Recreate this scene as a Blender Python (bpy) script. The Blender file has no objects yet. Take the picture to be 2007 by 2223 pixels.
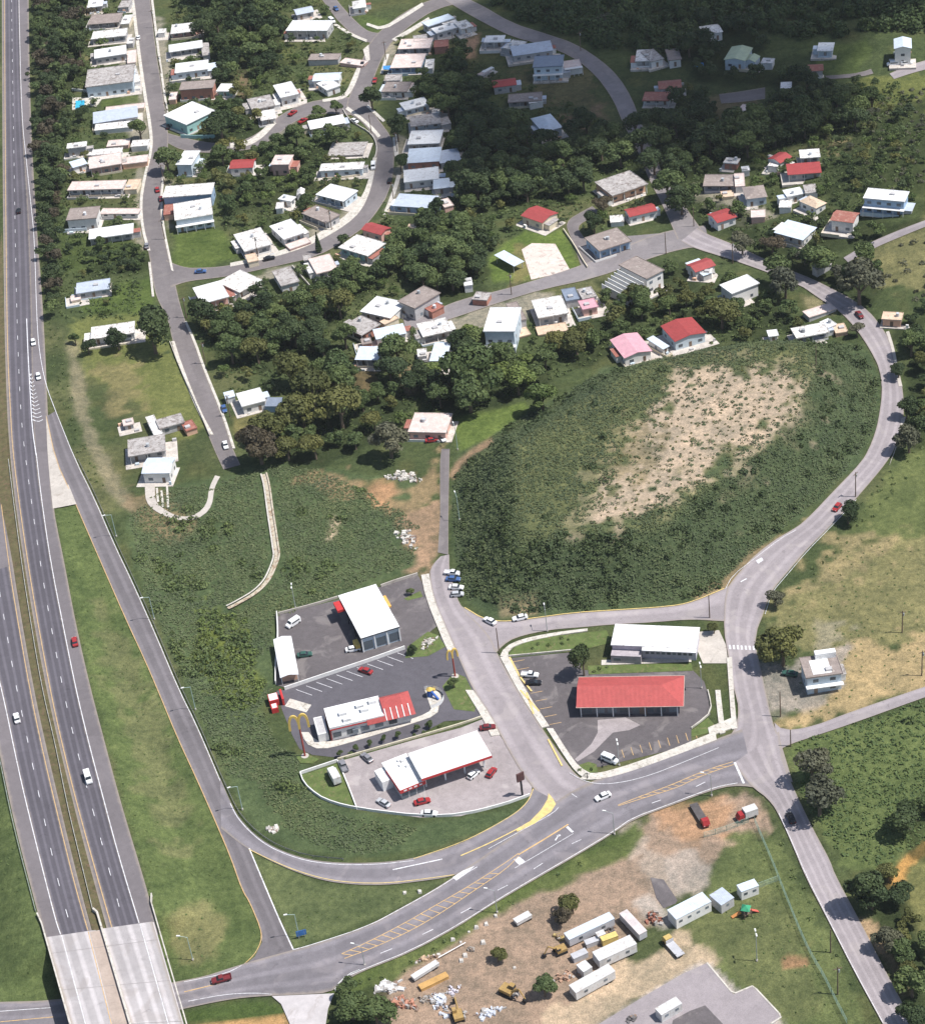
import bpy, bmesh, math, random
import numpy as np
from mathutils import Vector, Matrix, kdtree
from mathutils.geometry import tessellate_polygon

rng = random.Random(7)
nrg = np.random.default_rng(7)
S = bpy.context.scene
COL = S.collection
rad = math.radians

# ------------------------------------------------------------------ camera, sky, sun, exposure
PW, PH, FPX = 2007.0, 2223.0, 4723.0
CAM = np.array([0.0, -560.0, 400.0])
PITCH, ROLL = rad(35.84), rad(-7.396)
_fw = np.array([0, math.cos(PITCH), -math.sin(PITCH)])
_rt = np.array([1.0, 0, 0])
_up = np.cross(_rt, _fw)
_r2 = math.cos(ROLL) * _rt + math.sin(ROLL) * _up
_u2 = -math.sin(ROLL) * _rt + math.cos(ROLL) * _up
cd = bpy.data.cameras.new('camera')
cd.sensor_fit = 'HORIZONTAL'; cd.sensor_width = 36.0
cd.lens = FPX / PW * 36.0
cd.clip_start = 1.0; cd.clip_end = 12000.0
co = bpy.data.objects.new('camera', cd); COL.objects.link(co)
co.matrix_world = Matrix(((_r2[0], _u2[0], -_fw[0], CAM[0]), (_r2[1], _u2[1], -_fw[1], CAM[1]),
                          (_r2[2], _u2[2], -_fw[2], CAM[2]), (0, 0, 0, 1)))
S.camera = co

SUN_EL, SUN_AZ = rad(61.0), rad(-15.0)      # SUN_AZ: angle from +X, towards the sun
SUN = Vector((math.cos(SUN_EL) * math.cos(SUN_AZ), math.cos(SUN_EL) * math.sin(SUN_AZ), math.sin(SUN_EL)))
wd = bpy.data.worlds.new('World'); S.world = wd; wd.use_nodes = True
nt = wd.node_tree; nt.nodes.clear()
sk = nt.nodes.new('ShaderNodeTexSky'); sk.sky_type = 'NISHITA'; sk.sun_disc = False
sk.sun_elevation = SUN_EL
sk.sun_rotation = math.pi / 2 - SUN_AZ
sk.air_density = 1.0; sk.dust_density = 1.2
bgn = nt.nodes.new('ShaderNodeBackground'); bgn.inputs['Strength'].default_value = 0.09
wo = nt.nodes.new('ShaderNodeOutputWorld')
nt.links.new(sk.outputs[0], bgn.inputs[0]); nt.links.new(bgn.outputs[0], wo.inputs[0])
sl = bpy.data.lights.new('sun', 'SUN'); sl.energy = 4.3; sl.angle = rad(0.53); sl.color = (1.0, 0.965, 0.92)
so = bpy.data.objects.new('sun', sl); COL.objects.link(so)
so.rotation_euler = (-SUN).to_track_quat('-Z', 'Y').to_euler()
S.view_settings.view_transform = 'Standard'; S.view_settings.look = 'None'
S.view_settings.exposure = 0.42; S.view_settings.gamma = 1.0
S.view_settings.use_curve_mapping = False
S.render.engine = 'CYCLES'
S.cycles.max_bounces = 5; S.cycles.diffuse_bounces = 3; S.cycles.transparent_max_bounces = 8

# ------------------------------------------------------------------ helpers
def tag(o, label=None, cat=None, group=None, kind=None):
    if label: o['label'] = label
    if cat: o['category'] = cat
    if group: o['group'] = group
    if kind: o['kind'] = kind
    return o

def empty(name, loc=(0, 0, 0), rz=0.0, label=None, cat=None, group=None):
    o = bpy.data.objects.new(name, None); COL.objects.link(o)
    o.location = loc; o.rotation_euler = (0, 0, rz)
    o.empty_display_size = 0.5
    return tag(o, label, cat, group)

def link_mesh(name, me, parent=None):
    o = bpy.data.objects.new(name, me); COL.objects.link(o)
    if parent is not None: o.parent = parent
    return o

class MB:
    """collects faces, then links them as one mesh object"""
    def __init__(s): s.v = []; s.f = []; s.m = []
    def quad(s, a, b, c, d, m=0):
        n = len(s.v); s.v += [tuple(a), tuple(b), tuple(c), tuple(d)]; s.f.append((n, n+1, n+2, n+3)); s.m.append(m)
    def tri(s, a, b, c, m=0):
        n = len(s.v); s.v += [tuple(a), tuple(b), tuple(c)]; s.f.append((n, n+1, n+2)); s.m.append(m)
    def box(s, x0, y0, z0, x1, y1, z1, m=0, top=None):
        n = len(s.v)
        s.v += [(x0,y0,z0),(x1,y0,z0),(x1,y1,z0),(x0,y1,z0),(x0,y0,z1),(x1,y0,z1),(x1,y1,z1),(x0,y1,z1)]
        s.f += [(n,n+3,n+2,n+1),(n+4,n+5,n+6,n+7),(n,n+1,n+5,n+4),(n+1,n+2,n+6,n+5),(n+2,n+3,n+7,n+6),(n+3,n,n+4,n+7)]
        s.m += [m, m if top is None else top, m, m, m, m]
        return s
    def hexa(s, bot, tp, m=0):
        n = len(s.v); s.v += [tuple(p) for p in bot] + [tuple(p) for p in tp]
        s.f += [(n,n+3,n+2,n+1),(n+4,n+5,n+6,n+7),(n,n+1,n+5,n+4),(n+1,n+2,n+6,n+5),(n+2,n+3,n+7,n+6),(n+3,n,n+4,n+7)]
        s.m += [m]*6
        return s
    def cyl(s, p0, p1, r0, r1=None, n=8, m=0, cap=True):
        r1 = r0 if r1 is None else r1
        a = Vector(p0); b = Vector(p1); d = (b - a).normalized()
        u = d.cross(Vector((0, 0, 1)))
        if u.length < 1e-4: u = Vector((1, 0, 0))
        u.normalize(); w = d.cross(u)
        k = len(s.v)
        for i in range(n):
            t = 2*math.pi*i/n; e = u*math.cos(t) + w*math.sin(t)
            s.v.append(tuple(a + e*r0)); s.v.append(tuple(b + e*r1))
        for i in range(n):
            j = (i+1) % n
            s.f.append((k+2*i, k+2*j, k+2*j+1, k+2*i+1)); s.m.append(m)
        if cap:
            s.f.append(tuple(k+2*i+1 for i in range(n))); s.m.append(m)
            s.f.append(tuple(k+2*i for i in reversed(range(n)))); s.m.append(m)
        return s
    def poly(s, pts, z, m=0):
        n = len(s.v); s.v += [(p[0], p[1], z) for p in pts]
        for t in tessellate_polygon([[Vector((p[0], p[1], 0)) for p in pts]]):
            a, b, c = t
            A, B, C = pts[a], pts[b], pts[c]
            if (B[0]-A[0])*(C[1]-A[1]) - (B[1]-A[1])*(C[0]-A[0]) < 0: b, c = c, b
            s.f.append((n+a, n+b, n+c)); s.m.append(m)
    def mesh(s, name, mats, smooth=False):
        me = bpy.data.meshes.new(name); me.from_pydata(s.v, [], s.f)
        for m in (mats if isinstance(mats, (list, tuple)) else [mats]): me.materials.append(m)
        me.polygons.foreach_set('material_index', s.m)
        if smooth: me.polygons.foreach_set('use_smooth', [True]*len(s.f))
        me.update(); return me
    def build(s, name, mats, parent=None, smooth=False, loc=None, rz=None):
        o = link_mesh(name, s.mesh(name, mats, smooth), parent)
        if loc is not None: o.location = loc
        if rz is not None: o.rotation_euler = (0, 0, rz)
        return o

# ------------------------------------------------------------------ materials
def new_mat(name, rough=0.9):
    m = bpy.data.materials.new(name); m.use_nodes = True
    b = m.node_tree.nodes['Principled BSDF']; b.inputs['Roughness'].default_value = rough
    b.inputs['Specular IOR Level'].default_value = 0.25
    return m, m.node_tree, b

def noise(t, scale, detail=4, coord='Object', rough=0.6, dist=0.0):
    tc = t.nodes.new('ShaderNodeTexCoord'); n = t.nodes.new('ShaderNodeTexNoise')
    n.inputs['Scale'].default_value = scale; n.inputs['Detail'].default_value = detail
    n.inputs['Roughness'].default_value = rough; n.inputs['Distortion'].default_value = dist
    if coord == 'World':
        g = t.nodes.new('ShaderNodeNewGeometry'); t.links.new(g.outputs['Position'], n.inputs['Vector'])
    else: t.links.new(tc.outputs[coord], n.inputs['Vector'])
    return n

def ramp(t, src, stops):
    r = t.nodes.new('ShaderNodeValToRGB'); e = r.color_ramp.elements
    while len(e) > len(stops): e.remove(e[-1])
    while len(e) < len(stops): e.new(0.5)
    for i, (p, c) in enumerate(stops):
        e[i].position = p; e[i].color = (c, c, c, 1) if isinstance(c, (int, float)) else (*c, 1)
    t.links.new(src, r.inputs[0]); return r

def mix(t, a, b, fac, mode='MIX'):
    n = t.nodes.new('ShaderNodeMix'); n.data_type = 'RGBA'; n.blend_type = mode
    for i, x in ((6, a), (7, b)):
        if hasattr(x, 'links') or hasattr(x, 'is_linked'): t.links.new(x, n.inputs[i])
        else: n.inputs[i].default_value = (*x, 1)
    if isinstance(fac, (int, float)): n.inputs[0].default_value = fac
    else: t.links.new(fac, n.inputs[0])
    return n.outputs[2]

MATS = {}
def M(name, col, rough=0.85, var=0.18, scale=0.6, stain=None, amount=0.5, coord='World', fine=None, metal=0.0, orand=0.0, bump=0.0):
    """painted / weathered surface: base colour, broad tone drift, fine grain, optional stains with a shape of their own"""
    if name in MATS: return MATS[name]
    m, t, b = new_mat(name, rough)
    n = noise(t, scale, 5, coord)
    r = ramp(t, n.outputs['Fac'], [(0.3, 1 - var), (0.7, 1 + var)])
    c = mix(t, col, r.outputs[0], 1.0, 'MULTIPLY')
    f = noise(t, fine or scale * 7, 3, coord, 0.7)
    fr = ramp(t, f.outputs['Fac'], [(0.3, 1 - var*0.8), (0.7, 1 + var*0.8)])
    c = mix(t, c, fr.outputs[0], 1.0, 'MULTIPLY')
    if stain:
        sn = noise(t, scale * 1.7, 6, coord, 0.65, 0.8)
        sr = ramp(t, sn.outputs['Fac'], [(0.62 - 0.22*amount, 0.0), (0.72 - 0.12*amount, 1.0)])
        c = mix(t, c, stain, sr.outputs[0])
    if orand:
        oi = t.nodes.new('ShaderNodeObjectInfo')
        orr = ramp(t, oi.outputs['Random'], [(0.0, 1 - orand), (1.0, 1 + orand)])
        c = mix(t, c, orr.outputs[0], 1.0, 'MULTIPLY')
    t.links.new(c, b.inputs['Base Color']); b.inputs['Metallic'].default_value = metal
    if bump:
        bp = t.nodes.new('ShaderNodeBump'); bp.inputs['Strength'].default_value = bump; bp.inputs['Distance'].default_value = 0.1
        t.links.new(f.outputs['Fac'], bp.inputs['Height']); t.links.new(bp.outputs[0], b.inputs['Normal'])
    MATS[name] = m; return m

def corrugated(name, col, rust=(0.25, 0.12, 0.07), amount=0.2, rough=0.45, pitch=9.0):
    if name in MATS: return MATS[name]
    m = M(name, col, rough, 0.1, 0.5, rust, amount)
    t = m.node_tree; b = t.nodes['Principled BSDF']
    tc = t.nodes.new('ShaderNodeTexCoord'); w = t.nodes.new('ShaderNodeTexWave')
    w.inputs['Scale'].default_value = pitch * 0.1; w.inputs['Distortion'].default_value = 0.0
    t.links.new(tc.outputs['Object'], w.inputs['Vector'])
    bp = t.nodes.new('ShaderNodeBump'); bp.inputs['Strength'].default_value = 0.5; bp.inputs['Distance'].default_value = 0.12
    t.links.new(w.outputs['Fac'], bp.inputs['Height']); t.links.new(bp.outputs[0], b.inputs['Normal'])
    return m

def asphalt(name, col, var=0.12, patch=None, streak=0.0):
    if name in MATS: return MATS[name]
    m, t, b = new_mat(name, 0.9)
    n1 = noise(t, 0.06, 5, 'World'); n2 = noise(t, 0.5, 5, 'World'); n3 = noise(t, 4.0, 3, 'World', 0.8)
    c = mix(t, col, ramp(t, n1.outputs['Fac'], [(0.3, 1 - var), (0.7, 1 + var)]).outputs[0], 1.0, 'MULTIPLY')
    c = mix(t, c, ramp(t, n2.outputs['Fac'], [(0.3, 1 - var*0.8), (0.7, 1 + var*0.8)]).outputs[0], 1.0, 'MULTIPLY')
    c = mix(t, c, ramp(t, n3.outputs['Fac'], [(0.25, 0.82), (0.75, 1.18)]).outputs[0], 1.0, 'MULTIPLY')
    if patch:
        n4 = noise(t, 0.13, 6, 'World', 0.6, 0.6)
        c = mix(t, c, patch, ramp(t, n4.outputs['Fac'], [(0.54, 0.0), (0.62, 0.7)]).outputs[0])
    if streak:
        uv = t.nodes.new('ShaderNodeUVMap'); uv.uv_map = 'across'
        sx = t.nodes.new('ShaderNodeSeparateXYZ'); t.links.new(uv.outputs[0], sx.inputs[0])
        mm = t.nodes.new('ShaderNodeMath'); mm.operation = 'SINE'
        ml = t.nodes.new('ShaderNodeMath'); ml.operation = 'MULTIPLY'; ml.inputs[1].default_value = 2*math.pi
        t.links.new(sx.outputs[0], ml.inputs[0]); t.links.new(ml.outputs[0], mm.inputs[0])
        c = mix(t, c, ramp(t, mm.outputs[0], [(0.0, 1.0 - streak), (0.9, 1.0 + streak*0.4)]).outputs[0], 1.0, 'MULTIPLY')
    uv2 = t.nodes.new('ShaderNodeUVMap'); uv2.uv_map = 'edge'
    s2 = t.nodes.new('ShaderNodeSeparateXYZ'); t.links.new(uv2.outputs[0], s2.inputs[0])
    def mth(op, a_, b_):
        n_ = t.nodes.new('ShaderNodeMath'); n_.operation = op
        for i_, x_ in ((0, a_), (1, b_)):
            if x_ is None: continue
            if isinstance(x_, (int, float)): n_.inputs[i_].default_value = x_
            else: t.links.new(x_, n_.inputs[i_])
        return n_.outputs[0]
    cb = t.nodes.new('ShaderNodeCombineXYZ')
    t.links.new(mth('FLOOR', mth('MULTIPLY', s2.outputs[0], 2.0), None), cb.inputs[0]); t.links.new(mth('FLOOR', mth('MULTIPLY', s2.outputs[1], 0.045), None), cb.inputs[1])
    wn = t.nodes.new('ShaderNodeTexWhiteNoise'); wn.noise_dimensions = '2D'; t.links.new(cb.outputs[0], wn.inputs['Vector'])
    c = mix(t, c, ramp(t, wn.outputs['Value'], [(0.0, 0.93), (1.0, 1.07)]).outputs[0], 1.0, 'MULTIPLY')
    ed = mth('ABSOLUTE', mth('SUBTRACT', s2.outputs[0], 1.5), None)
    ed = mth('ADD', ed, mth('MULTIPLY', mth('SUBTRACT', n2.outputs['Fac'], 0.5), 0.10))
    c = mix(t, c, (0.30, 0.255, 0.21), ramp(t, ed, [(0.43, 0.0), (0.50, 0.75), (0.58, 0.75), (0.64, 0.0)]).outputs[0])
    n5 = noise(t, 0.35, 6, 'World', 0.7, 1.5)
    c = mix(t, c, ramp(t, n5.outputs['Fac'], [(0.28, 0.72), (0.40, 1.0)]).outputs[0], 1.0, 'MULTIPLY')
    t.links.new(c, b.inputs['Base Color'])
    MATS[name] = m; return m

A_HWY = asphalt('asphalt_highway', (0.118, 0.109, 0.126), 0.08, streak=0.22)
A_SHOULD = asphalt('asphalt_shoulder', (0.165, 0.148, 0.154), 0.08)
A_RAMP = asphalt('asphalt_ramp', (0.165, 0.150, 0.158), 0.10, streak=0.15)
A_MAIN = asphalt('asphalt_arterial', (0.200, 0.185, 0.200), 0.12, (0.26, 0.235, 0.245), streak=0.15)
A_LOCAL = asphalt('asphalt_local', (0.168, 0.150, 0.150), 0.10, (0.20, 0.18, 0.175))
A_MID = asphalt('asphalt_mid', (0.215, 0.195, 0.198), 0.10, (0.26, 0.235, 0.23))
A_PALE = asphalt('asphalt_pale', (0.315, 0.280, 0.288), 0.10, (0.37, 0.33, 0.325), streak=0.12)
A_LOT = asphalt('asphalt_lot', (0.112, 0.100, 0.103), 0.14, (0.20, 0.18, 0.175))
A_DECK = asphalt('deck_concrete', (0.46, 0.43, 0.43), 0.10, (0.40, 0.365, 0.355), streak=0.18)
A_LOTP = asphalt('asphalt_lot_pale', (0.300, 0.265, 0.265), 0.14, (0.40, 0.36, 0.35))
A_FF = asphalt('asphalt_drive', (0.098, 0.092, 0.104), 0.12)
CONC = M('concrete', (0.47, 0.43, 0.385), 0.9, 0.12, 0.25, (0.33, 0.29, 0.25), 0.25)
CONCW = M('concrete_white', (0.55, 0.515, 0.46), 0.9, 0.16, 0.5, (0.30, 0.27, 0.22), 0.4)
DECK = M('bridge_deck', (0.475, 0.445, 0.445), 0.9, 0.10, 0.10, (0.38, 0.345, 0.335), 0.35)
PAINTW = M('road_paint_white', (0.70, 0.70, 0.72), 0.7, 0.16, 1.0, (0.36, 0.34, 0.35), 0.5)
PAINTY = M('road_paint_yellow', (0.60, 0.395, 0.18), 0.7, 0.16, 1.0, (0.36, 0.28, 0.20), 0.5)
KERBY = M('kerb_yellow', (0.66, 0.50, 0.20), 0.8, 0.18, 0.8, (0.4, 0.33, 0.25), 0.3)
STEEL = M('galvanised_steel', (0.42, 0.45, 0.45), 0.5, 0.1, 1.0, metal=0.3)
GREENPOLE = M('green_grey_steel', (0.36, 0.46, 0.44), 0.5, 0.1, 1.0)
WOODP = M('pole_wood', (0.16, 0.115, 0.085), 0.9, 0.2, 2.0)
BLACK = M('black_rubber', (0.02, 0.02, 0.022), 0.8, 0.1, 2.0)
GLASSD = M('dark_glass', (0.028, 0.036, 0.045), 0.12, 0.1, 1.0)
WINM = M('window_louvres', (0.13, 0.15, 0.17), 0.3, 0.2, 3.0, orand=0.5)
DOORM = M('door_paint', (0.22, 0.16, 0.12), 0.6, 0.15, 2.0, orand=0.4)

# ------------------------------------------------------------------ picture geometry -> place
def ray_dir(px, py):
    return FPX*_fw + (px - PW/2)*_r2 - (py - PH/2)*_u2
def on_plane(px, py, z):
    d = ray_dir(px, py); t = (z - CAM[2]) / d[2]
    return CAM + d*t
def project(X, Y, Z):
    dx, dy, dz = X - CAM[0], Y - CAM[1], Z - CAM[2]
    zc = dx*_fw[0] + dy*_fw[1] + dz*_fw[2]
    return (PW/2 + FPX*(dx*_r2[0] + dy*_r2[1] + dz*_r2[2])/zc, PH/2 - FPX*(dx*_u2[0] + dy*_u2[1] + dz*_u2[2])/zc)

REG = {}
for _i in range(4):
    for _j in range(4): REG['T%d%d' % (_i, _j)] = (500*_i, 500*_j, 3.64)
for _i, _k in enumerate(('B0', 'B1', 'B2', 'B3', 'B4')): REG[_k] = (400*_i, 1900, 4.55)
REG['P'] = (0, 0, 1.0)
def px(reg, *pts):
    """points noted on an enlarged piece of the survey picture -> full picture"""
    bx, by, s = REG[reg]
    return [(bx + x/s, by + y/s) for x, y in pts]

# ------------------------------------------------------------------ terrain heights
FX0, FX1, FY0, FY1, FS = -275.0, 330.0, -285.0, 560.0, 1.25
gx = np.arange(FX0, FX1 + FS/2, FS); gy = np.arange(FY0, FY1 + FS/2, FS)
GX, GY = np.meshgrid(gx, gy)          # [iy, ix]

def sstep(x): x = np.clip(x, 0, 1); return x*x*(3 - 2*x)

def poly_sd(X, Y, poly):
    """signed distance, positive inside"""
    d2 = np.full(X.shape, 1e18); ins = np.zeros(X.shape, bool)
    n = len(poly)
    for i in range(n):
        x0, y0 = poly[i][:2]; x1, y1 = poly[(i+1) % n][:2]
        ex, ey = x1 - x0, y1 - y0; L = ex*ex + ey*ey + 1e-12
        t = np.clip(((X - x0)*ex + (Y - y0)*ey)/L, 0, 1)
        d2 = np.minimum(d2, (X - x0 - t*ex)**2 + (Y - y0 - t*ey)**2)
        if y0 != y1:
            c = ((y0 > Y) != (y1 > Y)) & (X < (x1 - x0)*(Y - y0)/(y1 - y0) + x0)
            ins ^= c
    d = np.sqrt(d2); return np.where(ins, d, -d)

def poly_line_d(X, Y, pl):
    """distance to a polyline and z there (pl rows x,y,z)"""
    best = np.full(X.shape, 1e18); zz = np.zeros(X.shape)
    for i in range(len(pl) - 1):
        x0, y0, z0 = pl[i]; x1, y1, z1 = pl[i+1]
        ex, ey = x1 - x0, y1 - y0; L = ex*ex + ey*ey + 1e-12
        t = np.clip(((X - x0)*ex + (Y - y0)*ey)/L, 0, 1)
        d = (X - x0 - t*ex)**2 + (Y - y0 - t*ey)**2
        k = d < best; best = np.where(k, d, best); zz = np.where(k, z0 + t*(z1 - z0), zz)
    return np.sqrt(best), zz

def hwy_z(Y):
    return np.interp(Y, [-400, -172, -60, 60, 200, 600], [6.6, 6.5, 3.9, 1.5, 1.0, 1.0])

_ZS = np.linspace(70.0, -4.0, 186)
def at_fn(px_, py_, fn, dz=0.0):
    """first point of the sight line that lies dz above the surface fn"""
    d = ray_dir(px_, py_); t = (_ZS + dz - CAM[2])/d[2]
    g = fn(CAM[0] + d[0]*t, CAM[1] + d[1]*t) - _ZS
    k = int(np.argmax(g >= 0)) if (g >= 0).any() else len(_ZS) - 1
    z = _ZS[k]
    if k > 0:
        a, b_ = g[k-1], g[k]; z = _ZS[k-1] + (_ZS[k] - _ZS[k-1])*(-a/(b_ - a + 1e-12))
    return on_plane(px_, py_, z + dz)
def hwy_at(px_, py_, dz=0.0): return at_fn(px_, py_, lambda x, y: hwy_z(y), dz)

flat = lambda pts: [on_plane(x, y, 0.0) for x, y in pts]
MOUND = flat([(985,1010),(1010,990),(1080,950),(1190,880),(1330,800),(1480,765),(1640,745),(1760,745),(1850,770),(1888,810),(1894,860),
              (1880,930),(1840,1010),(1770,1085),(1710,1138),(1630,1190),(1545,1270),(1480,1297),(1330,1312),(1200,1324),(1080,1338),(1020,1305),(990,1240),(985,1120)])
_mt = np.clip((poly_sd(GX, GY, MOUND) - 0.5)/21.0, 0, 1)
HB = 12.5*(0.5*_mt + 0.5*sstep(_mt))
def hill(cx, cy, amp, sx, sy):
    p = on_plane(cx, cy, 0.0); return amp*np.exp(-((GX - p[0])/sx)**2 - ((GY - p[1])/sy)**2)
HB = HB + hill(2080, 470, 15, 55, 75) + hill(2000, 40, 14, 70, 60) + hill(1350, 30, 9, 90, 55) + hill(2080, 1750, 3, 30, 60)
# gentle roll of uncut ground
HB = HB + 0.35*np.sin(GX*0.05 + 1.0)*np.sin(GY*0.043)*sstep((GY + 10)/80.0)*sstep((GX + 110)/40.0)
# highway embankment (both carriageways), ends at the bridge abutment
HWY_MED = [(18,0),(10,500),(2,760),(19,1000),(36,1137),(55,1275),(91,1495),(121,1618),(146,1747),(176,1871),(203,1984),(240,2100),(275,2223)]
_med = np.array([hwy_at(*p) for p in HWY_MED])
_med = np.vstack([_med[0] + (_med[0] - _med[1])*2.0, _med])
ABUT = hwy_at(207, 2020)
_hd = _med[-1] - _med[-4]; _hd = _hd[:2]/np.linalg.norm(_hd[:2])
dist, zz = poly_line_d(GX, GY, _med)
w = 1 - sstep((dist - 14.0)/(4.0 + 2.0*np.maximum(zz, 0.1)))
along = (GX - ABUT[0])*_hd[0] + (GY - ABUT[1])*_hd[1]     # >0 = past the abutment, under the deck
w = w*(1 - sstep((along - 1.0)/3.0))
HB = HB*(1 - w) + zz*w
# ramp
RAMP_C = [(97,700,None),(108,860,None),(140,950,None),(168,1050,None),(240,1200,1.7),(330,1410,1.2),(420,1620,0.6),(490,1790,0.2),(560,1950,0.0),(605,2050,0.0)]
_rc = np.array([hwy_at(x, y) if z is None else on_plane(x, y, z) for x, y, z in RAMP_C])
dist, zz = poly_line_d(GX, GY, _rc)
w = 1 - sstep((dist - 6.5)/6.0)
HB = HB*(1 - w) + zz*w
HGT = HB
def Hxy(x, y):
    fx = np.clip((np.asarray(x, float) - FX0)/FS, 0, len(gx) - 1.001); fy = np.clip((np.asarray(y, float) - FY0)/FS, 0, len(gy) - 1.001)
    ix = fx.astype(int); iy = fy.astype(int); tx = fx - ix; ty = fy - iy
    a = HGT[iy, ix]*(1 - tx) + HGT[iy, ix+1]*tx; b = HGT[iy+1, ix]*(1 - tx) + HGT[iy+1, ix+1]*tx
    return a*(1 - ty) + b*ty
def at(px_, py_, dz=0.0): return at_fn(px_, py_, Hxy, dz)
def on_ground(x, y, dz=0.0): return Vector((x, y, float(Hxy(x, y)) + dz))
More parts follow.
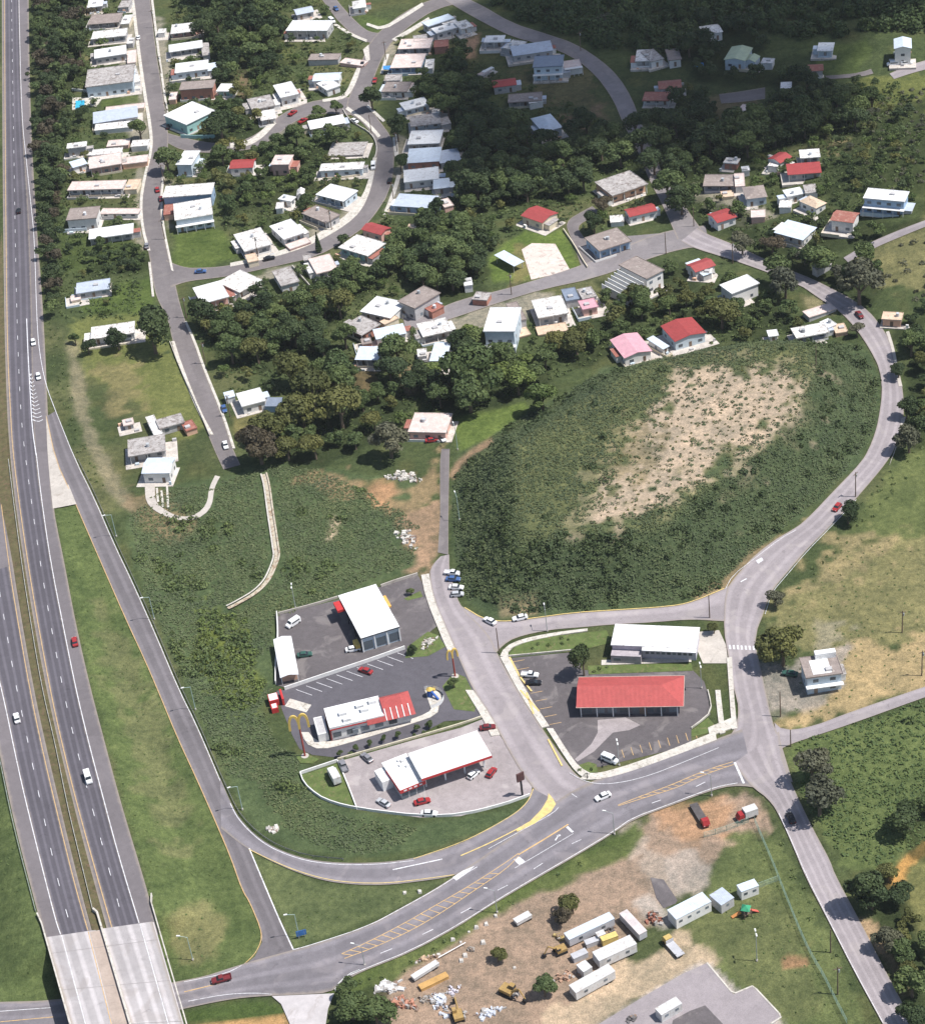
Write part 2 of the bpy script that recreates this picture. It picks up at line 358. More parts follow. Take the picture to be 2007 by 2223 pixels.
# ------------------------------------------------------------------ ground sheet
# outlines of the woods: outline, spacing (m), crown radius range, kinds, label, group
WOODS = [
 # polygon, spacing (m), radius range, kinds, label, group
 ([(72,10),(185,-30),(200,60),(180,110),(190,150),(150,190),(155,235),(150,290),(135,330),(145,380),(125,420),(125,480),(115,520),(125,590),(122,690),(108,690),(100,560),(92,400),(75,250),(70,100)], 6.2, (2.8,4.6), ('dark','dark','mid','brown'), 'tree in the dark belt between highway and first houses', 'belt of trees along the highway'),
 ([(400,-20),(640,-20),(610,30),(625,60),(600,100),(610,130),(570,180),(520,140),(480,190),(430,120),(440,60)], 6.8, (3.0,5.0), ('dark','dark','mid'), 'tree in the dark copse behind the main street houses', 'copse behind the main street'),
 ([(440,240),(520,190),(560,250),(590,290),(560,330),(560,420),(500,470),(470,400),(480,340),(440,330)], 7.5, (2.4,3.8), ('mid','mid','olive'), 'tree in the gardens below the lane', 'garden trees below the lane'),
 ([(560,330),(620,300),(690,290),(740,320),(700,360),(680,400),(620,420),(570,460),(510,440),(540,370)], 7.0, (2.2,3.6), ('mid','mid','bright'), 'leafy tree inside the curved street block', 'trees inside the curved street'),
 ([(930,100),(970,120),(1010,115),(1000,160),(1060,200),(1060,330),(1010,420),(960,440),(950,330),(965,250),(920,240),(900,180)], 6.6, (3.0,5.2), ('dark','dark','mid'), 'tree in the shaded wood east of the house column', 'shaded wood in the middle'),
 ([(1010,230),(1100,270),(1150,310),(1230,300),(1330,280),(1400,300),(1400,370),(1290,360),(1260,400),(1290,430),(1200,430),(1150,440),(1080,440),(1030,480),(990,440)], 6.6, (3.2,5.4), ('dark','dark','mid','dark'), 'tree in the shaded wood above the red roofs', 'shaded wood above the red roofs'),
 ([(740,540),(830,500),(900,450),(980,470),(1050,500),(1060,560),(1050,620),(960,640),(900,610),(820,610),(780,640),(740,590)], 6.8, (3.2,5.4), ('mid','mid','dark'), 'tree in the green wood left of the grass court', 'green wood by the court'),
 ([(420,680),(480,640),(560,640),(640,610),(720,600),(770,640),(740,700),(700,720),(720,780),(640,760),(560,790),(500,790),(470,750)], 6.6, (3.2,5.4), ('mid','mid','dark','olive'), 'tree in the wood right of the sloping street', 'wood right of the sloping street'),
 ([(700,770),(760,760),(860,820),(900,860),(870,900),(830,930),(780,980),(700,1000),(600,1000),(570,940),(640,900),(700,860)], 6.8, (3.0,5.0), ('olive','mid','mid','dark'), 'tree in the grove above the limestone rubble', 'grove above the rubble'),
 ([(900,800),(960,740),(1080,750),(1110,790),(1200,770),(1180,830),(1100,870),(1000,890),(930,890)], 6.6, (3.0,5.0), ('mid','mid','bright','dark'), 'tree in the green belt behind the mound', 'green belt behind the mound'),
 ([(1170,690),(1240,660),(1320,640),(1400,640),(1410,700),(1330,740),(1260,780),(1200,760)], 7.0, (2.6,4.2), ('mid','olive','mid'), 'tree around the pink roof above the mound', 'trees around the pink roof'),
 ([(1290,600),(1340,590),(1380,600),(1420,560),(1480,560),(1560,620),(1640,640),(1700,660),(1740,720),(1650,730),(1550,700),(1450,690),(1400,650)], 7.2, (2.6,4.2), ('mid','olive','olive','mid'), 'tree in the gardens below the white square roof', 'garden trees below the road'),
 ([(1480,190),(1560,240),(1650,240),(1680,170),(1760,190),(1850,200),(1900,240),(1860,290),(1800,310),(1740,310),(1640,340),(1560,350),(1480,400),(1430,380),(1400,300),(1450,250)], 6.8, (3.0,5.2), ('dark','dark','mid'), 'tree in the dark wood on the right slope', 'dark wood on the right slope'),
 ([(1490,60),(1640,40),(1660,100),(1640,130),(1740,160),(1720,200),(1620,170),(1530,170),(1480,130)], 7.0, (3.0,5.0), ('dark','dark'), 'dark tree around the pale green gable', 'dark trees by the green gable'),
 ([(1580,540),(1680,530),(1830,550),(1880,570),(1920,620),(1890,660),(1830,620),(1740,590),(1660,560)], 7.0, (2.6,4.4), ('mid','dark','grey'), 'tree on the bank above the road bend', 'trees above the road bend'),
 ([(1940,690),(2010,670),(2020,950),(1985,960),(1970,860),(1960,760)], 6.5, (2.4,4.0), ('dark','mid','olive'), 'tree on the outer side of the long bend', 'trees outside the long bend'),
 ([(1440,440),(1520,420),(1600,440),(1650,470),(1750,470),(1850,450),(1990,470),(1900,520),(1800,540),(1650,520),(1560,490)], 8.0, (2.2,3.6), ('mid','dark','mid'), 'garden tree among the right-hand houses', 'garden trees on the right'),
 ([(1850,260),(2010,200),(2010,420),(1900,400),(1800,420),(1790,360)], 14.0, (1.2,2.4), ('mid','grey','dark'), 'scattered low tree on the right hillside', 'low trees on the hillside'),
 ([(1880,1900),(1920,1900),(1990,2010),(2030,2080),(2030,2223),(1995,2223),(1960,2150),(1930,2060)], 6.5, (2.4,3.8), ('mid','dark','olive'), 'tree in the verge thicket at the lower right', 'verge thicket at the lower right'),
 ([(1950,1780),(2020,1720),(2020,1850),(1960,1860)], 6.5, (2.6,3.8), ('dark','mid'), 'dark tree at the edge of the right field', 'trees of the right field'),
 ([(730,2170),(800,2120),(860,2120),(840,2180),(800,2260),(740,2260)], 5.6, (2.4,3.4), ('mid','mid'), 'tree in the clump right of the concrete driveway', 'clump by the concrete driveway'),
 ([(200,560),(330,540),(330,585),(200,590)], 5.0, (1.6,2.4), ('dark','mid'), 'bushy tree of the dense hedge lot by main street', 'hedge lot by main street'),
]

WOODPOLYS = [q[0] for q in WOODS]

UU, VV = project(GX, GY, HGT)
def smooth_noise(cell, seed):
    r = np.random.default_rng(seed); ny = int(len(gy)*FS/cell) + 4; nx = int(len(gx)*FS/cell) + 4
    a = r.normal(size=(ny, nx)); fx = (GX - FX0)/cell; fy = (GY - FY0)/cell
    ix = fx.astype(int); iy = fy.astype(int); tx = sstep(fx - ix); ty = sstep(fy - iy)
    return (a[iy, ix]*(1-tx) + a[iy, ix+1]*tx)*(1-ty) + (a[iy+1, ix]*(1-tx) + a[iy+1, ix+1]*tx)*ty
N8, N20, N3 = smooth_noise(7, 1), smooth_noise(22, 2), smooth_noise(3, 3)
GC = np.empty(GX.shape + (3,)); GC[:] = (0.058, 0.078, 0.036)
def lay(col, m): 
    global GC
    GC = GC*(1 - m[..., None]) + np.array(col)*m[..., None]
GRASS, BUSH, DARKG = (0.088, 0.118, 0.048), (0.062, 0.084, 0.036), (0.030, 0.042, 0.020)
DRY, STRAW, DIRT, ORANGE, BARE, GRAV = (0.185, 0.172, 0.092), (0.310, 0.245, 0.150), (0.300, 0.205, 0.150), (0.360, 0.215, 0.130), (0.365, 0.298, 0.240), (0.36, 0.325, 0.31)
LUSH = (0.108, 0.132, 0.055); CONCG = (0.50, 0.46, 0.42)
lay(DRY, 0.35*sstep(N20*0.6)); lay((0.10, 0.10, 0.045), 0.4*sstep(N8*0.7))
ZONES = [
 # polygon (picture), colour, soft edge (px), wobble, strength
 ([(-80,1400),(-80,2320),(150,2320),(100,2050),(20,1700),(-20,1400)], (0.088,0.118,0.050), 6, 4, 1),
 ([(115,1105),(165,1090),(250,1260),(345,1480),(470,1780),(570,2020),(560,2090),(330,2180),(340,2000),(200,1500),(150,1280)], GRASS, 6, 3, 1),
 ([(200,1300),(240,1330),(330,1500),(390,1690),(430,1830),(370,1860),(330,1760),(280,1600),(240,1500)], (0.150,0.150,0.082), 22, 18, 0.55),
 ([(360,1990),(440,1960),(490,2010),(470,2090),(390,2100)], (0.17,0.165,0.085), 14, 8, 0.8),
 ([(545,1850),(700,1920),(860,1930),(980,1905),(860,1975),(640,2060)], (0.094,0.118,0.056), 5, 2, 1),
 ([(270,1120),(330,1060),(470,1040),(600,1000),(700,1010),(860,1040),(930,1050),(920,1230),(650,1330),(595,1345),(600,1490),(560,1540),(600,1620),(660,1650),(700,1740),(900,1790),(1110,1760),(1150,1740),(1120,1770),(960,1840),(800,1860),(640,1850),(540,1790),(470,1640),(380,1440),(300,1260)], (0.068,0.096,0.048), 8, 6, 1),
 ([(430,1330),(530,1350),(560,1480),(520,1560),(450,1480),(420,1400)], (0.12,0.145,0.035), 22, 14, 0.7),
 ([(640,1040),(720,1030),(860,1080),(930,1020),(960,960),(940,1060),(930,1120),(930,1230),(900,1230),(860,1120),(800,1070),(730,1080)], (0.26,0.19,0.12), 16, 14, 0.75),
 ([(790,1050),(850,1050),(850,1090),(800,1085)], ORANGE, 14, 8, 0.8),
 ([(880,1120),(960,1080),(955,1200),(920,1260),(890,1230)], DIRT, 16, 10, 0.75),
 ([(720,1110),(745,1130),(720,1175),(705,1175)], (0.40,0.33,0.25), 6, 6, 0.9),
 ([(985,995),(1010,975),(1110,920),(1200,870),(1300,810),(1480,770),(1640,740),(1870,745),(1910,820),(1905,920),(1860,1010),(1780,1090),(1700,1150),(1600,1230),(1540,1290),(1460,1310),(1080,1345),(1010,1310),(985,1200)], (0.062,0.088,0.046), 8, 6, 1),
 ([(1440,790),(1620,775),(1760,800),(1800,850),(1750,920),(1670,985),(1570,1055),(1450,1115),(1340,1165),(1240,1150),(1250,1080),(1290,960),(1390,865)], (0.130,0.130,0.072), 30, 30, 0.7),
 ([(1470,800),(1620,795),(1730,815),(1770,850),(1730,900),(1660,960),(1560,1030),(1440,1095),(1340,1145),(1275,1140),(1300,1075),(1330,970),(1410,885),(1450,840)], BARE, 34, 34, 1),
 ([(1300,970),(1390,930),(1430,960),(1390,1040),(1320,1030)], (0.14,0.125,0.065), 20, 20, 0.6),
 ([(975,1035),(985,1003),(1030,970),(1065,950),(1072,964),(1035,988),(1003,1015),(988,1042)], (0.29,0.20,0.14), 6, 4, 0.9),
 ([(1080,1300),(1170,1290),(1160,1330),(1090,1335)], (0.34,0.26,0.18), 9, 8, 0.6),
 ([(1500,1290),(1560,1260),(1640,1190),(1720,1150),(1700,1170),(1640,1215),(1580,1275),(1520,1310)], (0.27,0.20,0.13), 6, 5, 0.7),
 ([(1890,1080),(2020,920),(2120,900),(2120,1180),(1900,1170),(1830,1160)], LUSH, 16, 8, 0.85),
 ([(1660,1330),(1740,1260),(1840,1160),(2000,1175),(2150,1200),(2150,1420),(1700,1420)], (0.176,0.168,0.086), 18, 14, 0.92),
 ([(1780,1180),(1850,1165),(1930,1190),(1800,1290),(1750,1290)], STRAW, 22, 26, 0.5),
 ([(1820,1400),(1900,1390),(2020,1380),(2100,1380),(2100,1480),(1900,1530),(1720,1580),(1690,1575),(1780,1530)], (0.325,0.255,0.150), 14, 14, 0.95),
 ([(1640,1430),(1720,1440),(1840,1400),(1830,1490),(1780,1530),(1690,1550),(1660,1560)], (0.29,0.262,0.25), 12, 8, 0.8),
 ([(1770,1350),(1850,1370),(1830,1400),(1780,1395)], GRAV, 14, 12, 0.3),
 ([(1710,1600),(1800,1580),(2100,1500),(2100,2000),(1950,1900),(1830,1880),(1760,1760),(1710,1680)], (0.098,0.128,0.052), 10, 8, 1),
 ([(1930,1890),(1960,1850),(2030,1820),(2100,1800),(2100,2120),(2000,2060),(1950,1950)], (0.16,0.16,0.07), 8, 4, 0.95),
 ([(1920,1925),(1950,1870),(2020,1815),(2020,1850),(1975,1880),(1948,1940)], (0.47,0.27,0.10), 4, 2, 1),
 ([(1860,2000),(1900,2010),(1990,2150),(1970,2180),(1900,2060)], (0.33,0.24,0.16), 10, 8, 0.9),
 # dirt yard by the arterial
 ([(1350,1830),(1420,1770),(1520,1740),(1600,1725),(1650,1740),(1680,1790),(1650,1860),(1560,1900),(1480,1930),(1400,2020),(1350,2080),(1300,2223),(1300,2300),(800,2300),(800,2160),(830,2080),(960,2000),(1100,1950),(1240,1870)], (0.272,0.205,0.165), 10, 8, 1),
 ([(1430,1760),(1540,1730),(1600,1740),(1580,1810),(1480,1830),(1440,1800)], ORANGE, 14, 10, 0.7),
 ([(1340,1800),(1380,1790),(1480,1900),(1470,1960),(1420,1930)], (0.34,0.29,0.26), 12, 10, 0.75),
 ([(1440,1860),(1490,1850),(1560,1890),(1550,1930),(1470,1960)], (0.35,0.305,0.285), 10, 8, 0.85),
 ([(1370,1960),(1410,1940),(1480,2000),(1440,2020)], GRAV, 8, 5, 0.9),
 ([(700,2120),(800,2080),(960,1990),(1100,1920),(1250,1860),(1350,1810),(1380,1790),(1400,1810),(1360,1860),(1200,1930),(1080,1985),(960,2060),(880,2110),(800,2170),(740,2200)], (0.085,0.115,0.040), 6, 6, 0.95),
 ([(1560,1840),(1620,1790),(1700,1830),(1760,1960),(1850,2150),(1880,2260),(1800,2300),(1720,2300),(1640,2223),(1500,2080),(1520,1960)], (0.100,0.124,0.054), 10, 6, 1),
 ([(1500,1960),(1640,1920),(1700,1950),(1790,2180),(1740,2223),(1640,2180),(1560,2060),(1480,2040)], (0.104,0.120,0.056), 10, 6, 0.9),
 ([(1690,2080),(1750,2060),(1760,2100),(1700,2110)], (0.27,0.16,0.10), 10, 8, 0.8),
 ([(1350,2090),(1440,2060),(1460,2020),(1560,2080),(1500,2110),(1380,2170),(1250,2250),(1150,2260),(1200,2180)], (0.40,0.32,0.245), 10, 8, 0.9),
 ([(1300,2223),(1400,2160),(1520,2090),(1540,2095),(1600,2150),(1640,2180),(1700,2223),(1690,2280),(1280,2280)], (0.37,0.335,0.325), 4, 2, 1),
 ([(410,2225),(620,2200),(640,2300),(420,2300)], (0.42,0.26,0.13), 6, 3, 0.9),
 ([(400,2195),(560,2170),(615,2185),(620,2203),(410,2225)], (0.058,0.088,0.030), 4, 2, 1),
 # trodden and paved yards beside the streets
 ([(255,50),(292,40),(315,190),(330,300),(318,330),(290,330),(262,240),(258,120)], (0.30,0.275,0.245), 6, 7, 0.7),
 ([(290,340),(320,340),(308,440),(314,540),(296,540),(296,440)], (0.30,0.275,0.245), 6, 7, 0.7),
 ([(334,40),(350,40),(376,200),(362,210)], (0.30,0.275,0.245), 6, 7, 0.7),
 ([(356,390),(380,395),(375,500),(356,500)], (0.30,0.275,0.245), 6, 7, 0.7),
 ([(860,290),(880,300),(880,430),(850,470),(830,470),(858,400)], (0.30,0.275,0.245), 6, 7, 0.7),
 ([(830,95),(860,90),(850,160),(835,170)], (0.30,0.275,0.245), 6, 7, 0.7),
 ([(570,300),(620,255),(660,235),(640,270),(600,300)], (0.30,0.275,0.245), 6, 7, 0.7),
 ([(690,530),(760,480),(790,440),(780,430),(740,460),(660,505)], (0.30,0.275,0.245), 6, 7, 0.7),
 ([(500,610),(640,575),(700,560),(690,580),(620,600),(520,625)], (0.30,0.275,0.245), 6, 7, 0.7),
 ([(880,700),(960,680),(1000,690),(1060,660),(1150,640),(1200,640),(1150,690),(1060,720),(960,720),(890,740)], (0.30,0.275,0.245), 6, 7, 0.7),
 ([(1500,420),(1560,410),(1640,430),(1680,470),(1620,490),(1540,470)], (0.30,0.275,0.245), 6, 7, 0.7),
 ([(1440,440),(1500,400),(1520,410),(1480,470)], (0.30,0.275,0.245), 6, 7, 0.7),
 # yards on the west side
 ([(150,690),(330,680),(390,780),(450,920),(420,960),(330,900),(260,860),(200,820),(150,760)], (0.128,0.145,0.055), 12, 8, 0.9),
 ([(215,800),(300,790),(310,870),(240,900)], (0.20,0.175,0.095), 22, 16, 0.7),
 ([(140,740),(170,740),(185,860),(215,960),(280,1080),(300,1130),(250,1090),(200,1000),(160,880)], (0.215,0.190,0.145), 8, 6, 0.6),
 ([(265,1095),(330,1060),(420,1130),(400,1180),(330,1170)], (0.25,0.18,0.12), 14, 10, 0.55),
 ([(160,630),(330,600),(340,680),(180,680)], (0.080,0.115,0.036), 8, 5, 0.9),
 ([(375,505),(480,495),(520,560),(420,590),(375,580)], (0.080,0.112,0.036), 6, 4, 0.95),
 ([(130,500),(190,500),(300,530),(320,590),(140,590)], (0.058,0.082,0.030), 6, 4, 0.9),
 ([(222,215),(300,205),(305,225),(220,232)], (0.075,0.105,0.035), 4, 2, 0.9),
 ([(150,110),(200,120),(200,145),(150,150)], DRY, 6, 4, 0.6),
 ([(1058,560),(1080,540),(1140,500),(1190,505),(1220,500),(1260,580),(1230,595),(1160,610),(1070,615)], (0.105,0.150,0.042), 5, 3, 0.95),
 ([(1115,530),(1140,530),(1160,610),(1100,625)], (0.20,0.15,0.09), 12, 8, 0.5),
 ([(980,910),(1140,870),(1150,885),(1060,950),(1000,980),(985,940)], (0.098,0.138,0.042), 5, 3, 0.95),
 ([(770,800),(815,800),(815,860),(760,860)], (0.42,0.26,0.17), 6, 6, 0.9),
 ([(860,800),(900,800),(905,850),(880,860)], (0.36,0.25,0.17), 8, 6, 0.6),
 ([(500,905),(560,890),(590,920),(540,960),(525,960)], (0.17,0.155,0.07), 6, 4, 0.8),
 ([(785,30),(830,40),(860,45),(830,75),(790,70),(770,50)], (0.085,0.120,0.042), 4, 3, 0.8),
 ([(595,95),(640,95),(640,140),(600,140)], (0.10,0.115,0.045), 8, 5, 0.7),
 ([(1230,255),(1300,230),(1330,250),(1260,275),(1200,270)], (0.23,0.15,0.11), 10, 8, 0.7),
 ([(1760,110),(1880,85),(1900,110),(1860,160),(1780,165)], (0.085,0.115,0.042), 6, 4, 0.9),
 ([(1790,190),(1930,170),(2030,150),(2030,260),(1900,250),(1850,220)], (0.125,0.140,0.050), 10, 8, 0.8),
 ([(1540,210),(1640,200),(1650,270),(1560,280)], (0.165,0.130,0.085), 8, 6, 0.7),
 ([(1790,300),(1850,300),(1850,330),(1800,340)], (0.27,0.21,0.13), 8, 8, 0.8),
 ([(1850,560),(1920,520),(2040,470),(2040,640),(1900,620)], (0.165,0.160,0.082), 14, 10, 0.85),
 ([(1880,300),(2040,230),(2040,440),(1870,420)], (0.088,0.112,0.042), 10, 8, 0.7),
 ([(1740,640),(1800,650),(1810,680),(1760,690)], (0.26,0.23,0.14), 6, 4, 0.8),
 ([(1100,160),(1290,160),(1280,230),(1190,240)], (0.14,0.12,0.07), 12, 8, 0.6),
 ([(1010,85),(1040,75),(1030,120),(1000,130)], (0.40,0.25,0.18), 6, 4, 0.8),
 ([(515,130),(540,140),(540,210),(515,220)], (0.17,0.12,0.085), 5, 4, 0.7),
]
for poly, col, soft, wob, st in ZONES:
    P = np.array(poly, float); pad = 60
    k = (UU > P[:,0].min()-pad) & (UU < P[:,0].max()+pad) & (VV > P[:,1].min()-pad) & (VV < P[:,1].max()+pad)
    if not k.any(): continue
    sd = poly_sd(UU[k], VV[k], poly) + wob*(N8[k]*0.6 + N3[k]*(1.1 if soft >= 10 else 0.5)); soft = soft*(0.7 if soft >= 10 else 1)
    m = np.zeros(GX.shape); m[k] = st*sstep(sd/soft*0.5 + 0.5); lay(col, m)

# lighter low growth on the flat top of the mound, darker tint on its flanks
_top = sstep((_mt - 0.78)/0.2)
_bare = np.zeros(GX.shape)
for q_ in ZONES:
    if q_[1] is BARE: _bare = sstep(poly_sd(UU, VV, q_[0])/40.0 + 0.6)
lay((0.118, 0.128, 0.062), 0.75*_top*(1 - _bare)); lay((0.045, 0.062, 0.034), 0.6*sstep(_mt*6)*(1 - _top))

# ground under the woods coloured dark, as shade in the gaps between crowns
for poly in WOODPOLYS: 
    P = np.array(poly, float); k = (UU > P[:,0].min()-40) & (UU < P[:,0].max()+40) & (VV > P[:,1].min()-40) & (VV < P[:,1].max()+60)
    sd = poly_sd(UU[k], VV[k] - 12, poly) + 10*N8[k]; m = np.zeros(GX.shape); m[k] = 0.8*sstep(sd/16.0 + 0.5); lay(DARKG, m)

# vertices: fine sheet in view plus a coarse skirt to the horizon, one connected grid
ox0 = FX0 - np.array([6000, 3000, 1500, 800, 400, 200, 100, 50, 20]); ox1 = FX1 + np.array([20, 50, 100, 200, 400, 800, 1500, 3000, 6000])
oy0 = FY0 - np.array([6000, 3000, 1500, 800, 400, 200, 100, 50, 20]); oy1 = FY1 + np.array([20, 50, 100, 200, 400, 800, 1500, 3000, 6000])
ax = np.concatenate([ox0, gx, ox1]); ay = np.concatenate([oy0, gy, oy1])
AX, AY = np.meshgrid(ax, ay); AZ = Hxy(AX, AY)
ci = np.clip(((AX - FX0)/FS).astype(int), 0, len(gx)-1); cj = np.clip(((AY - FY0)/FS).astype(int), 0, len(gy)-1)
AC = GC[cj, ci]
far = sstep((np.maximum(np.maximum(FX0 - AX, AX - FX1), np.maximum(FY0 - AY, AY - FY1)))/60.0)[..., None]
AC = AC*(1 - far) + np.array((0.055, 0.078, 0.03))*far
nyy, nxx = AX.shape
me = bpy.data.meshes.new('ground')
me.vertices.add(nxx*nyy); me.vertices.foreach_set('co', np.stack([AX, AY, AZ], -1).astype(np.float32).ravel())
idx = np.arange(nxx*nyy).reshape(nyy, nxx)
q = np.stack([idx[:-1,:-1], idx[:-1,1:], idx[1:,1:], idx[1:,:-1]], -1).reshape(-1, 4)
me.loops.add(q.size); me.loops.foreach_set('vertex_index', q.ravel().astype(np.int32))
me.polygons.add(len(q)); me.polygons.foreach_set('loop_start', np.arange(0, q.size, 4, dtype=np.int32)); me.polygons.foreach_set('loop_total', np.full(len(q), 4, np.int32))
me.polygons.foreach_set('use_smooth', np.ones(len(q), bool))
me.update(calc_edges=True)
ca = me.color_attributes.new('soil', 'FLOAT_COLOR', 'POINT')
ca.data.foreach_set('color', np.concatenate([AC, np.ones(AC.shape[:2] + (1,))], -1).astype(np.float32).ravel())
m, t, b = new_mat('ground_cover', 0.95)
at_ = t.nodes.new('ShaderNodeAttribute'); at_.attribute_name = 'soil'
c = at_.outputs['Color']
n1 = noise(t, 0.09, 6, 'World', 0.65, 0.4); c = mix(t, c, ramp(t, n1.outputs['Fac'], [(0.28, (0.66, 0.70, 0.68)), (0.72, (1.36, 1.28, 1.20))]).outputs[0], 1.0, 'MULTIPLY')
n2 = noise(t, 0.55, 6, 'World', 0.7); c = mix(t, c, ramp(t, n2.outputs['Fac'], [(0.28, (0.60, 0.64, 0.62)), (0.72, (1.40, 1.34, 1.26))]).outputs[0], 1.0, 'MULTIPLY')
n3 = noise(t, 2.6, 3, 'World', 0.8); c = mix(t, c, ramp(t, n3.outputs['Fac'], [(0.3, 0.62), (0.7, 1.38)]).outputs[0], 1.0, 'MULTIPLY')
t.links.new(c, b.inputs['Base Color']); b.inputs['Specular IOR Level'].default_value = 0.05
bp = t.nodes.new('ShaderNodeBump'); bp.inputs['Strength'].default_value = 0.7; bp.inputs['Distance'].default_value = 0.45
t.links.new(n2.outputs['Fac'], bp.inputs['Height']); t.links.new(bp.outputs[0], b.inputs['Normal'])
me.materials.append(m)
ground = link_mesh('ground', me); tag(ground, kind='structure')

# ------------------------------------------------------------------ roads
ROADPTS = []      # (x, y, half width) used to keep plants off the carriageways
def resample(pts, n):
    P = np.array(pts, float); d = np.r_[0, np.cumsum(np.linalg.norm(np.diff(P[:, :2], axis=0), axis=1))]
    s = np.linspace(0, d[-1], n); return np.stack([np.interp(s, d, P[:, k]) for k in range(P.shape[1])], -1)
def smooth_px(pts, it=2):
    P = [tuple(p) for p in pts]
    for _ in range(it):
        Q = [P[0]]
        for a, b_ in zip(P[:-1], P[1:]):
            Q += [(0.75*a[0]+0.25*b_[0], 0.75*a[1]+0.25*b_[1]), (0.25*a[0]+0.75*b_[0], 0.25*a[1]+0.75*b_[1])]
        P = Q + [P[-1]]
    return P
gfn = lambda x, y: Hxy(x, y)
hfn = lambda x, y: hwy_z(y)
def strip(name, left, right, mat, dz=0.12, fn=gfn, parent=None, lanes=2.0, skirt=0.0, smooth=2, cross=4, kind='structure', keep=True, step=2.5):
    L = smooth_px(left, smooth); Rr = smooth_px(right, smooth)
    n0 = 60
    Lw = np.array([at_fn(x, y, fn) for x, y in resample(L, n0)]); Rw = np.array([at_fn(x, y, fn) for x, y in resample(Rr, n0)])
    ln = np.linalg.norm(np.diff((Lw + Rw)/2, axis=0), axis=1).sum(); n = max(4, int(ln/step))
    Lw = resample(Lw, n); Rw = resample(Rw, n)
    t_ = np.linspace(0, 1, cross+1)[None, :, None]
    G = Lw[:, None, :]*(1 - t_) + Rw[:, None, :]*t_
    G[..., 2] = fn(G[..., 0], G[..., 1]) + dz
    V = G.reshape(-1, 3).tolist(); F = []; UV = []
    w1 = cross + 1
    for i in range(n-1):
        for j in range(cross):
            F.append((i*w1+j, i*w1+j+1, (i+1)*w1+j+1, (i+1)*w1+j)); 
            UV += [(j/cross*lanes, i), ((j+1)/cross*lanes, i), ((j+1)/cross*lanes, i+1), (j/cross*lanes, i+1)]
    # face up
    a, b_, c_ = [np.array(V[k]) for k in F[0][:3]]
    if np.cross(b_-a, c_-a)[2] < 0:
        F = [f[::-1] for f in F]; UV = [u for k in range(0, len(UV), 4) for u in UV[k:k+4][::-1]]
    if skirt:
        ring = [i*w1 for i in range(n)] + [(n-1)*w1 + j for j in range(1, w1)] + [i*w1 + cross for i in range(n-2, -1, -1)] + [j for j in range(cross-1, 0, -1)]
        base = len(V); V += [(V[k][0], V[k][1], V[k][2] - skirt) for k in ring]; m_ = len(ring)
        for k in range(m_):
            F.append((ring[k], ring[(k+1) % m_], base+(k+1) % m_, base+k)); UV += [(0, 0)]*4
    me = bpy.data.meshes.new(name); me.from_pydata(V, [], F); me.materials.append(mat)
    UV = np.array(UV, np.float32); uv = me.uv_layers.new(name='across'); uv.data.foreach_set('uv', UV.ravel())
    E2 = UV.copy(); E2[:, 0] = 1 + UV[:, 0]/lanes; E2[:, 1] *= step; uv = me.uv_layers.new(name='edge'); uv.data.foreach_set('uv', E2.ravel())
    me.update()
    o = link_mesh(name, me, parent)
    if parent is None: tag(o, kind=kind)
    if keep:
        for a_, b2 in zip(Lw[::2], Rw[::2]): ROADPTS.append(((a_[0]+b2[0])/2, (a_[1]+b2[1])/2, np.linalg.norm(a_[:2]-b2[:2])/2))
    return o

def world_line(pts, fn=gfn, smooth=2, step=1.5):
    W_ = np.array([at_fn(x, y, fn) for x, y in (smooth_px(pts, smooth) if smooth else pts)])
    ln = np.linalg.norm(np.diff(W_, axis=0), axis=1).sum()
    return resample(W_, max(2, int(ln/step)+1))
def ribbon(name, W_, width, mat, parent, dz, fn=gfn, off=0.0):
    d = np.gradient(W_[:, :2], axis=0); d /= np.linalg.norm(d, axis=1)[:, None] + 1e-9
    nrm = np.stack([-d[:, 1], d[:, 0]], -1)
    a = W_[:, :2] + nrm*(off + width/2); b_ = W_[:, :2] + nrm*(off - width/2)
    n = len(W_); V = [(p[0], p[1], float(fn(p[0], p[1])) + dz) for p in a] + [(p[0], p[1], float(fn(p[0], p[1])) + dz) for p in b_]
    F = [(n+i, n+i+1, i+1, i) for i in range(n-1)]
    me = bpy.data.meshes.new(name); me.from_pydata(V, [], F); me.materials.append(mat); me.update()
    return link_mesh(name, me, parent)
def line(parent, pts, width, mat, dz, fn=gfn, smooth=2, name='edge_line'):
    return ribbon(name, world_line(pts, fn, smooth), width, mat, parent, dz, fn)
def dashes(parent, pts, mat, dz, fn=gfn, dash=3.05, cycle=12.2, width=0.16, start=0.0, smooth=2):
    W_ = world_line(pts, fn, smooth, 0.5); d = np.r_[0, np.cumsum(np.linalg.norm(np.diff(W_[:, :2], axis=0), axis=1))]
    s = start
    while s + dash < d[-1]:
        q = np.linspace(s, s+dash, 3); ribbon('lane_dash', np.stack([np.interp(q, d, W_[:, k]) for k in range(3)], -1), width, mat, parent, dz, fn); s += cycle
def patch(name, pts, mat, z, parent=None, thick=0.0, kind='structure', side=None):
    """flat paved area on level ground"""
    W_ = [on_plane(x, y, z) for x, y in pts]
    mb = MB(); mb.poly([(p[0], p[1]) for p in W_], z)
    if thick:
        n = len(W_)
        for i in range(n):
            a, b_ = W_[i], W_[(i+1) % n]
            mb.quad((a[0], a[1], z-thick), (b_[0], b_[1], z-thick), (b_[0], b_[1], z), (a[0], a[1], z), 0)
    o = mb.build(name, mat, parent)
    if parent is None: tag(o, kind=kind)
    return o

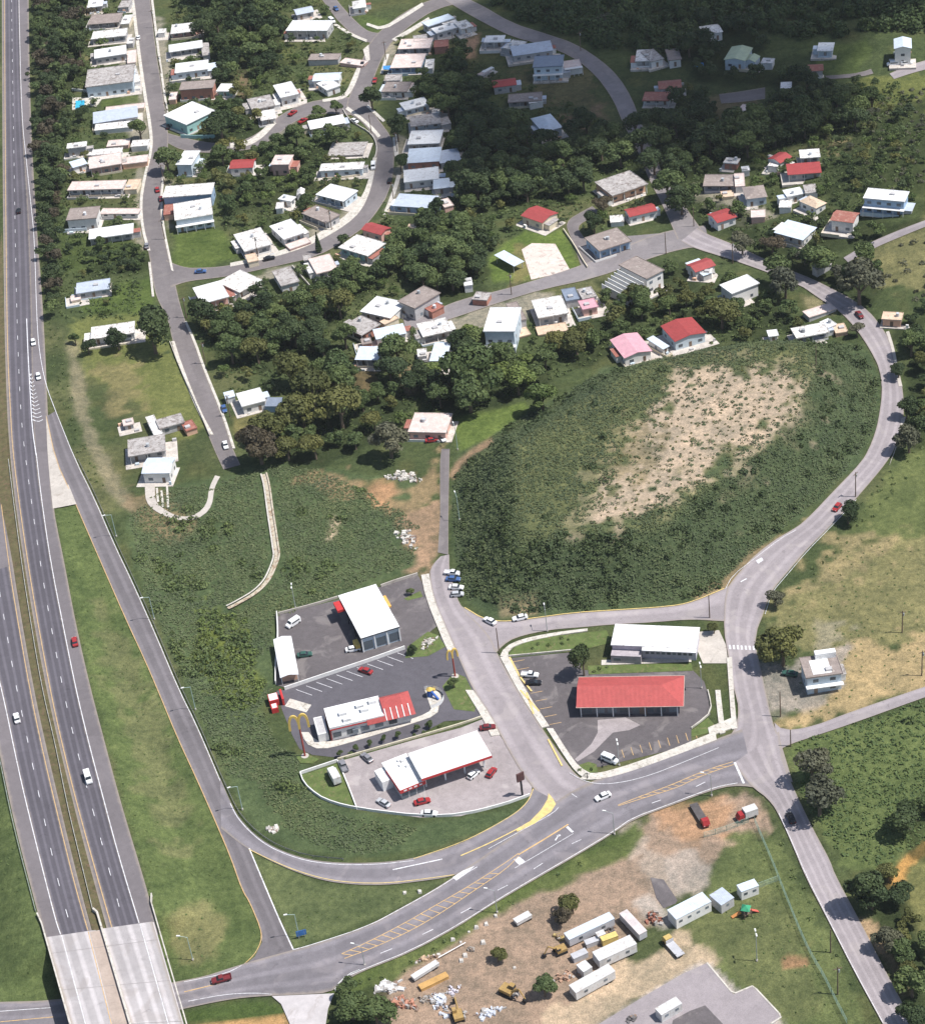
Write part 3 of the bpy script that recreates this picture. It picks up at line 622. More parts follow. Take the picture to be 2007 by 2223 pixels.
RC_Y = [(10,-60),(10,0),(11,250),(13,500),(16,750),(22,880),(29,1000),(64,1250),(109,1500),(137,1625),(168,1750),(210,1900),(243,2015),(275,2125),(303,2223)]
RC_OUT = [(62,-60),(62,0),(66,250),(80,500),(90,620),(96,720),(100,800),(104,905),(110,1000),(115,1104),(137,1206),(165,1357),(198,1500),(222,1590),(261,1739),(316,1920),(338,2003),(346,2030)]
RC_IN = [(4,-60),(4,0),(5,250),(7,500),(10,750),(20,1000),(56,1250),(100,1500),(160,1750),(200,1900),(230,2010),(238,2040)]
HW = strip('highway_carriageway', RC_IN, RC_OUT, A_SHOULD, 0.10, hfn, lanes=1)
strip('travel_lanes', RC_Y[:-2], [(41,-60),(41,0),(47,250),(60,420),(66,560),(70,700),(72,850),(79,1000),(90,1082),(110,1220),(137,1357),(165,1497),(192,1610),(220,1717),(258,1860),(304,2005)][:], A_HWY, 0.13, hfn, parent=HW, lanes=4, keep=False)
RC_W = [(79,985),(90,1082),(110,1220),(137,1357),(165,1497),(192,1610),(220,1717),(258,1860),(302,2005)]
line(HW, RC_Y[:-2], 0.2, PAINTY, 0.16, hfn)
line(HW, RC_W, 0.22, PAINTW, 0.16, hfn)
line(HW, [(41,-60),(41,0),(47,250),(57,345),(68,450),(75,520),(80,692),(85,761),(99,835),(121,893),(143,950),(165,1002)], 0.2, PAINTW, 0.16, hfn)
line(HW, [(58,692),(61,770),(66,857),(70,930),(79,990)], 0.3, PAINTW, 0.165, hfn)
dashes(HW, [(25,-40),(25,0),(29,250),(33,500),(37,700),(45,900),(56,1000),(91,1250),(137,1500),(165,1620),(199,1750),(240,1900),(270,2010)], PAINTW, 0.16, hfn)
# chevrons of the gore
for k in range(13):
    y = 812 + k*8.3; f = (y - 805)/115.0
    xl = 62 + (y-760)*0.06; xr = 66 + (y-800)*0.245
    line(HW, [(xl, y), ((xl+xr)/2, y+5), (xr, y)], 0.35, PAINTW, 0.165, hfn, 0, 'chevron')
strip('gore_slab', [(100,905),(104,1000),(115,1105)], [(101,905),(128,1000),(166,1095)], CONC, 0.17, hfn, parent=HW, keep=False)
LC_OUT = [(-90,1000),(-60,1300),(-30,1500),(3,1654),(33,1797),(82,1983),(92,2020),(104,2062)]
LC_IN = [(-30,980),(14,1100),(24,1200),(42,1316),(74,1500),(103,1632),(134,1764),(172,1920),(194,2000),(206,2045)]
HL = strip('highway_carriageway', LC_OUT, LC_IN, A_SHOULD, 0.10, hfn, lanes=1)
strip('travel_lanes', [(-50,1250),(-22,1400),(5,1500),(41,1676),(69,1794),(121,2000),(142,2062)], [(20,1230),(45,1370),(65,1500),(93,1632),(124,1764),(162,1920),(200,2048)], A_HWY, 0.13, hfn, parent=HL, lanes=4, keep=False)
line(HL, [(3,1096),(16,1200),(33,1316),(65,1498),(93,1632),(124,1764),(162,1920),(191,2021)], 0.2, PAINTY, 0.16, hfn)
line(HL, [(-22,1400),(5,1500),(41,1676),(69,1794),(121,2000),(132,2030)], 0.22, PAINTW, 0.16, hfn)
dashes(HL, [(-10,1230),(5,1320),(14,1370),(32,1475),(55,1583),(79,1700),(105,1820),(130,1930),(158,2028)], PAINTW, 0.16, hfn, start=2.0)
MED = strip('median_strip', [(-40,960),(3,1096),(24,1200),(43,1316),(74,1500),(103,1632),(134,1764),(172,1920),(198,2010),(206,2045)], [(4,500),(10,750),(19,1000),(56,1250),(100,1500),(160,1750),(200,1900),(224,1990),(232,2030)],
            M('median_weeds', (0.098, 0.088, 0.042), 0.95, 0.3, 0.5, (0.145, 0.100, 0.062), 0.5), 0.14, hfn, keep=False)
# bridge over the cross road
deckz = 6.6
bl0, br0 = on_plane(92, 2024, deckz), on_plane(338, 2003, deckz)
bl1, br1 = on_plane(170, 2290, deckz), on_plane(420, 2290, deckz)
BR = empty('highway_bridge', ((bl0+br0)/2*np.array([1,1,0])).tolist(), 0, 'pale concrete highway bridge deck crossing over the lower road', 'bridge')
borg = Vector(BR.location)
def bpt(x, y, z): p = on_plane(x, y, z); return (p[0]-borg.x, p[1]-borg.y, p[2])
mb = MB()
c4 = [bpt(100,2038,deckz), bpt(334,2003,deckz), bpt(430,2330,deckz), bpt(180,2330,deckz)]
mb.hexa([(x, y, deckz-1.1) for x, y, z in c4], [(x, y, deckz+0.14) for x, y, z in c4]); mb.build('deck', DECK, BR)
def wall_run(pts, z0, h, th, name, mat, parent, org=(0,0)):
    mb = MB(); W_ = [on_plane(x, y, z0) for x, y in pts]
    for a, b_ in zip(W_[:-1], W_[1:]):
        d = b_[:2]-a[:2]; d = d/np.linalg.norm(d); n_ = np.array([-d[1], d[0]])*th/2
        q = [a[:2]-n_, b_[:2]-n_, b_[:2]+n_, a[:2]+n_]
        mb.hexa([(p[0]-org[0], p[1]-org[1], z0) for p in q], [(p[0]-org[0], p[1]-org[1], z0+h) for p in q])
    return mb.build(name, mat, parent)
og = (borg.x, borg.y)
wall_run([(82,1988),(92,2010),(182,2330)], deckz-0.2, 1.1, 0.35, 'parapet', CONCW, BR, og)
wall_run([(330,1945),(329,1962),(436,2330)], deckz-0.2, 1.1, 0.3, 'parapet', CONCW, BR, og)
wall_run([(203,1977),(212,1985),(314,2330)], deckz+0.1, 0.95, 0.5, 'median_barrier', CONCW, BR, og)
wall_run([(104,2050),(332,2014)], -1.0, deckz-0.2, 0.8, 'abutment', CONC, BR, og)
zb = lambda x, y: np.full_like(np.asarray(x, float), deckz)
strip('deck_surface', [(100,2036),(186,2330)], [(208,2020),(308,2330)], A_DECK, 0.15, zb, parent=BR, lanes=4, keep=False, smooth=0).location = -borg
strip('deck_surface', [(216,2018),(320,2330)], [(331,2002),(428,2330)], A_DECK, 0.15, zb, parent=BR, lanes=4, keep=False, smooth=0).location = -borg
for k in range(4):
    f0, f1 = k*0.27 + 0.12, 0
    line(BR, [(100+86*f0, 2036+294*f0), (331+97*f0, 2002+328*f0)], 0.12, M('joint_dark', (0.26,0.24,0.235)), 0.185, zb, 0, 'expansion_joint').location = -borg
strip('brown_shoulder_stain', [(195,2024),(245,2223),(262,2300)], [(222,2021),(281,2223),(300,2300)], M('oxide_deck', (0.40, 0.325, 0.275), 0.9, 0.12, 0.3), 0.17, zb, parent=BR, keep=False).location = -borg
zb = lambda x, y: np.full_like(np.asarray(x, float), deckz)
for pts, mt in (([(134,2032),(190,2240)], PAINTW), ([(304,2007),(370,2240)], PAINTW), ([(192,2024),(246,2240)], PAINTY)):
    line(BR, pts, 0.2, mt, 0.19, zb, 0).location = -borg
# ramp and its two branches
RL = [(101,905),(121,1000),(154,1071),(192,1159),(233,1253),(275,1349),(316,1437),(343,1500),(385,1602),(426,1690),(467,1783),(500,1860),(527,1937),(541,1957),(567,2019),(568,2045),(552,2076),(521,2102),(470,2125)]
RR = [(121,893),(165,1003),(206,1085),(247,1181),(288,1266),(338,1379),(388,1498),(426,1574),(467,1670),(505,1760),(541,1843),(565,1900),(607,2000),(637,2064),(660,2100)]
RP = strip('exit_ramp', RL[:-3], RR[:-1], A_RAMP, 0.19, lanes=2, smooth=1)
patch('ramp_mouth', [(560,2005),(568,2019),(569,2045),(553,2077),(521,2103),(470,2126),(470,2140),(600,2110),(665,2080),(640,2064),(610,2000)], A_RAMP, 0.178, RP)
line(RP, RL, 0.2, PAINTY, 0.235, smooth=1); line(RP, RR[:10], 0.18, PAINTW, 0.235, smooth=1)
line(RP, [(541,1843),(565,1900),(607,2000),(637,2064)], 0.3, PAINTW, 0.245, smooth=1)
SL = strip('slip_road', [(478,1690),(500,1742),(516,1775),(555,1816),(596,1843),(665,1868),(747,1876),(830,1874),(898,1866),(1000,1834),(1069,1797),(1124,1764),(1148,1739),(1157,1714)],
           [(480,1800),(520,1832),(541,1846),(582,1868),(637,1893),(706,1915),(775,1923),(843,1923),(912,1915),(995,1903),(1082,1855),(1150,1815),(1190,1780),(1215,1745)], A_MAIN, 0.24, lanes=1.5)
line(SL, [(500,1746),(516,1779),(555,1820),(596,1847),(665,1872),(747,1880),(830,1878),(898,1870)], 0.18, PAINTW, 0.285)
line(SL, [(541,1846),(582,1866),(637,1890),(706,1911),(775,1919),(843,1919),(912,1911),(985,1901)], 0.2, KERBY, 0.285)
line(SL, [(853,1890),(960,1867)], 0.35, PAINTW, 0.285, smooth=0)
line(SL, [(898,1866),(1000,1832),(1069,1797),(1124,1764),(1148,1739),(1157,1714)], 0.2, KERBY, 0.29)
# arterial
AR = strip('arterial_road', [(-60,2180),(0,2177),(108,2175),(300,2150),(400,2130),(444,2122),(495,2105),(560,2085),(637,2064),(675,2054),(800,2012),(872,1972),(943,1933),(1000,1895),(1080,1840),(1150,1790),(1220,1730),(1300,1690),(1400,1655),(1500,1622),(1560,1605),(1610,1585)],
           [(-60,2262),(0,2262),(120,2262),(300,2215),(409,2190),(494,2172),(560,2165),(640,2162),(725,2157),(760,2122),(800,2106),(894,2069),(998,2012),(1036,1986),(1082,1958),(1165,1909),(1247,1862),(1330,1812),(1371,1782),(1440,1757),(1500,1734),(1555,1714),(1600,1706),(1640,1712)], A_MAIN, 0.30, lanes=3, smooth=1)
line(AR, [(637,2064),(675,2054),(800,2013),(872,1974),(943,1935),(985,1908)], 0.18, PAINTW, 0.345, smooth=1)
line(AR, [(760,2119),(800,2102),(894,2065),(998,2008),(1082,1954),(1165,1905),(1247,1858),(1330,1808),(1371,1778),(1440,1753),(1500,1730),(1555,1710),(1600,1702)], 0.18, PAINTW, 0.345, smooth=1)
line(AR, [(0,2198),(112,2190)], 0.16, PAINTW, 0.345, smooth=0); line(AR, [(0,2221),(118,2210)], 0.2, PAINTY, 0.345, smooth=0)
line(AR, [(400,2134),(440,2126),(470,2120),(500,2112),(525,2098)], 0.16, PAINTW, 0.345)
line(AR, [(400,2156),(478,2137)], 0.25, PAINTY, 0.345, smooth=0)
line(AR, [(409,2176),(494,2160),(560,2158),(590,2161)], 0.16, PAINTW, 0.345)
I1, I2 = [(742,2073),(800,2047),(872,2010),(950,1965),(1020,1925),(1090,1880),(1125,1855)], [(748,2083),(806,2062),(890,2024),(960,1983),(1030,1935),(1100,1888),(1125,1861)]
line(AR, I1, 0.2, PAINTY, 0.345, smooth=1); line(AR, I2, 0.2, PAINTY, 0.345, smooth=1)
i1 = resample(I1, 24); i2 = resample(I2, 24)
for k in range(0, 20): line(AR, [tuple(i1[k]), tuple(i2[k+1])], 0.2, PAINTY, 0.35, smooth=0, name='hatch_bar')
line(AR, [(1125,1858),(1180,1825),(1233,1792)], 0.4, PAINTY, 0.35, smooth=0)
line(AR, [(1117,1887),(1180,1850),(1244,1812)], 0.14, PAINTW, 0.345, smooth=0)
line(AR, [(1230,1797),(1243,1809)], 0.7, PAINTW, 0.35, smooth=0, name='stop_line')
line(AR, [(1205,1827),(1211,1822),(1213,1814)], 0.35, PAINTW, 0.35, smooth=0, name='turn_arrow'); line(AR, [(1209,1818),(1216,1815)], 0.6, PAINTW, 0.35, smooth=0, name='turn_arrow')
patch('painted_square', [(1114,1866),(1127,1860),(1140,1871),(1126,1878)], PAINTW, 0.345, AR)
K1, K2 = [(1341,1750),(1400,1727),(1460,1705),(1500,1687),(1550,1668),(1590,1656)], [(1341,1752),(1405,1732),(1470,1712),(1505,1694),(1555,1674),(1592,1662)]
line(AR, K1, 0.2, PAINTY, 0.345, smooth=1); line(AR, K2, 0.2, PAINTY, 0.345, smooth=1)
k1 = resample(K1, 18); k2 = resample(K2, 18)
for k in range(3, 16): line(AR, [tuple(k1[k]), tuple(k2[k+1])], 0.18, PAINTY, 0.35, smooth=0, name='hatch_bar')
line(AR, [(1594,1657),(1614,1703)], 0.6, PAINTW, 0.35, smooth=0, name='stop_line')
for a, b_ in (((826,2072),(851,2062)),((917,2031),(940,2020)),((1000,1985),(1022,1973)),((1080,1935),(1102,1924)),((1158,1889),(1178,1876)),((1241,1834),(1261,1825)),((1414,1746),(1434,1739)),((1510,1710),(1530,1700)),((1000,1905),(1036,1884)),((1240,1725),(1252,1733))):
    line(AR, [a, b_], 0.18, PAINTW, 0.345, smooth=0, name='lane_dash')
patch('gore_paint', [(982,1905),(1005,1890),(1030,1880),(1012,1897),(990,1912)], PAINTW, 0.352, AR)
Y1 = [(1120,1800),(1150,1783),(1175,1757),(1188,1735),(1190,1722),(1200,1734),(1206,1746),(1196,1762),(1160,1788),(1122,1806)]
line(AR, [(1000,1860),(1060,1834),(1121,1803)], 0.35, KERBY, 0.35)
patch('yellow_painted_island', Y1, KERBY, 0.352, AR)
line(AR, [(1060,1845),(1150,1795),(1200,1768),(1212,1755)], 0.14, PAINTW, 0.348)
line(AR, [(1236,1680),(1270,1700),(1320,1706),(1400,1690),(1500,1650),(1560,1625)], 0.16, PAINTW, 0.345)
# concrete driveway going south
patch('concrete_driveway', [(590,2163),(725,2157),(712,2190),(706,2230),(706,2300),(640,2300),(629,2223),(610,2180)], DECK, 0.36)
# right-hand roads
ER = strip('east_road', [(1540,1640),(1598,1590),(1604,1527),(1590,1497),(1581,1428),(1571,1379),(1571,1330),(1574,1280),(1596,1253),(1637,1206),(1692,1165),(1728,1148),(1761,1118),(1802,1074),(1874,1000),(1892,960),(1904,926),(1915,852),(1909,802),(1896,775),(1868,728),(1827,679),(1775,648),(1745,624),(1700,606),(1660,590),(1580,562),(1500,538),(1478,524)],
           [(1720,1700),(1690,1600),(1676,1571),(1665,1520),(1650,1450),(1635,1385),(1657,1335),(1670,1288),(1706,1247),(1747,1198),(1810,1135),(1857,1085),(1929,1000),(1945,967),(1962,918),(1960,850),(1953,816),(1940,761),(1923,725),(1898,690),(1876,668),(1840,645),(1802,626),(1761,605),(1700,582),(1665,566),(1590,530),(1530,508),(1512,496)], A_PALE, 0.27, lanes=3, smooth=1)
SE = strip('southeast_road', [(1590,1660),(1632,1712),(1665,1734),(1687,1764),(1720,1838),(1747,1905),(1798,2003),(1853,2111),(1914,2223),(1940,2270)],
           [(1690,1590),(1700,1660),(1720,1710),(1764,1802),(1802,1871),(1811,1900),(1875,2019),(1914,2096),(1956,2175),(1975,2215),(2000,2265)], A_PALE, 0.33, lanes=4, smooth=1)
line(SE, [(1690,1768),(1722,1838),(1750,1905),(1800,2003),(1855,2111),(1916,2223)], 0.15, PAINTW, 0.37, smooth=1)
strip('side_lane', [(1680,1570),(1700,1588),(1760,1580),(1850,1545),(2007,1492),(2080,1468)], [(1690,1630),(1712,1618),(1760,1602),(1850,1572),(2007,1515),(2080,1490)], A_PALE, 0.24, lanes=1, smooth=1)
for k in range(7):
    x = 1583 + k*8.6; line(ER, [(x, 1402+k*0.4), (x+1.5, 1411+k*0.4)], 0.55, PAINTW, 0.32, smooth=0, name='crossing_stripe')
line(ER, [(1574,1280),(1590,1250),(1640,1212),(1694,1170),(1728,1152)], 0.14, PAINTW, 0.315, smooth=1)
line(ER, [(1660,1335),(1674,1288),(1710,1247),(1750,1199),(1812,1136),(1858,1086)], 0.14, PAINTW, 0.315, smooth=1)
patch('paint_mark', [(1640,1217),(1652,1210),(1657,1216),(1645,1224)], PAINTW, 0.36, ER)
line(ER, [(1607,1265),(1620,1258)], 0.4, PAINTW, 0.315, smooth=0, name='turn_arrow')
# streets round the shops
CS = strip('shop_street', [(956,1209),(937,1228),(931,1247),(940,1299),(975,1382),(1000,1440),(1027,1500),(1066,1558),(1110,1643),(1150,1705),(1175,1730),(1200,1760)],
           [(975,1205),(975,1240),(985,1275),(1000,1321),(1060,1375),(1082,1426),(1126,1505),(1176,1582),(1236,1668),(1262,1695),(1290,1702),(1310,1700)], A_PALE, 0.21, lanes=2, smooth=1)
UP = strip('upper_street', [(960,1290),(1008,1321),(1049,1346),(1090,1352),(1137,1347),(1247,1332),(1330,1327),(1453,1319),(1500,1310),(1571,1280),(1600,1262)],
           [(1010,1440),(1060,1440),(1085,1407),(1115,1385),(1192,1368),(1260,1363),(1324,1357),(1420,1352),(1500,1345),(1571,1350),(1610,1350)], A_PALE, 0.18, lanes=1, smooth=1)
line(UP, [(1008,1320),(1049,1345),(1090,1351),(1137,1346),(1247,1331),(1330,1326),(1453,1318),(1500,1309),(1571,1279)], 0.3, KERBY, 0.30, smooth=1, name='kerb')
strip('asphalt_path', [(958,975),(955,1000),(955,1124),(950,1200)], [(976,975),(975,1000),(973,1124),(973,1205)], A_LOCAL, 0.13, lanes=1, smooth=0)
# neighbourhood streets
NS = strip('main_street', [(280,-40),(288,0),(299,100),(313,200),(327,275),(330,320),(314,385),(305,440),(310,500),(324,550),(330,605),(341,650),(365,692),(374,740),(393,800),(434,900),(464,975),(485,1020)],
           [(320,-40),(327,0),(337,100),(353,200),(364,275),(366,320),(354,385),(347,440),(353,500),(364,550),(378,605),(388,650),(400,692),(420,740),(440,800),(481,900),(505,975),(522,1010)], A_LOCAL, 0.16, lanes=1, smooth=1)
strip('side_street', [(360,565),(398,582),(450,582),(500,577),(600,555),(670,535),(740,490),(775,460),(805,405),(818,343),(812,297),(785,263),(745,240),(768,185),(788,124),(806,85),(850,45),(905,10),(960,-8)],
      [(370,625),(400,612),(450,606),(500,600),(600,578),(690,558),(770,510),(805,480),(848,415),(857,343),(850,297),(825,265),(800,228),(808,178),(830,124),(850,90),(895,52),(945,20),(1000,6)], A_LOCAL, 0.19, lanes=1, smooth=1)
strip('branch_street', [(675,-30),(700,0),(740,55),(790,90),(815,95)], [(710,-30),(730,0),(775,50),(805,72),(840,70)], A_LOCAL, 0.165, lanes=1, smooth=1)
strip('cross_lane', [(345,300),(400,330),(467,332),(500,330),(560,322),(600,295),(640,262),(690,245),(770,250)], [(350,285),(410,302),(467,312),(520,308),(560,290),(600,255),(640,232),(690,216),(770,210)], A_LOCAL, 0.145, lanes=1, smooth=1)
HILLR = strip('hill_road', [(950,-10),(1000,22),(1060,55),(1110,80),(1180,98),(1240,122),(1290,160),(1330,215),(1350,265),(1385,330),(1405,385),(1440,450),(1470,520)],
      [(985,-15),(1040,8),(1110,50),(1180,72),(1250,95),(1310,135),(1345,170),(1372,215),(1390,265),(1420,330),(1440,385),(1480,440),(1530,510)], A_MID, 0.22, lanes=1, smooth=1)
strip('lower_lane', [(1530,490),(1450,500),(1380,525),(1275,572),(1180,603),(1090,630),(1000,650),(930,680),(875,690)], [(1540,535),(1480,540),(1400,565),(1290,605),(1180,628),(1090,655),(1000,686),(940,705),(880,718)], A_MID, 0.20, lanes=1, smooth=1)
strip('court_lane', [(1285,448),(1262,460),(1225,482),(1240,520),(1255,560),(1265,590)], [(1300,460),(1280,475),(1250,492),(1270,520),(1290,555),(1305,585)], A_LOCAL, 0.175, lanes=1, smooth=1)
patch_pts = [(1290,540),(1360,515),(1500,505),(1520,530),(1400,560),(1300,590)]
strip('school_yard', [(1265,520),(1300,545),(1310,585)], [(1500,500),(1510,520),(1500,535)], A_MID, 0.155, lanes=1, smooth=0)
strip('ridge_lane', [(1830,560),(1880,530),(1950,500),(2030,470)], [(1840,570),(1890,542),(1960,512),(2030,484)], A_PALE, 0.2, lanes=1)
strip('far_lane', [(1790,165),(1860,160),(1890,150)], [(1795,172),(1865,168),(1895,160)], A_LOCAL, 0.2, lanes=1)
strip('far_lane', [(1930,160),(1970,142),(2020,128)], [(1940,172),(1975,160),(2020,148)], A_PALE, 0.2, lanes=1)
strip('dark_lane', [(1560,205),(1600,200),(1660,190)], [(1565,225),(1610,222),(1660,215)], A_LOCAL, 0.2, lanes=1)
# pavements: raised 0.15 m
def pave(l, r, mat=CONCW, dz=0.34, smooth=1, name='pavement'): return strip(name, l, r, mat, dz, lanes=1, skirt=0.4, smooth=smooth, cross=1, keep=False)
pave([(277,-40),(285,0),(296,100),(310,200),(323,275),(327,325),(311,385),(302,440),(307,500),(320,545)], [(284,-40),(292,0),(303,100),(317,200),(330,275),(333,322),(317,385),(308,440),(313,500),(327,545)])
pave([(322,-40),(328,0),(340,100),(354,200),(364,265)], [(327,-40),(333,0),(345,100),(359,200),(369,265)])
pave([(352,385),(347,440),(353,500),(364,550),(372,588)], [(357,385),(352,440),(358,500),(369,550),(377,590)])
pave([(372,742),(388,795),(428,895),(458,945)], [(379,742),(396,795),(436,895),(464,945)])
pave([(401,700),(420,742),(440,800),(481,900),(505,975)], [(405,698),(425,740),(446,800),(487,900),(511,975)])
pave([(322,570),(326,605),(330,645)], [(327,570),(331,605),(335,645)])
pave([(500,572),(560,560),(640,535),(690,508),(740,478),(775,445),(797,405),(810,343)], [(500,580),(560,568),(645,545),(700,520),(750,490),(785,458),(806,410),(818,343)])
pave([(820,300),(812,290),(785,262),(750,238)], [(826,296),(817,284),(790,258),(755,232)], dz=0.36)
pave([(830,470),(850,420),(862,380)], [(838,472),(858,422),(870,382)], dz=0.34)
pave([(852,300),(856,340)], [(862,298),(866,340)])
pave([(724,55),(760,78),(795,92)], [(727,50),(763,73),(797,87)])
pave([(788,108),(795,135)], [(800,98),(803,130)], dz=0.36)
pave([(700,222),(740,218),(760,205),(775,175),(783,148)], [(700,216),(738,211),(752,200),(765,170),(776,145)], dz=0.30)
pave([(838,118),(825,160)], [(845,118),(831,160)]); pave([(795,232),(830,265)], [(799,228),(836,262)])
pave([(795,55),(830,68),(880,38),(920,12)], [(797,50),(830,61),(876,32),(916,6)], dz=0.3)
pave([(850,86),(890,62),(930,38)], [(858,90),(896,68),(934,44)], dz=0.33)
pave([(500,322),(540,318),(570,300),(600,268)], [(500,312),(535,308),(562,290),(590,262)], dz=0.3)
# shop blocks
pave([(1027,1500),(1066,1558),(1085,1597)], [(1010,1500),(1048,1562),(1066,1600)], dz=0.36)
pave([(931,1247),(940,1299),(975,1382),(988,1412)], [(914,1250),(924,1300),(958,1384),(972,1415)], dz=0.36)
pave([(1085,1428),(1126,1505),(1176,1582)], [(1104,1428),(1143,1505),(1192,1578)], dz=0.36)
pave([(1186,1583),(1222,1640),(1250,1680),(1275,1694)], [(1200,1583),(1236,1640),(1258,1668),(1280,1680)], dz=0.36)
pave([(1258,1694),(1300,1695),(1360,1680),(1450,1648),(1555,1608)], [(1270,1680),(1300,1681),(1360,1664),(1450,1632),(1552,1590)], dz=0.36)
pave([(1540,1600),(1596,1580)], [(1536,1582),(1588,1560)], dz=0.38)
pave([(1552,1500),(1556,1545),(1562,1595)], [(1563,1500),(1568,1545),(1574,1592)], dz=0.36)
pave([(1577,1430),(1582,1500),(1586,1560),(1588,1585)], [(1588,1428),(1592,1500),(1597,1560),(1600,1583)], dz=0.37)
pave([(1085,1426),(1090,1412),(1117,1393),(1192,1376),(1275,1366)], [(1104,1430),(1100,1416),(1122,1400),(1194,1383),(1275,1371)], dz=0.34)
patch('concrete_forecourt', [(1512,1372),(1560,1368),(1575,1400),(1580,1440),(1525,1440),(1512,1410)], CONC, 0.15)
pave([(1945,967),(1962,918),(1966,905)], [(1930,1010),(1950,960),(1955,910)], CONC, 0.33)
pave([(1929,720),(1940,755),(1947,790)], [(1922,722),(1934,757),(1941,792)], CONC, 0.35)
pave([(1944,812),(1950,840)], [(1951,812),(1958,840)], CONC, 0.35)
# lots
patch('workshop_lot', px('T12', (375,1215),(850,1100),(1480,905),(1535,1000),(1640,1300),(1400,1500),(470,1800),(360,1775)), A_LOT, 0.075)
patch('drive_through_lot', [(600,1500),(618,1497),(879,1407),(990,1370),(1032,1485),(1045,1530),(1050,1560),(964,1566),(900,1600),(733,1645),(678,1639),(650,1626),(634,1596),(612,1541)], A_FF, 0.085)
patch('petrol_forecourt', [(733,1654),(900,1606),(1000,1580),(1048,1561),(1080,1590),(1125,1655),(1155,1705),(1152,1728),(1000,1772),(912,1775),(775,1758)], A_LOTP, 0.095)
patch('restaurant_lot', [(1104,1429),(1253,1415),(1262,1455),(1500,1452),(1528,1480),(1538,1514),(1541,1552),(1500,1582),(1500,1618),(1302,1665),(1242,1662),(1179,1571)], A_LOT, 0.08)
patch('pale_spill', px('T23', (1080,230),(1300,210),(1420,270),(1330,310),(1200,330),(1050,480),(920,560),(900,540),(1030,420),(1080,330)), A_LOTP, 0.105)

patch('yard_slab', [(1534,2091),(1591,2159),(1634,2141),(1697,2208),(1675,2226),(1690,2300),(1240,2300),(1300,2223),(1400,2162),(1480,2115)], A_PALE, 0.10)
o = line(None, [(1534,2091),(1591,2159),(1634,2141),(1697,2208),(1672,2224)], 0.4, CONCW, 0.17, smooth=0, name='slab_kerb'); tag(o, kind='structure')
patch('old_parking', [(1411,1905),(1440,1910),(1470,1955),(1466,1962),(1440,1972),(1424,1950)], A_LOT, 0.10)
patch('old_parking', [(1497,2195),(1530,2183),(1570,2225),(1560,2260),(1450,2260),(1460,2215)], A_LOT, 0.125)
# ------------------------------------------------------------------ houses
ROOFS = {
 'white': M('roof_white', (0.76, 0.76, 0.755), 0.7, 0.07, 0.5, (0.50, 0.48, 0.45), 0.4),
 'whiteold': M('roof_white_weathered', (0.70, 0.685, 0.66), 0.85, 0.15, 0.45, (0.30, 0.26, 0.23), 0.6),
 'grey': M('roof_grey_weathered', (0.40, 0.375, 0.36), 0.9, 0.2, 0.45, (0.20, 0.17, 0.155), 0.65),
 'brown': M('roof_brown_grey', (0.27, 0.225, 0.205), 0.9, 0.18, 0.5, (0.42, 0.37, 0.33), 0.3),
 'pink': M('roof_pinkish', (0.60, 0.49, 0.45), 0.9, 0.14, 0.5, (0.72, 0.67, 0.62), 0.4),
 'bluegrey': corrugated('roof_blue_grey_metal', (0.47, 0.52, 0.60), (0.36, 0.36, 0.40), 0.25),
 'ltblue': corrugated('roof_pale_blue_metal', (0.58, 0.65, 0.73), (0.45, 0.47, 0.52), 0.2),
 'red': corrugated('roof_red_metal', (0.34, 0.062, 0.06), (0.24, 0.05, 0.045), 0.25, 0.55),
 'rust': corrugated('roof_rusty_metal', (0.33, 0.13, 0.10), (0.42, 0.24, 0.19), 0.45, 0.7),
 'magenta': corrugated('roof_pink_metal', (0.62, 0.34, 0.39), (0.68, 0.44, 0.46), 0.3, 0.55),
 'green': corrugated('roof_pale_green_metal', (0.48, 0.54, 0.36), (0.36, 0.42, 0.30), 0.25),
 'tan': M('roof_tan', (0.60, 0.46, 0.34), 0.85, 0.14, 0.5, (0.36, 0.24, 0.17), 0.3),
 'bluedark': corrugated('roof_slate_blue', (0.22, 0.26, 0.33), (0.30, 0.33, 0.38), 0.3),
}
WALLS = {
 'white': M('wall_white', (0.72, 0.71, 0.69), 0.85, 0.08, 0.8, (0.5, 0.47, 0.43), 0.1),
 'cream': M('wall_cream', (0.68, 0.60, 0.46), 0.85, 0.1, 0.8),
 'pink': M('wall_pink', (0.66, 0.42, 0.36), 0.85, 0.1, 0.8),
 'blue': M('wall_blue', (0.30, 0.42, 0.56), 0.85, 0.1, 0.8),
 'ltblue': M('wall_pale_blue', (0.52, 0.60, 0.66), 0.85, 0.1, 0.8),
 'teal': M('wall_teal', (0.30, 0.50, 0.48), 0.85, 0.1, 0.8),
 'grey': M('wall_grey', (0.46, 0.45, 0.45), 0.85, 0.12, 0.8, (0.3, 0.28, 0.27), 0.3),
 'brick': M('wall_brick_red', (0.42, 0.20, 0.15), 0.9, 0.14, 0.9),
 'peach': M('wall_peach', (0.70, 0.44, 0.31), 0.85, 0.1, 0.8),
 'lav': M('wall_lavender_grey', (0.50, 0.48, 0.53), 0.85, 0.1, 0.8),
}
TANKM = M('tank_plastic', (0.5, 0.52, 0.54), 0.6, 0.1, 1.0, orand=0.4)
PATIO = M('patio_concrete', (0.52, 0.475, 0.43), 0.9, 0.2, 0.4, (0.30, 0.26, 0.22), 0.35)
WIN_ME = MB().box(-0.5, -0.5, -0.5, 0.5, 0.5, 0.5).mesh('window', WINM)
POST_ME = MB().box(-0.5, -0.5, -0.5, 0.5, 0.5, 0.5).mesh('veranda_post', WALLS['white'])
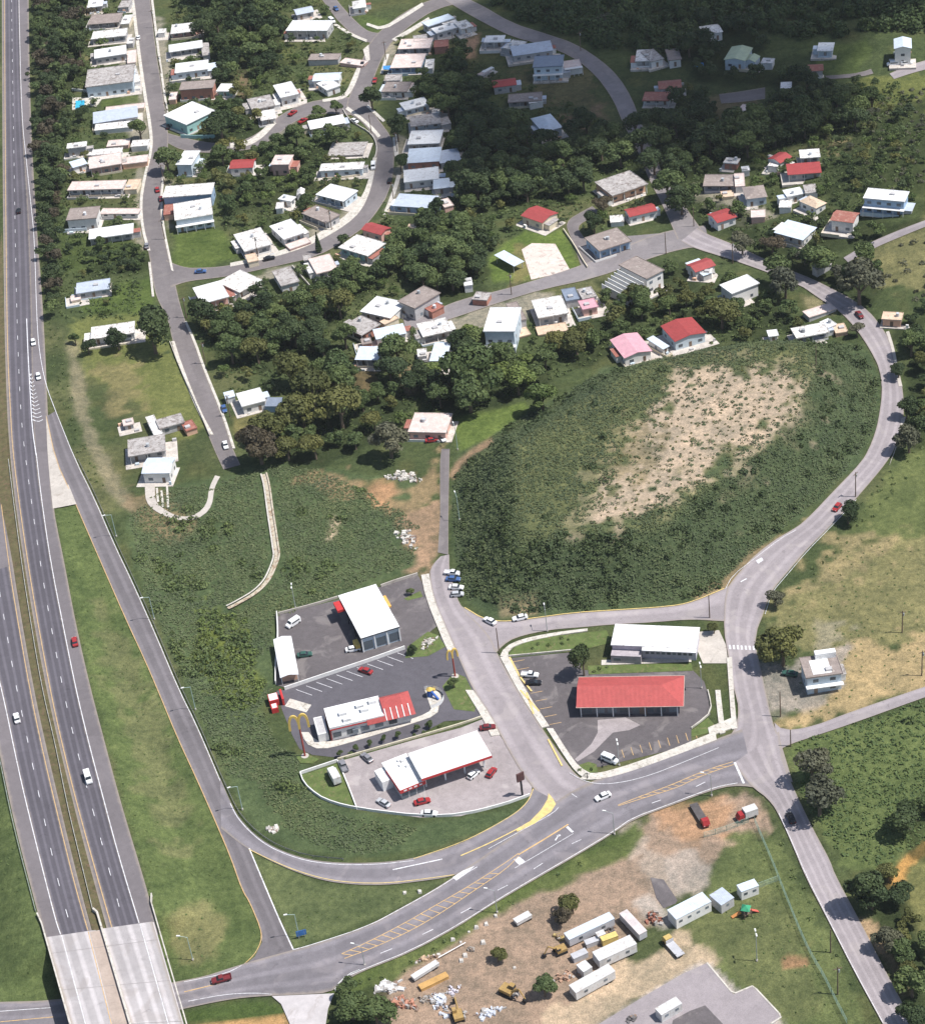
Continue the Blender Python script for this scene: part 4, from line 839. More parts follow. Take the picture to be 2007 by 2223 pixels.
DOOR_ME = MB().box(-0.5, -0.5, -0.5, 0.5, 0.5, 0.5).mesh('door', DOORM)
OBST = []     # (x, y, radius) kept free of plants
HRECT = []    # (x, y, heading, half width, half depth) of the houses
def put(name, me, parent, loc, scale):
    o = link_mesh(name, me, parent); o.location = loc; o.scale = scale; return o

def frame_of(A, B, D, h, z0=None):
    """roof corners in the picture -> footprint: centre, heading, width, depth, ground"""
    zg = z0
    if zg is None:
        p = at((B[0]+D[0])/2, (B[1]+D[1])/2, h); zg = float(Hxy(p[0], p[1]))
    a, b_, d = [on_plane(q[0], q[1], zg + h) for q in (A, B, D)]
    u = (b_ - a)[:2]; w = np.linalg.norm(u); u = u/w; v = np.array([-u[1], u[0]])
    dep = float((d - a)[:2] @ v)
    c = a[:2] + u*w/2 + v*dep/2
    return c, math.atan2(u[1], u[0]), float(w), abs(dep), zg

def house(reg, A, B, D, h, kind, roof, wall, label, patio=0.8, tank=0.35, cat='house', group='houses of the neighbourhood', name='house', z0=None, win=True, rise=1.0, eave=0.45):
    A, B, D = px(reg, A, B, D)
    c, rz, w, dep, zg = frame_of(A, B, D, h, z0)
    dep = max(dep, 3.2); w = max(w, 3.0)
    rr = random.Random(label)
    H_ = empty(name, (c[0], c[1], zg), rz, label, cat, group)
    HRECT.append((c[0], c[1], rz, w/2, dep/2))
    hw, hd = w/2 - eave, dep/2 - eave
    top = h - (0.22 if kind == 'flat' else 0.05)
    ver = rr.choice((0.0, 0.9, 1.5, 1.9)) if (kind in ('flat', 'shed') and win and dep > 6.5 and h < 5) else 0.0
    fy = -hd + ver
    mb = MB(); mb.box(-hw, fy, -1.2, hw, hd, top)
    if kind == 'gable':
        if w >= dep: 
            for s in (-1, 1): mb.tri((s*hw, -hd, top), (s*hw, hd, top), (s*hw, 0, top + rise*0.9))
        else:
            for s in (-1, 1): mb.tri((-hw, s*hd, top), (hw, s*hd, top), (0, s*hd, top + rise*0.9))
    mb.build('wall', WALLS[wall], H_)
    rm = ROOFS[roof]; r = MB(); W2, D2 = w/2, dep/2
    if kind == 'flat':
        r.box(-W2, -D2, h-0.22, W2, D2, h)
        p = 0.14; q = 0.16
        for x0, y0, x1, y1 in ((-W2, -D2, W2, -D2+p), (-W2, D2-p, W2, D2), (-W2, -D2+p, -W2+p, D2-p), (W2-p, -D2+p, W2, D2-p)):
            r.box(x0, y0, h+0.003, x1, y1, h+q)
    elif kind == 'shed':
        r.hexa([(-W2, -D2, h-0.12), (W2, -D2, h-0.12), (W2, D2, h+0.45), (-W2, D2, h+0.45)], [(-W2, -D2, h), (W2, -D2, h), (W2, D2, h+0.57), (-W2, D2, h+0.57)])
    elif kind == 'gable':
        t_ = 0.12
        if w >= dep:
            for s in (-1, 1):
                r.hexa([(-W2, s*D2, h-t_), (W2, s*D2, h-t_), (W2, 0, h+rise-t_), (-W2, 0, h+rise-t_)][::s], [(-W2, s*D2, h), (W2, s*D2, h), (W2, 0, h+rise), (-W2, 0, h+rise)][::s])
        else:
            for s in (-1, 1):
                r.hexa([(s*W2, -D2, h-t_), (s*W2, D2, h-t_), (0, D2, h+rise-t_), (0, -D2, h+rise-t_)][::s], [(s*W2, -D2, h), (s*W2, D2, h), (0, D2, h+rise), (0, -D2, h+rise)][::s])
    elif kind == 'hip':
        k = min(W2, D2)*0.95; rx, ry = max(W2-k, 0.05), max(D2-k, 0.05)
        b4 = [(-W2, -D2, h-0.1), (W2, -D2, h-0.1), (W2, D2, h-0.1), (-W2, D2, h-0.1)]
        t4 = [(-rx, -ry, h+rise), (rx, -ry, h+rise), (rx, ry, h+rise), (-rx, ry, h+rise)]
        r.hexa(b4, t4)
    ro = r.build('roof', rm, H_)
    if kind == 'flat' and rr.random() < tank:
        x, y = rr.uniform(-W2*0.6, W2*0.6), rr.uniform(-D2*0.4, D2*0.5)
        MB().cyl((x, y, h+0.01), (x, y, h+1.2), 0.6, n=10).build('water_tank', TANKM, ro)
    if kind == 'flat' and rr.random() < 0.4:
        x, y = rr.uniform(-W2*0.5, W2*0.5), rr.uniform(-D2*0.5, D2*0.3)
        MB().box(x-0.9, y-0.7, h+0.01, x+0.9, y+0.7, h+0.6).build('roof_hatch', WALLS['grey'], ro)
    if win:
        for fl in range(max(1, int((h-0.3)/2.8))):
            z = fl*2.9 + 1.55
            n = max(1, int(2*hw/3.4)); dk = rr.randrange(n) if fl == 0 else -1
            for k in range(n):
                x = -hw + (k+0.5)*2*hw/n
                if k == dk: put('door', DOOR_ME, H_, (x, fy-0.02, 1.05), (1.0, 0.1, 2.1))
                else: put('window', WIN_ME, H_, (x, fy-0.02, z), (min(1.5, 1.3*hw/n), 0.1, 1.05))
            n2 = 1 if hd < 4 else 2
            for s in (-1, 1):
                for k in range(n2):
                    put('window', WIN_ME, H_, (s*(hw+0.02), fy + (k+0.5)*(hd-fy)/n2, z), (0.1, 1.1, 1.05))
    if ver:
        n = max(2, int(2*hw/4.0))
        for k in range(n+1): put('veranda_post', POST_ME, H_, (-hw + 0.15 + k*(2*hw-0.3)/n, -hd+0.1, top/2-0.3), (0.22, 0.22, top+0.6))
        if rr.random() < 0.6: MB().box(-hw, -hd-0.02, -0.5, hw, -hd+0.1, 0.85).build('veranda_wall', WALLS[rr.choice(('white', 'cream', wall))], H_)
    if rr.random() < patio:
        x0, x1 = -hw - rr.uniform(0.3, 3.0), hw + rr.uniform(0.3, 4.0); y0 = -hd - rr.uniform(0.8, 3.4); y1 = hd + rr.uniform(0, 1.8)
        pt_ = MB().box(x0, y0, -0.8, x1, y1, 0.13).build('patio', PATIO, H_)
        if rr.random() < 0.55:
            g_ = rr.uniform(0.6, 1.1); mb = MB(); mb.box(x0-0.06, y0, -0.6, x0+0.1, y1, g_); mb.box(x0+0.1, y0-0.06, -0.6, x0+(x1-x0)*rr.uniform(0.4, 0.9), y0+0.1, g_); mb.build('yard_wall', WALLS[rr.choice(('white', 'cream', 'grey', 'ltblue'))], pt_)
        for _ in range(rr.randrange(0, 5)):
            q = rr.uniform(0.3, 0.8); x = rr.uniform(x0+0.6, x1-0.6); y = rr.choice((rr.uniform(y0+0.4, -hd-0.3), hd+0.6)); MB().box(x-q, y-q*0.6, 0.132, x+q, y+q*0.6, 0.13+rr.uniform(0.4, 1.4)).build('yard_box', WALLS[rr.choice(('white', 'grey', 'ltblue', 'peach', 'grey'))], pt_)
    for sx in [q_ for q_ in (-1, 1) if win and w > 6 and rr.random() < 0.42]:
        L_ = rr.uniform(1.8, 3.2); ya, yb = sorted((rr.uniform(-hd, 0), rr.uniform(0.5, hd))); za = min(h-0.5, 2.6)
        an = MB().box(min(sx*hw, sx*(hw+L_)), ya, -0.8, max(sx*hw, sx*(hw+L_)), yb, za-0.12).build('annex', WALLS[rr.choice((wall, 'grey', 'white'))], H_)
        MB().box(min(sx*(hw+0.02), sx*(hw+L_+0.2)), ya-0.2, za-0.12, max(sx*(hw+0.02), sx*(hw+L_+0.2)), yb+0.2, za).build('annex_roof', ROOFS[rr.choice(('whiteold', 'grey', 'ltblue', 'rust', 'bluegrey'))], an)
    H_['_w'] = w; H_['_d'] = dep; H_['_h'] = h
    return H_

HOUSES = [
 # region, front-left, front-right, back-left roof corners, height, roof kind, roof, wall, label
 ('T00',(690,60),(810,45),(680,0),3.4,'flat','white','grey','white flat-roofed house at the very top beside the main street'),
 ('T00',(690,195),(940,175),(690,120),2.6,'flat','brown','grey','low dark grey-roofed house below the topmost white house'),
 ('T00',(720,310),(995,280),(720,250),3.2,'flat','whiteold','grey','stained white long house, third down on the highway side'),
 ('T00',(745,462),(1000,422),(735,395),3.4,'flat','white','grey','clean white flat-roofed house with grey walls, fourth down on the highway side'),
 ('T00',(672,690),(1052,640),(735,545),5.6,'flat','grey','ltblue','wide two-storey house with cluttered grey roof above the blue pool'),
 ('T00',(735,975),(1090,920),(735,895),3.2,'shed','bluegrey','white','corrugated grey-roofed house just below the small lawn and pool'),
 ('T00',(525,1175),(682,1155),(528,1135),4.4,'flat','whiteold','grey','small grey-walled box house standing close to the highway trees'),
 ('T00',(705,1335),(962,1292),(690,1245),4.0,'flat','pink','pink','pinkish flat-roofed house with salmon porch at the street bend'),
 ('T00',(575,1325),(692,1290),(555,1285),3.0,'shed','ltblue','white','pale blue lean-to adjoining the pinkish house on its highway side'),
 ('T00',(720,1228),(960,1205),(720,1185),3.0,'flat','whiteold','white','long white roof directly behind the pinkish house'),
 ('T00',(530,1505),(965,1492),(545,1435),3.4,'flat','pink','white','long stained pink-white roofed house between pinkish house and hedge'),
 ('T00',(520,1742),(762,1722),(515,1650),5.4,'flat','brown','white','white two-storey house with brown roof and white parapet'),
 ('T00',(785,1690),(1090,1690),(785,1645),2.2,'flat','pink','white','low white terrace wing between brown-roofed house and main street'),
 ('T01',(700,72),(1052,22),(690,-5),3.2,'flat','white','grey','large bright white roof above the hedge lot by the main street'),
 ('T00',(1345,268),(1548,245),(1310,200),3.2,'flat','whiteold','pink','weathered white house, second on the east side of main street'),
 ('T00',(1335,412),(1602,372),(1312,358),3.4,'flat','white','grey','bright white roof, third on the east side of main street'),
 ('T00',(1380,578),(1642,545),(1365,505),3.4,'flat','white','ltblue','white-roofed house above the red-brown house east of main street'),
 ('T00',(1412,712),(1682,692),(1380,650),5.6,'flat','brown','brick','red-brown two-storey house with rows of small windows'),
 ('T00',(1705,722),(1820,722),(1720,660),3.2,'flat','white','teal','small teal and white house behind the red-brown house'),
 ('T00',(1470,985),(1702,872),(1415,850),5.0,'flat','white','teal','big bright white roof with teal walls above the lane junction'),
 ('T00',(1385,1302),(1512,1302),(1405,1190),5.4,'flat','white','ltblue','tall white box house beside a round tree at the street bend'),
 ('T00',(1282,1562),(1672,1532),(1265,1475),5.6,'flat','whiteold','blue','blue-walled house with stained white roof, upper of the stacked pair'),
 ('T00',(1380,1742),(1682,1692),(1375,1610),5.6,'flat','whiteold','ltblue','pale blue two-storey house with arched terrace, lower of the stacked pair'),
 ('T10',(520,118),(662,88),(510,70),3.0,'gable','bluegrey','grey','small blue-grey roof above the big white house at the top'),
 ('T10',(435,242),(762,242),(490,160),4.4,'flat','white','grey','large clean white roof beside the dark wood at the top'),
 ('T10',(965,66),(1072,52),(930,10),3.2,'hip','whiteold','white','white roof at the very top inside the road fork'),
 ('T10',(645,640),(860,630),(620,580),3.4,'gable','ltblue','white','white and pale blue L-shaped roof above the lane junction'),
 ('T10',(760,712),(872,672),(745,635),3.2,'flat','white','white','short white wing below the L-shaped pale roof'),
 ('T10',(395,772),(542,738),(270,690),4.6,'flat','white','white','white roof turned at an angle above the two red pickups'),
 ('T10',(170,872),(356,832),(100,790),3.2,'flat','grey','grey','grey cluttered roof left of the angled white roof'),
 ('T10',(240,952),(362,932),(240,885),2.8,'shed','whiteold','white','small white carport roof beside the two red pickups'),
 ('T10',(630,1022),(912,968),(620,962),3.4,'shed','white','cream','white-roofed house on the inner side of the curved street'),
 ('T10',(1560,210),(1772,140),(1530,170),3.4,'flat','ltblue','grey','pale roof nearest the road at the top, upper of two side by side'),
 ('T10',(1625,262),(1830,205),(1600,220),3.4,'flat','white','grey','pale roof with dark wall, lower of two side by side near the top'),
 ('T10',(1320,388),(1575,378),(1310,310),3.4,'flat','pink','grey','pinkish grey house first on the east side below the fork'),
 ('T10',(1260,538),(1505,530),(1255,430),3.2,'flat','pink','blue','pink-roofed house with a blue awning and white end wall'),
 ('T10',(1190,725),(1392,725),(1170,645),3.2,'flat','brown','white','brown cluttered roof half hidden by trees east of the street'),
 ('T10',(1380,872),(1577,822),(1330,815),3.4,'flat','white','ltblue','bright white roof east of the lane junction, uppermost of the column'),
 ('T10',(1422,1002),(1665,972),(1415,920),3.2,'flat','grey','ltblue','dull grey roof between two bright white roofs in the east column'),
 ('T10',(1395,1142),(1652,1132),(1385,1035),3.6,'flat','white','grey','big plain white roof below the dull grey one in the east column'),
 ('T10',(1390,1288),(1652,1272),(1385,1185),3.6,'shed','ltblue','brick','pale blue metal roof over reddish wall in the east column'),
 ('T10',(1655,1290),(1825,1262),(1650,1200),3.0,'shed','bluegrey','grey','blue-grey lean-to roof joined to the pale blue roof'),
 ('T10',(1370,1442),(1648,1412),(1370,1345),3.6,'flat','white','white','white roof below the pale blue one in the east column'),
 ('T10',(1600,1492),(1732,1480),(1590,1425),2.8,'shed','ltblue','grey','small pale metal shed behind the white roof of the east column'),
 ('T10',(1275,1625),(1590,1645),(1310,1535),3.4,'shed','bluegrey','blue','patchy blue metal roof with blue front, lowest of the east column'),
 ('T10',(700,1352),(1045,1335),(695,1295),3.2,'flat','whiteold','ltblue','long weathered white roof inside the curved street'),
 ('T10',(672,1538),(888,1592),(745,1440),3.6,'flat','white','ltblue','bright white roof with pale blue walls inside the street curve'),
 ('T10',(375,1572),(475,1592),(395,1530),3.0,'flat','white','white','tiny white-roofed house amid bushes inside the curve'),
 ('T10',(560,1685),(752,1762),(640,1605),3.6,'flat','brown','grey','dark brown-grey roof set diagonally along the curved street'),
 ('T10',(1030,1812),(1190,1858),(1100,1750),3.4,'gable','red','pink','small red roof outside the street curve beside the wood'),
 ('T10',(315,1302),(462,1300),(330,1225),5.0,'flat','pink','pink','pink two-storey house with pale roof below the lane'),
 ('T10',(-10,1332),(180,1322),(-10,1262),3.2,'gable','red','white','red-roofed house below the lane beside a yellow shrub'),
 ('T10',(765,1232),(1050,1222),(765,1130),0.9,'flat','grey','grey','low unfinished concrete foundation in the lot inside the curve'),
 ('T20',(0,232),(100,205),(0,165),3.2,'flat','whiteold','white','small white roof below the hill road at the top'),
 ('T20',(180,335),(335,330),(240,280),3.2,'flat','white','grey','white flat roof below the hill road, left of the blue house'),
 ('T20',(330,378),(442,395),(385,308),3.0,'flat','whiteold','grey','narrow grey-white roof next to the hill road'),
 ('T20',(410,442),(732,395),(470,360),3.2,'shed','bluegrey','grey','wide pale metal roof behind the big blue house'),
 ('T20',(565,532),(802,520),(535,445),6.4,'flat','bluedark','ltblue','big slate-blue roofed house with pale balcony in the cloud shade'),
 ('T20',(255,692),(442,668),(270,632),3.2,'gable','red','grey','dark red roof in the shade below the big blue house'),
 ('T20',(370,812),(640,792),(360,745),3.0,'flat','brown','grey','low grey-brown house in the shade below the dark red roof'),
 ('T20',(645,1042),(805,1002),(580,925),4.0,'hip','ltblue','ltblue','pale blue hipped roof alone among dark trees'),
 ('T20',(1375,485),(1495,480),(1360,395),3.2,'flat','whiteold','white','white roof at the wood edge, left of three in a row'),
 ('T20',(1500,488),(1605,462),(1495,390),3.2,'flat','grey','white','grey and white roof, middle of three at the wood edge'),
 ('T20',(1640,478),(1745,465),(1640,388),3.2,'flat','brown','white','brown and white roof, right of three at the wood edge'),
 ('T20',(1430,795),(1645,795),(1440,725),3.0,'flat','rust','white','dull reddish roof in the shade beside the hill road'),
 ('T20',(1560,705),(1745,690),(1550,640),3.0,'gable','rust','grey','faded pink-brown roof in the shade behind the reddish roof'),
 ('T20',(1195,1548),(1480,1452),(1095,1425),4.2,'flat','grey','peach','large grey roof with a peach front wall above the red roofs'),
 ('T20',(470,1702),(642,1762),(560,1608),3.6,'gable','red','cream','red roof with cream gable wall beside the grass court'),
 ('T20',(1330,1715),(1552,1662),(1285,1655),3.4,'gable','red','white','long red roof with white wall above the school'),
 ('T30',(95,272),(252,248),(130,195),3.6,'hip','whiteold','white','white roof high on the slope among far trees'),
 ('T30',(255,470),(425,480),(315,365),4.0,'gable','green','ltblue','pale green gabled roof among dark trees'),
 ('T30',(990,402),(1118,402),(990,335),3.2,'flat','white','ltblue','lone white square roof on the far lawn'),
 ('T30',(1600,385),(1742,380),(1588,305),7.4,'gable','ltblue','white','tall two-storey house with grey-white gable at the far right'),
 ('T30',(920,562),(1045,555),(940,508),3.0,'gable','rust','grey','small rusty roof below the far lawn'),
 ('T30',(700,738),(790,735),(670,650),3.2,'flat','white','white','white roof half hidden by dark trees beside the lane'),
 ('T30',(330,905),(522,932),(355,815),3.0,'flat','pink','white','pale cluttered roof in a clearing of the far right'),
 ('T30',(600,1252),(702,1290),(645,1180),3.4,'gable','red','white','red roof with white gable, uppermost of the red roofs on the right'),
 ('T30',(860,1252),(1022,1240),(850,1185),3.2,'flat','whiteold','lav','white roof right behind the long bright red roof'),
 ('T30',(760,1382),(1030,1362),(740,1305),3.4,'shed','red','grey','long bright red roof on the right slope'),
 ('T30',(90,1472),(345,1470),(95,1378),3.0,'flat','brown','lav','dark roof with lavender front left of the long red roof'),
 ('T30',(430,1572),(602,1552),(380,1478),3.8,'hip','brown','ltblue','brown hipped roof with pale blue walls'),
 ('T30',(755,1555),(895,1528),(735,1500),3.2,'flat','white','white','white roof next to a tan hipped roof'),
 ('T30',(850,1585),(985,1645),(925,1535),3.4,'hip','tan','white','tan hipped roof right of a white roof'),
 ('T30',(205,1762),(362,1712),(185,1672),3.4,'gable','red','white','red gabled roof beside the road with a white annex'),
 ('T30',(1355,1565),(1685,1595),(1350,1480),6.2,'flat','white','blue','big white-roofed two-storey house with a row of windows far right'),
 ('T30',(1095,1738),(1282,1762),(1130,1655),4.6,'gable','rust','white','rusty red roof over white two-storey walls'),
 ('T31',(650,15),(882,78),(765,-75),3.4,'shed','ltblue','white','pale metal roof below the tan hipped roof'),
 ('T30',(250,1285),(362,1295),(272,1242),3.0,'flat','whiteold','brick','tiny white and red house among trees on the right'),
 ('T01',(600,502),(868,462),(588,420),2.8,'flat','bluegrey','grey','grey-blue trailer house alone near the highway hedge'),
 ('T01',(715,862),(1062,812),(700,770),3.6,'flat','whiteold','white','ruinous white house beside a large tree near the highway'),
 ('T01',(1592,582),(1812,522),(1498,462),4.4,'flat','white','pink','bright white square roof at the street corner'),
 ('T01',(1012,1792),(1310,1742),(1000,1658),3.6,'flat','grey','grey','flat brown-grey roof above the blue gabled house'),
 ('T02',(1115,102),(1342,98),(1108,-22),4.2,'gable','ltblue','white','pale blue gabled house above the concrete runway drive'),
 ('T01',(1260,1572),(1462,1515),(1210,1505),3.0,'flat','grey','grey','cluttered grey house with junk yard beside the street end'),
 ('T01',(975,1548),(1062,1528),(972,1498),2.2,'flat','pink','grey','tiny pale shed standing in the grass by the street end'),
 ('T11',(110,168),(328,108),(40,30),3.6,'flat','whiteold','grey','weathered roof above the side street, left of two'),
 ('T11',(420,72),(592,12),(300,-30),3.6,'flat','white','white','clean white roof above the side street, right of two'),
 ('T11',(70,492),(252,392),(-20,365),3.6,'flat','whiteold','white','mottled white roof below the side street near the corner'),
 ('T11',(400,442),(548,402),(300,330),3.6,'flat','grey','white','grey roof with white gutter below the side street'),
 ('T11',(680,345),(852,302),(620,225),3.4,'flat','pink','white','pale cluttered roof beside a conical tree'),
 ('T11',(850,135),(1082,205),(960,20),3.6,'flat','whiteold','teal','white roof with teal wall below the red roof'),
 ('T11',(1318,560),(1452,618),(1488,420),5.6,'flat','brown','grey','dark grey two-storey block at the end of the lower lane'),
 ('T11',(1022,642),(1262,695),(1160,520),3.6,'flat','white','white','patchy white roof cluster left of the lower lane'),
 ('T11',(878,762),(1035,832),(1010,662),3.4,'flat','grey','brick','grey and rust roof left of the lower lane end'),
 ('T11',(1150,862),(1392,812),(1210,775),3.2,'shed','ltblue','white','pale blue roof behind a round dark tree'),
 ('T11',(980,1022),(1168,1025),(1010,925),3.6,'shed','ltblue','grey','pale blue shed roof above the bare red yard'),
 ('T11',(1520,845),(1752,792),(1468,740),3.4,'flat','whiteold','grey','grey-white roof between the lower lane and pale blue shed'),
 ('T11',(1570,1032),(1702,1032),(1600,895),4.0,'shed','ltblue','grey','bright pale blue roof at the wood edge'),
 ('T11',(90,1395),(282,1345),(30,1295),3.6,'flat','white','white','white house under big olive trees by the street'),
 ('T11',(1400,1595),(1702,1602),(1420,1440),3.4,'flat','pink','pink','low pink concrete house at the top of the asphalt path'),
 ('T21',(175,800),(425,800),(130,610),8.6,'flat','white','ltblue','tall three-storey white building by the lower lane'),
 ('T21',(610,695),(852,652),(550,555),4.0,'flat','whiteold','grey','half grey half white roof right of the tall white building'),
 ('T21',(960,628),(1088,602),(980,548),3.2,'flat','magenta','pink','small faded pink roof among trees by the lower lane'),
 ('T21',(1092,165),(1352,82),(985,55),4.0,'flat','brown','blue','blue-walled school block with brown roof by the court'),
 ('T21',(1465,385),(1608,312),(1360,215),7.0,'flat','brown','white','white apartment block with outside stairs below the paved yard'),
 ('T21',(1290,1012),(1512,952),(1160,868),3.6,'gable','magenta','white','pink metal roof with white edges above the mound'),
 ('P',(1464,742),(1533,722),(1437,706),4.0,'gable','red','ltblue','large red roof with pale walls above the mound'),
 ('T21',(1600,938),(1645,915),(1530,835),2.8,'shed','ltblue','white','narrow white lean-to beside the large red roof'),
 ('T31',(-45,272),(32,332),(88,192),3.4,'gable','red','white','dull red roof beside the road left of the white square roof'),
 ('T31',(220,432),(318,502),(372,300),5.4,'flat','white','white','bright white square roof over a two-storey house by the road'),
 ('T31',(830,855),(1095,805),(840,765),3.2,'flat','whiteold','lav','grey-white house just above the mound by the bend'),
 ('T31',(610,842),(692,832),(610,790),2.4,'flat','white','white','tiny white shed left of the house by the bend'),
 ('T31',(1500,702),(1662,712),(1500,640),3.0,'flat','tan','peach','small tan-roofed house right of the road bend'),
]
HOBJ = []
for hrow in HOUSES: HOBJ.append(house(*hrow, win=hrow[4] > 1.5))
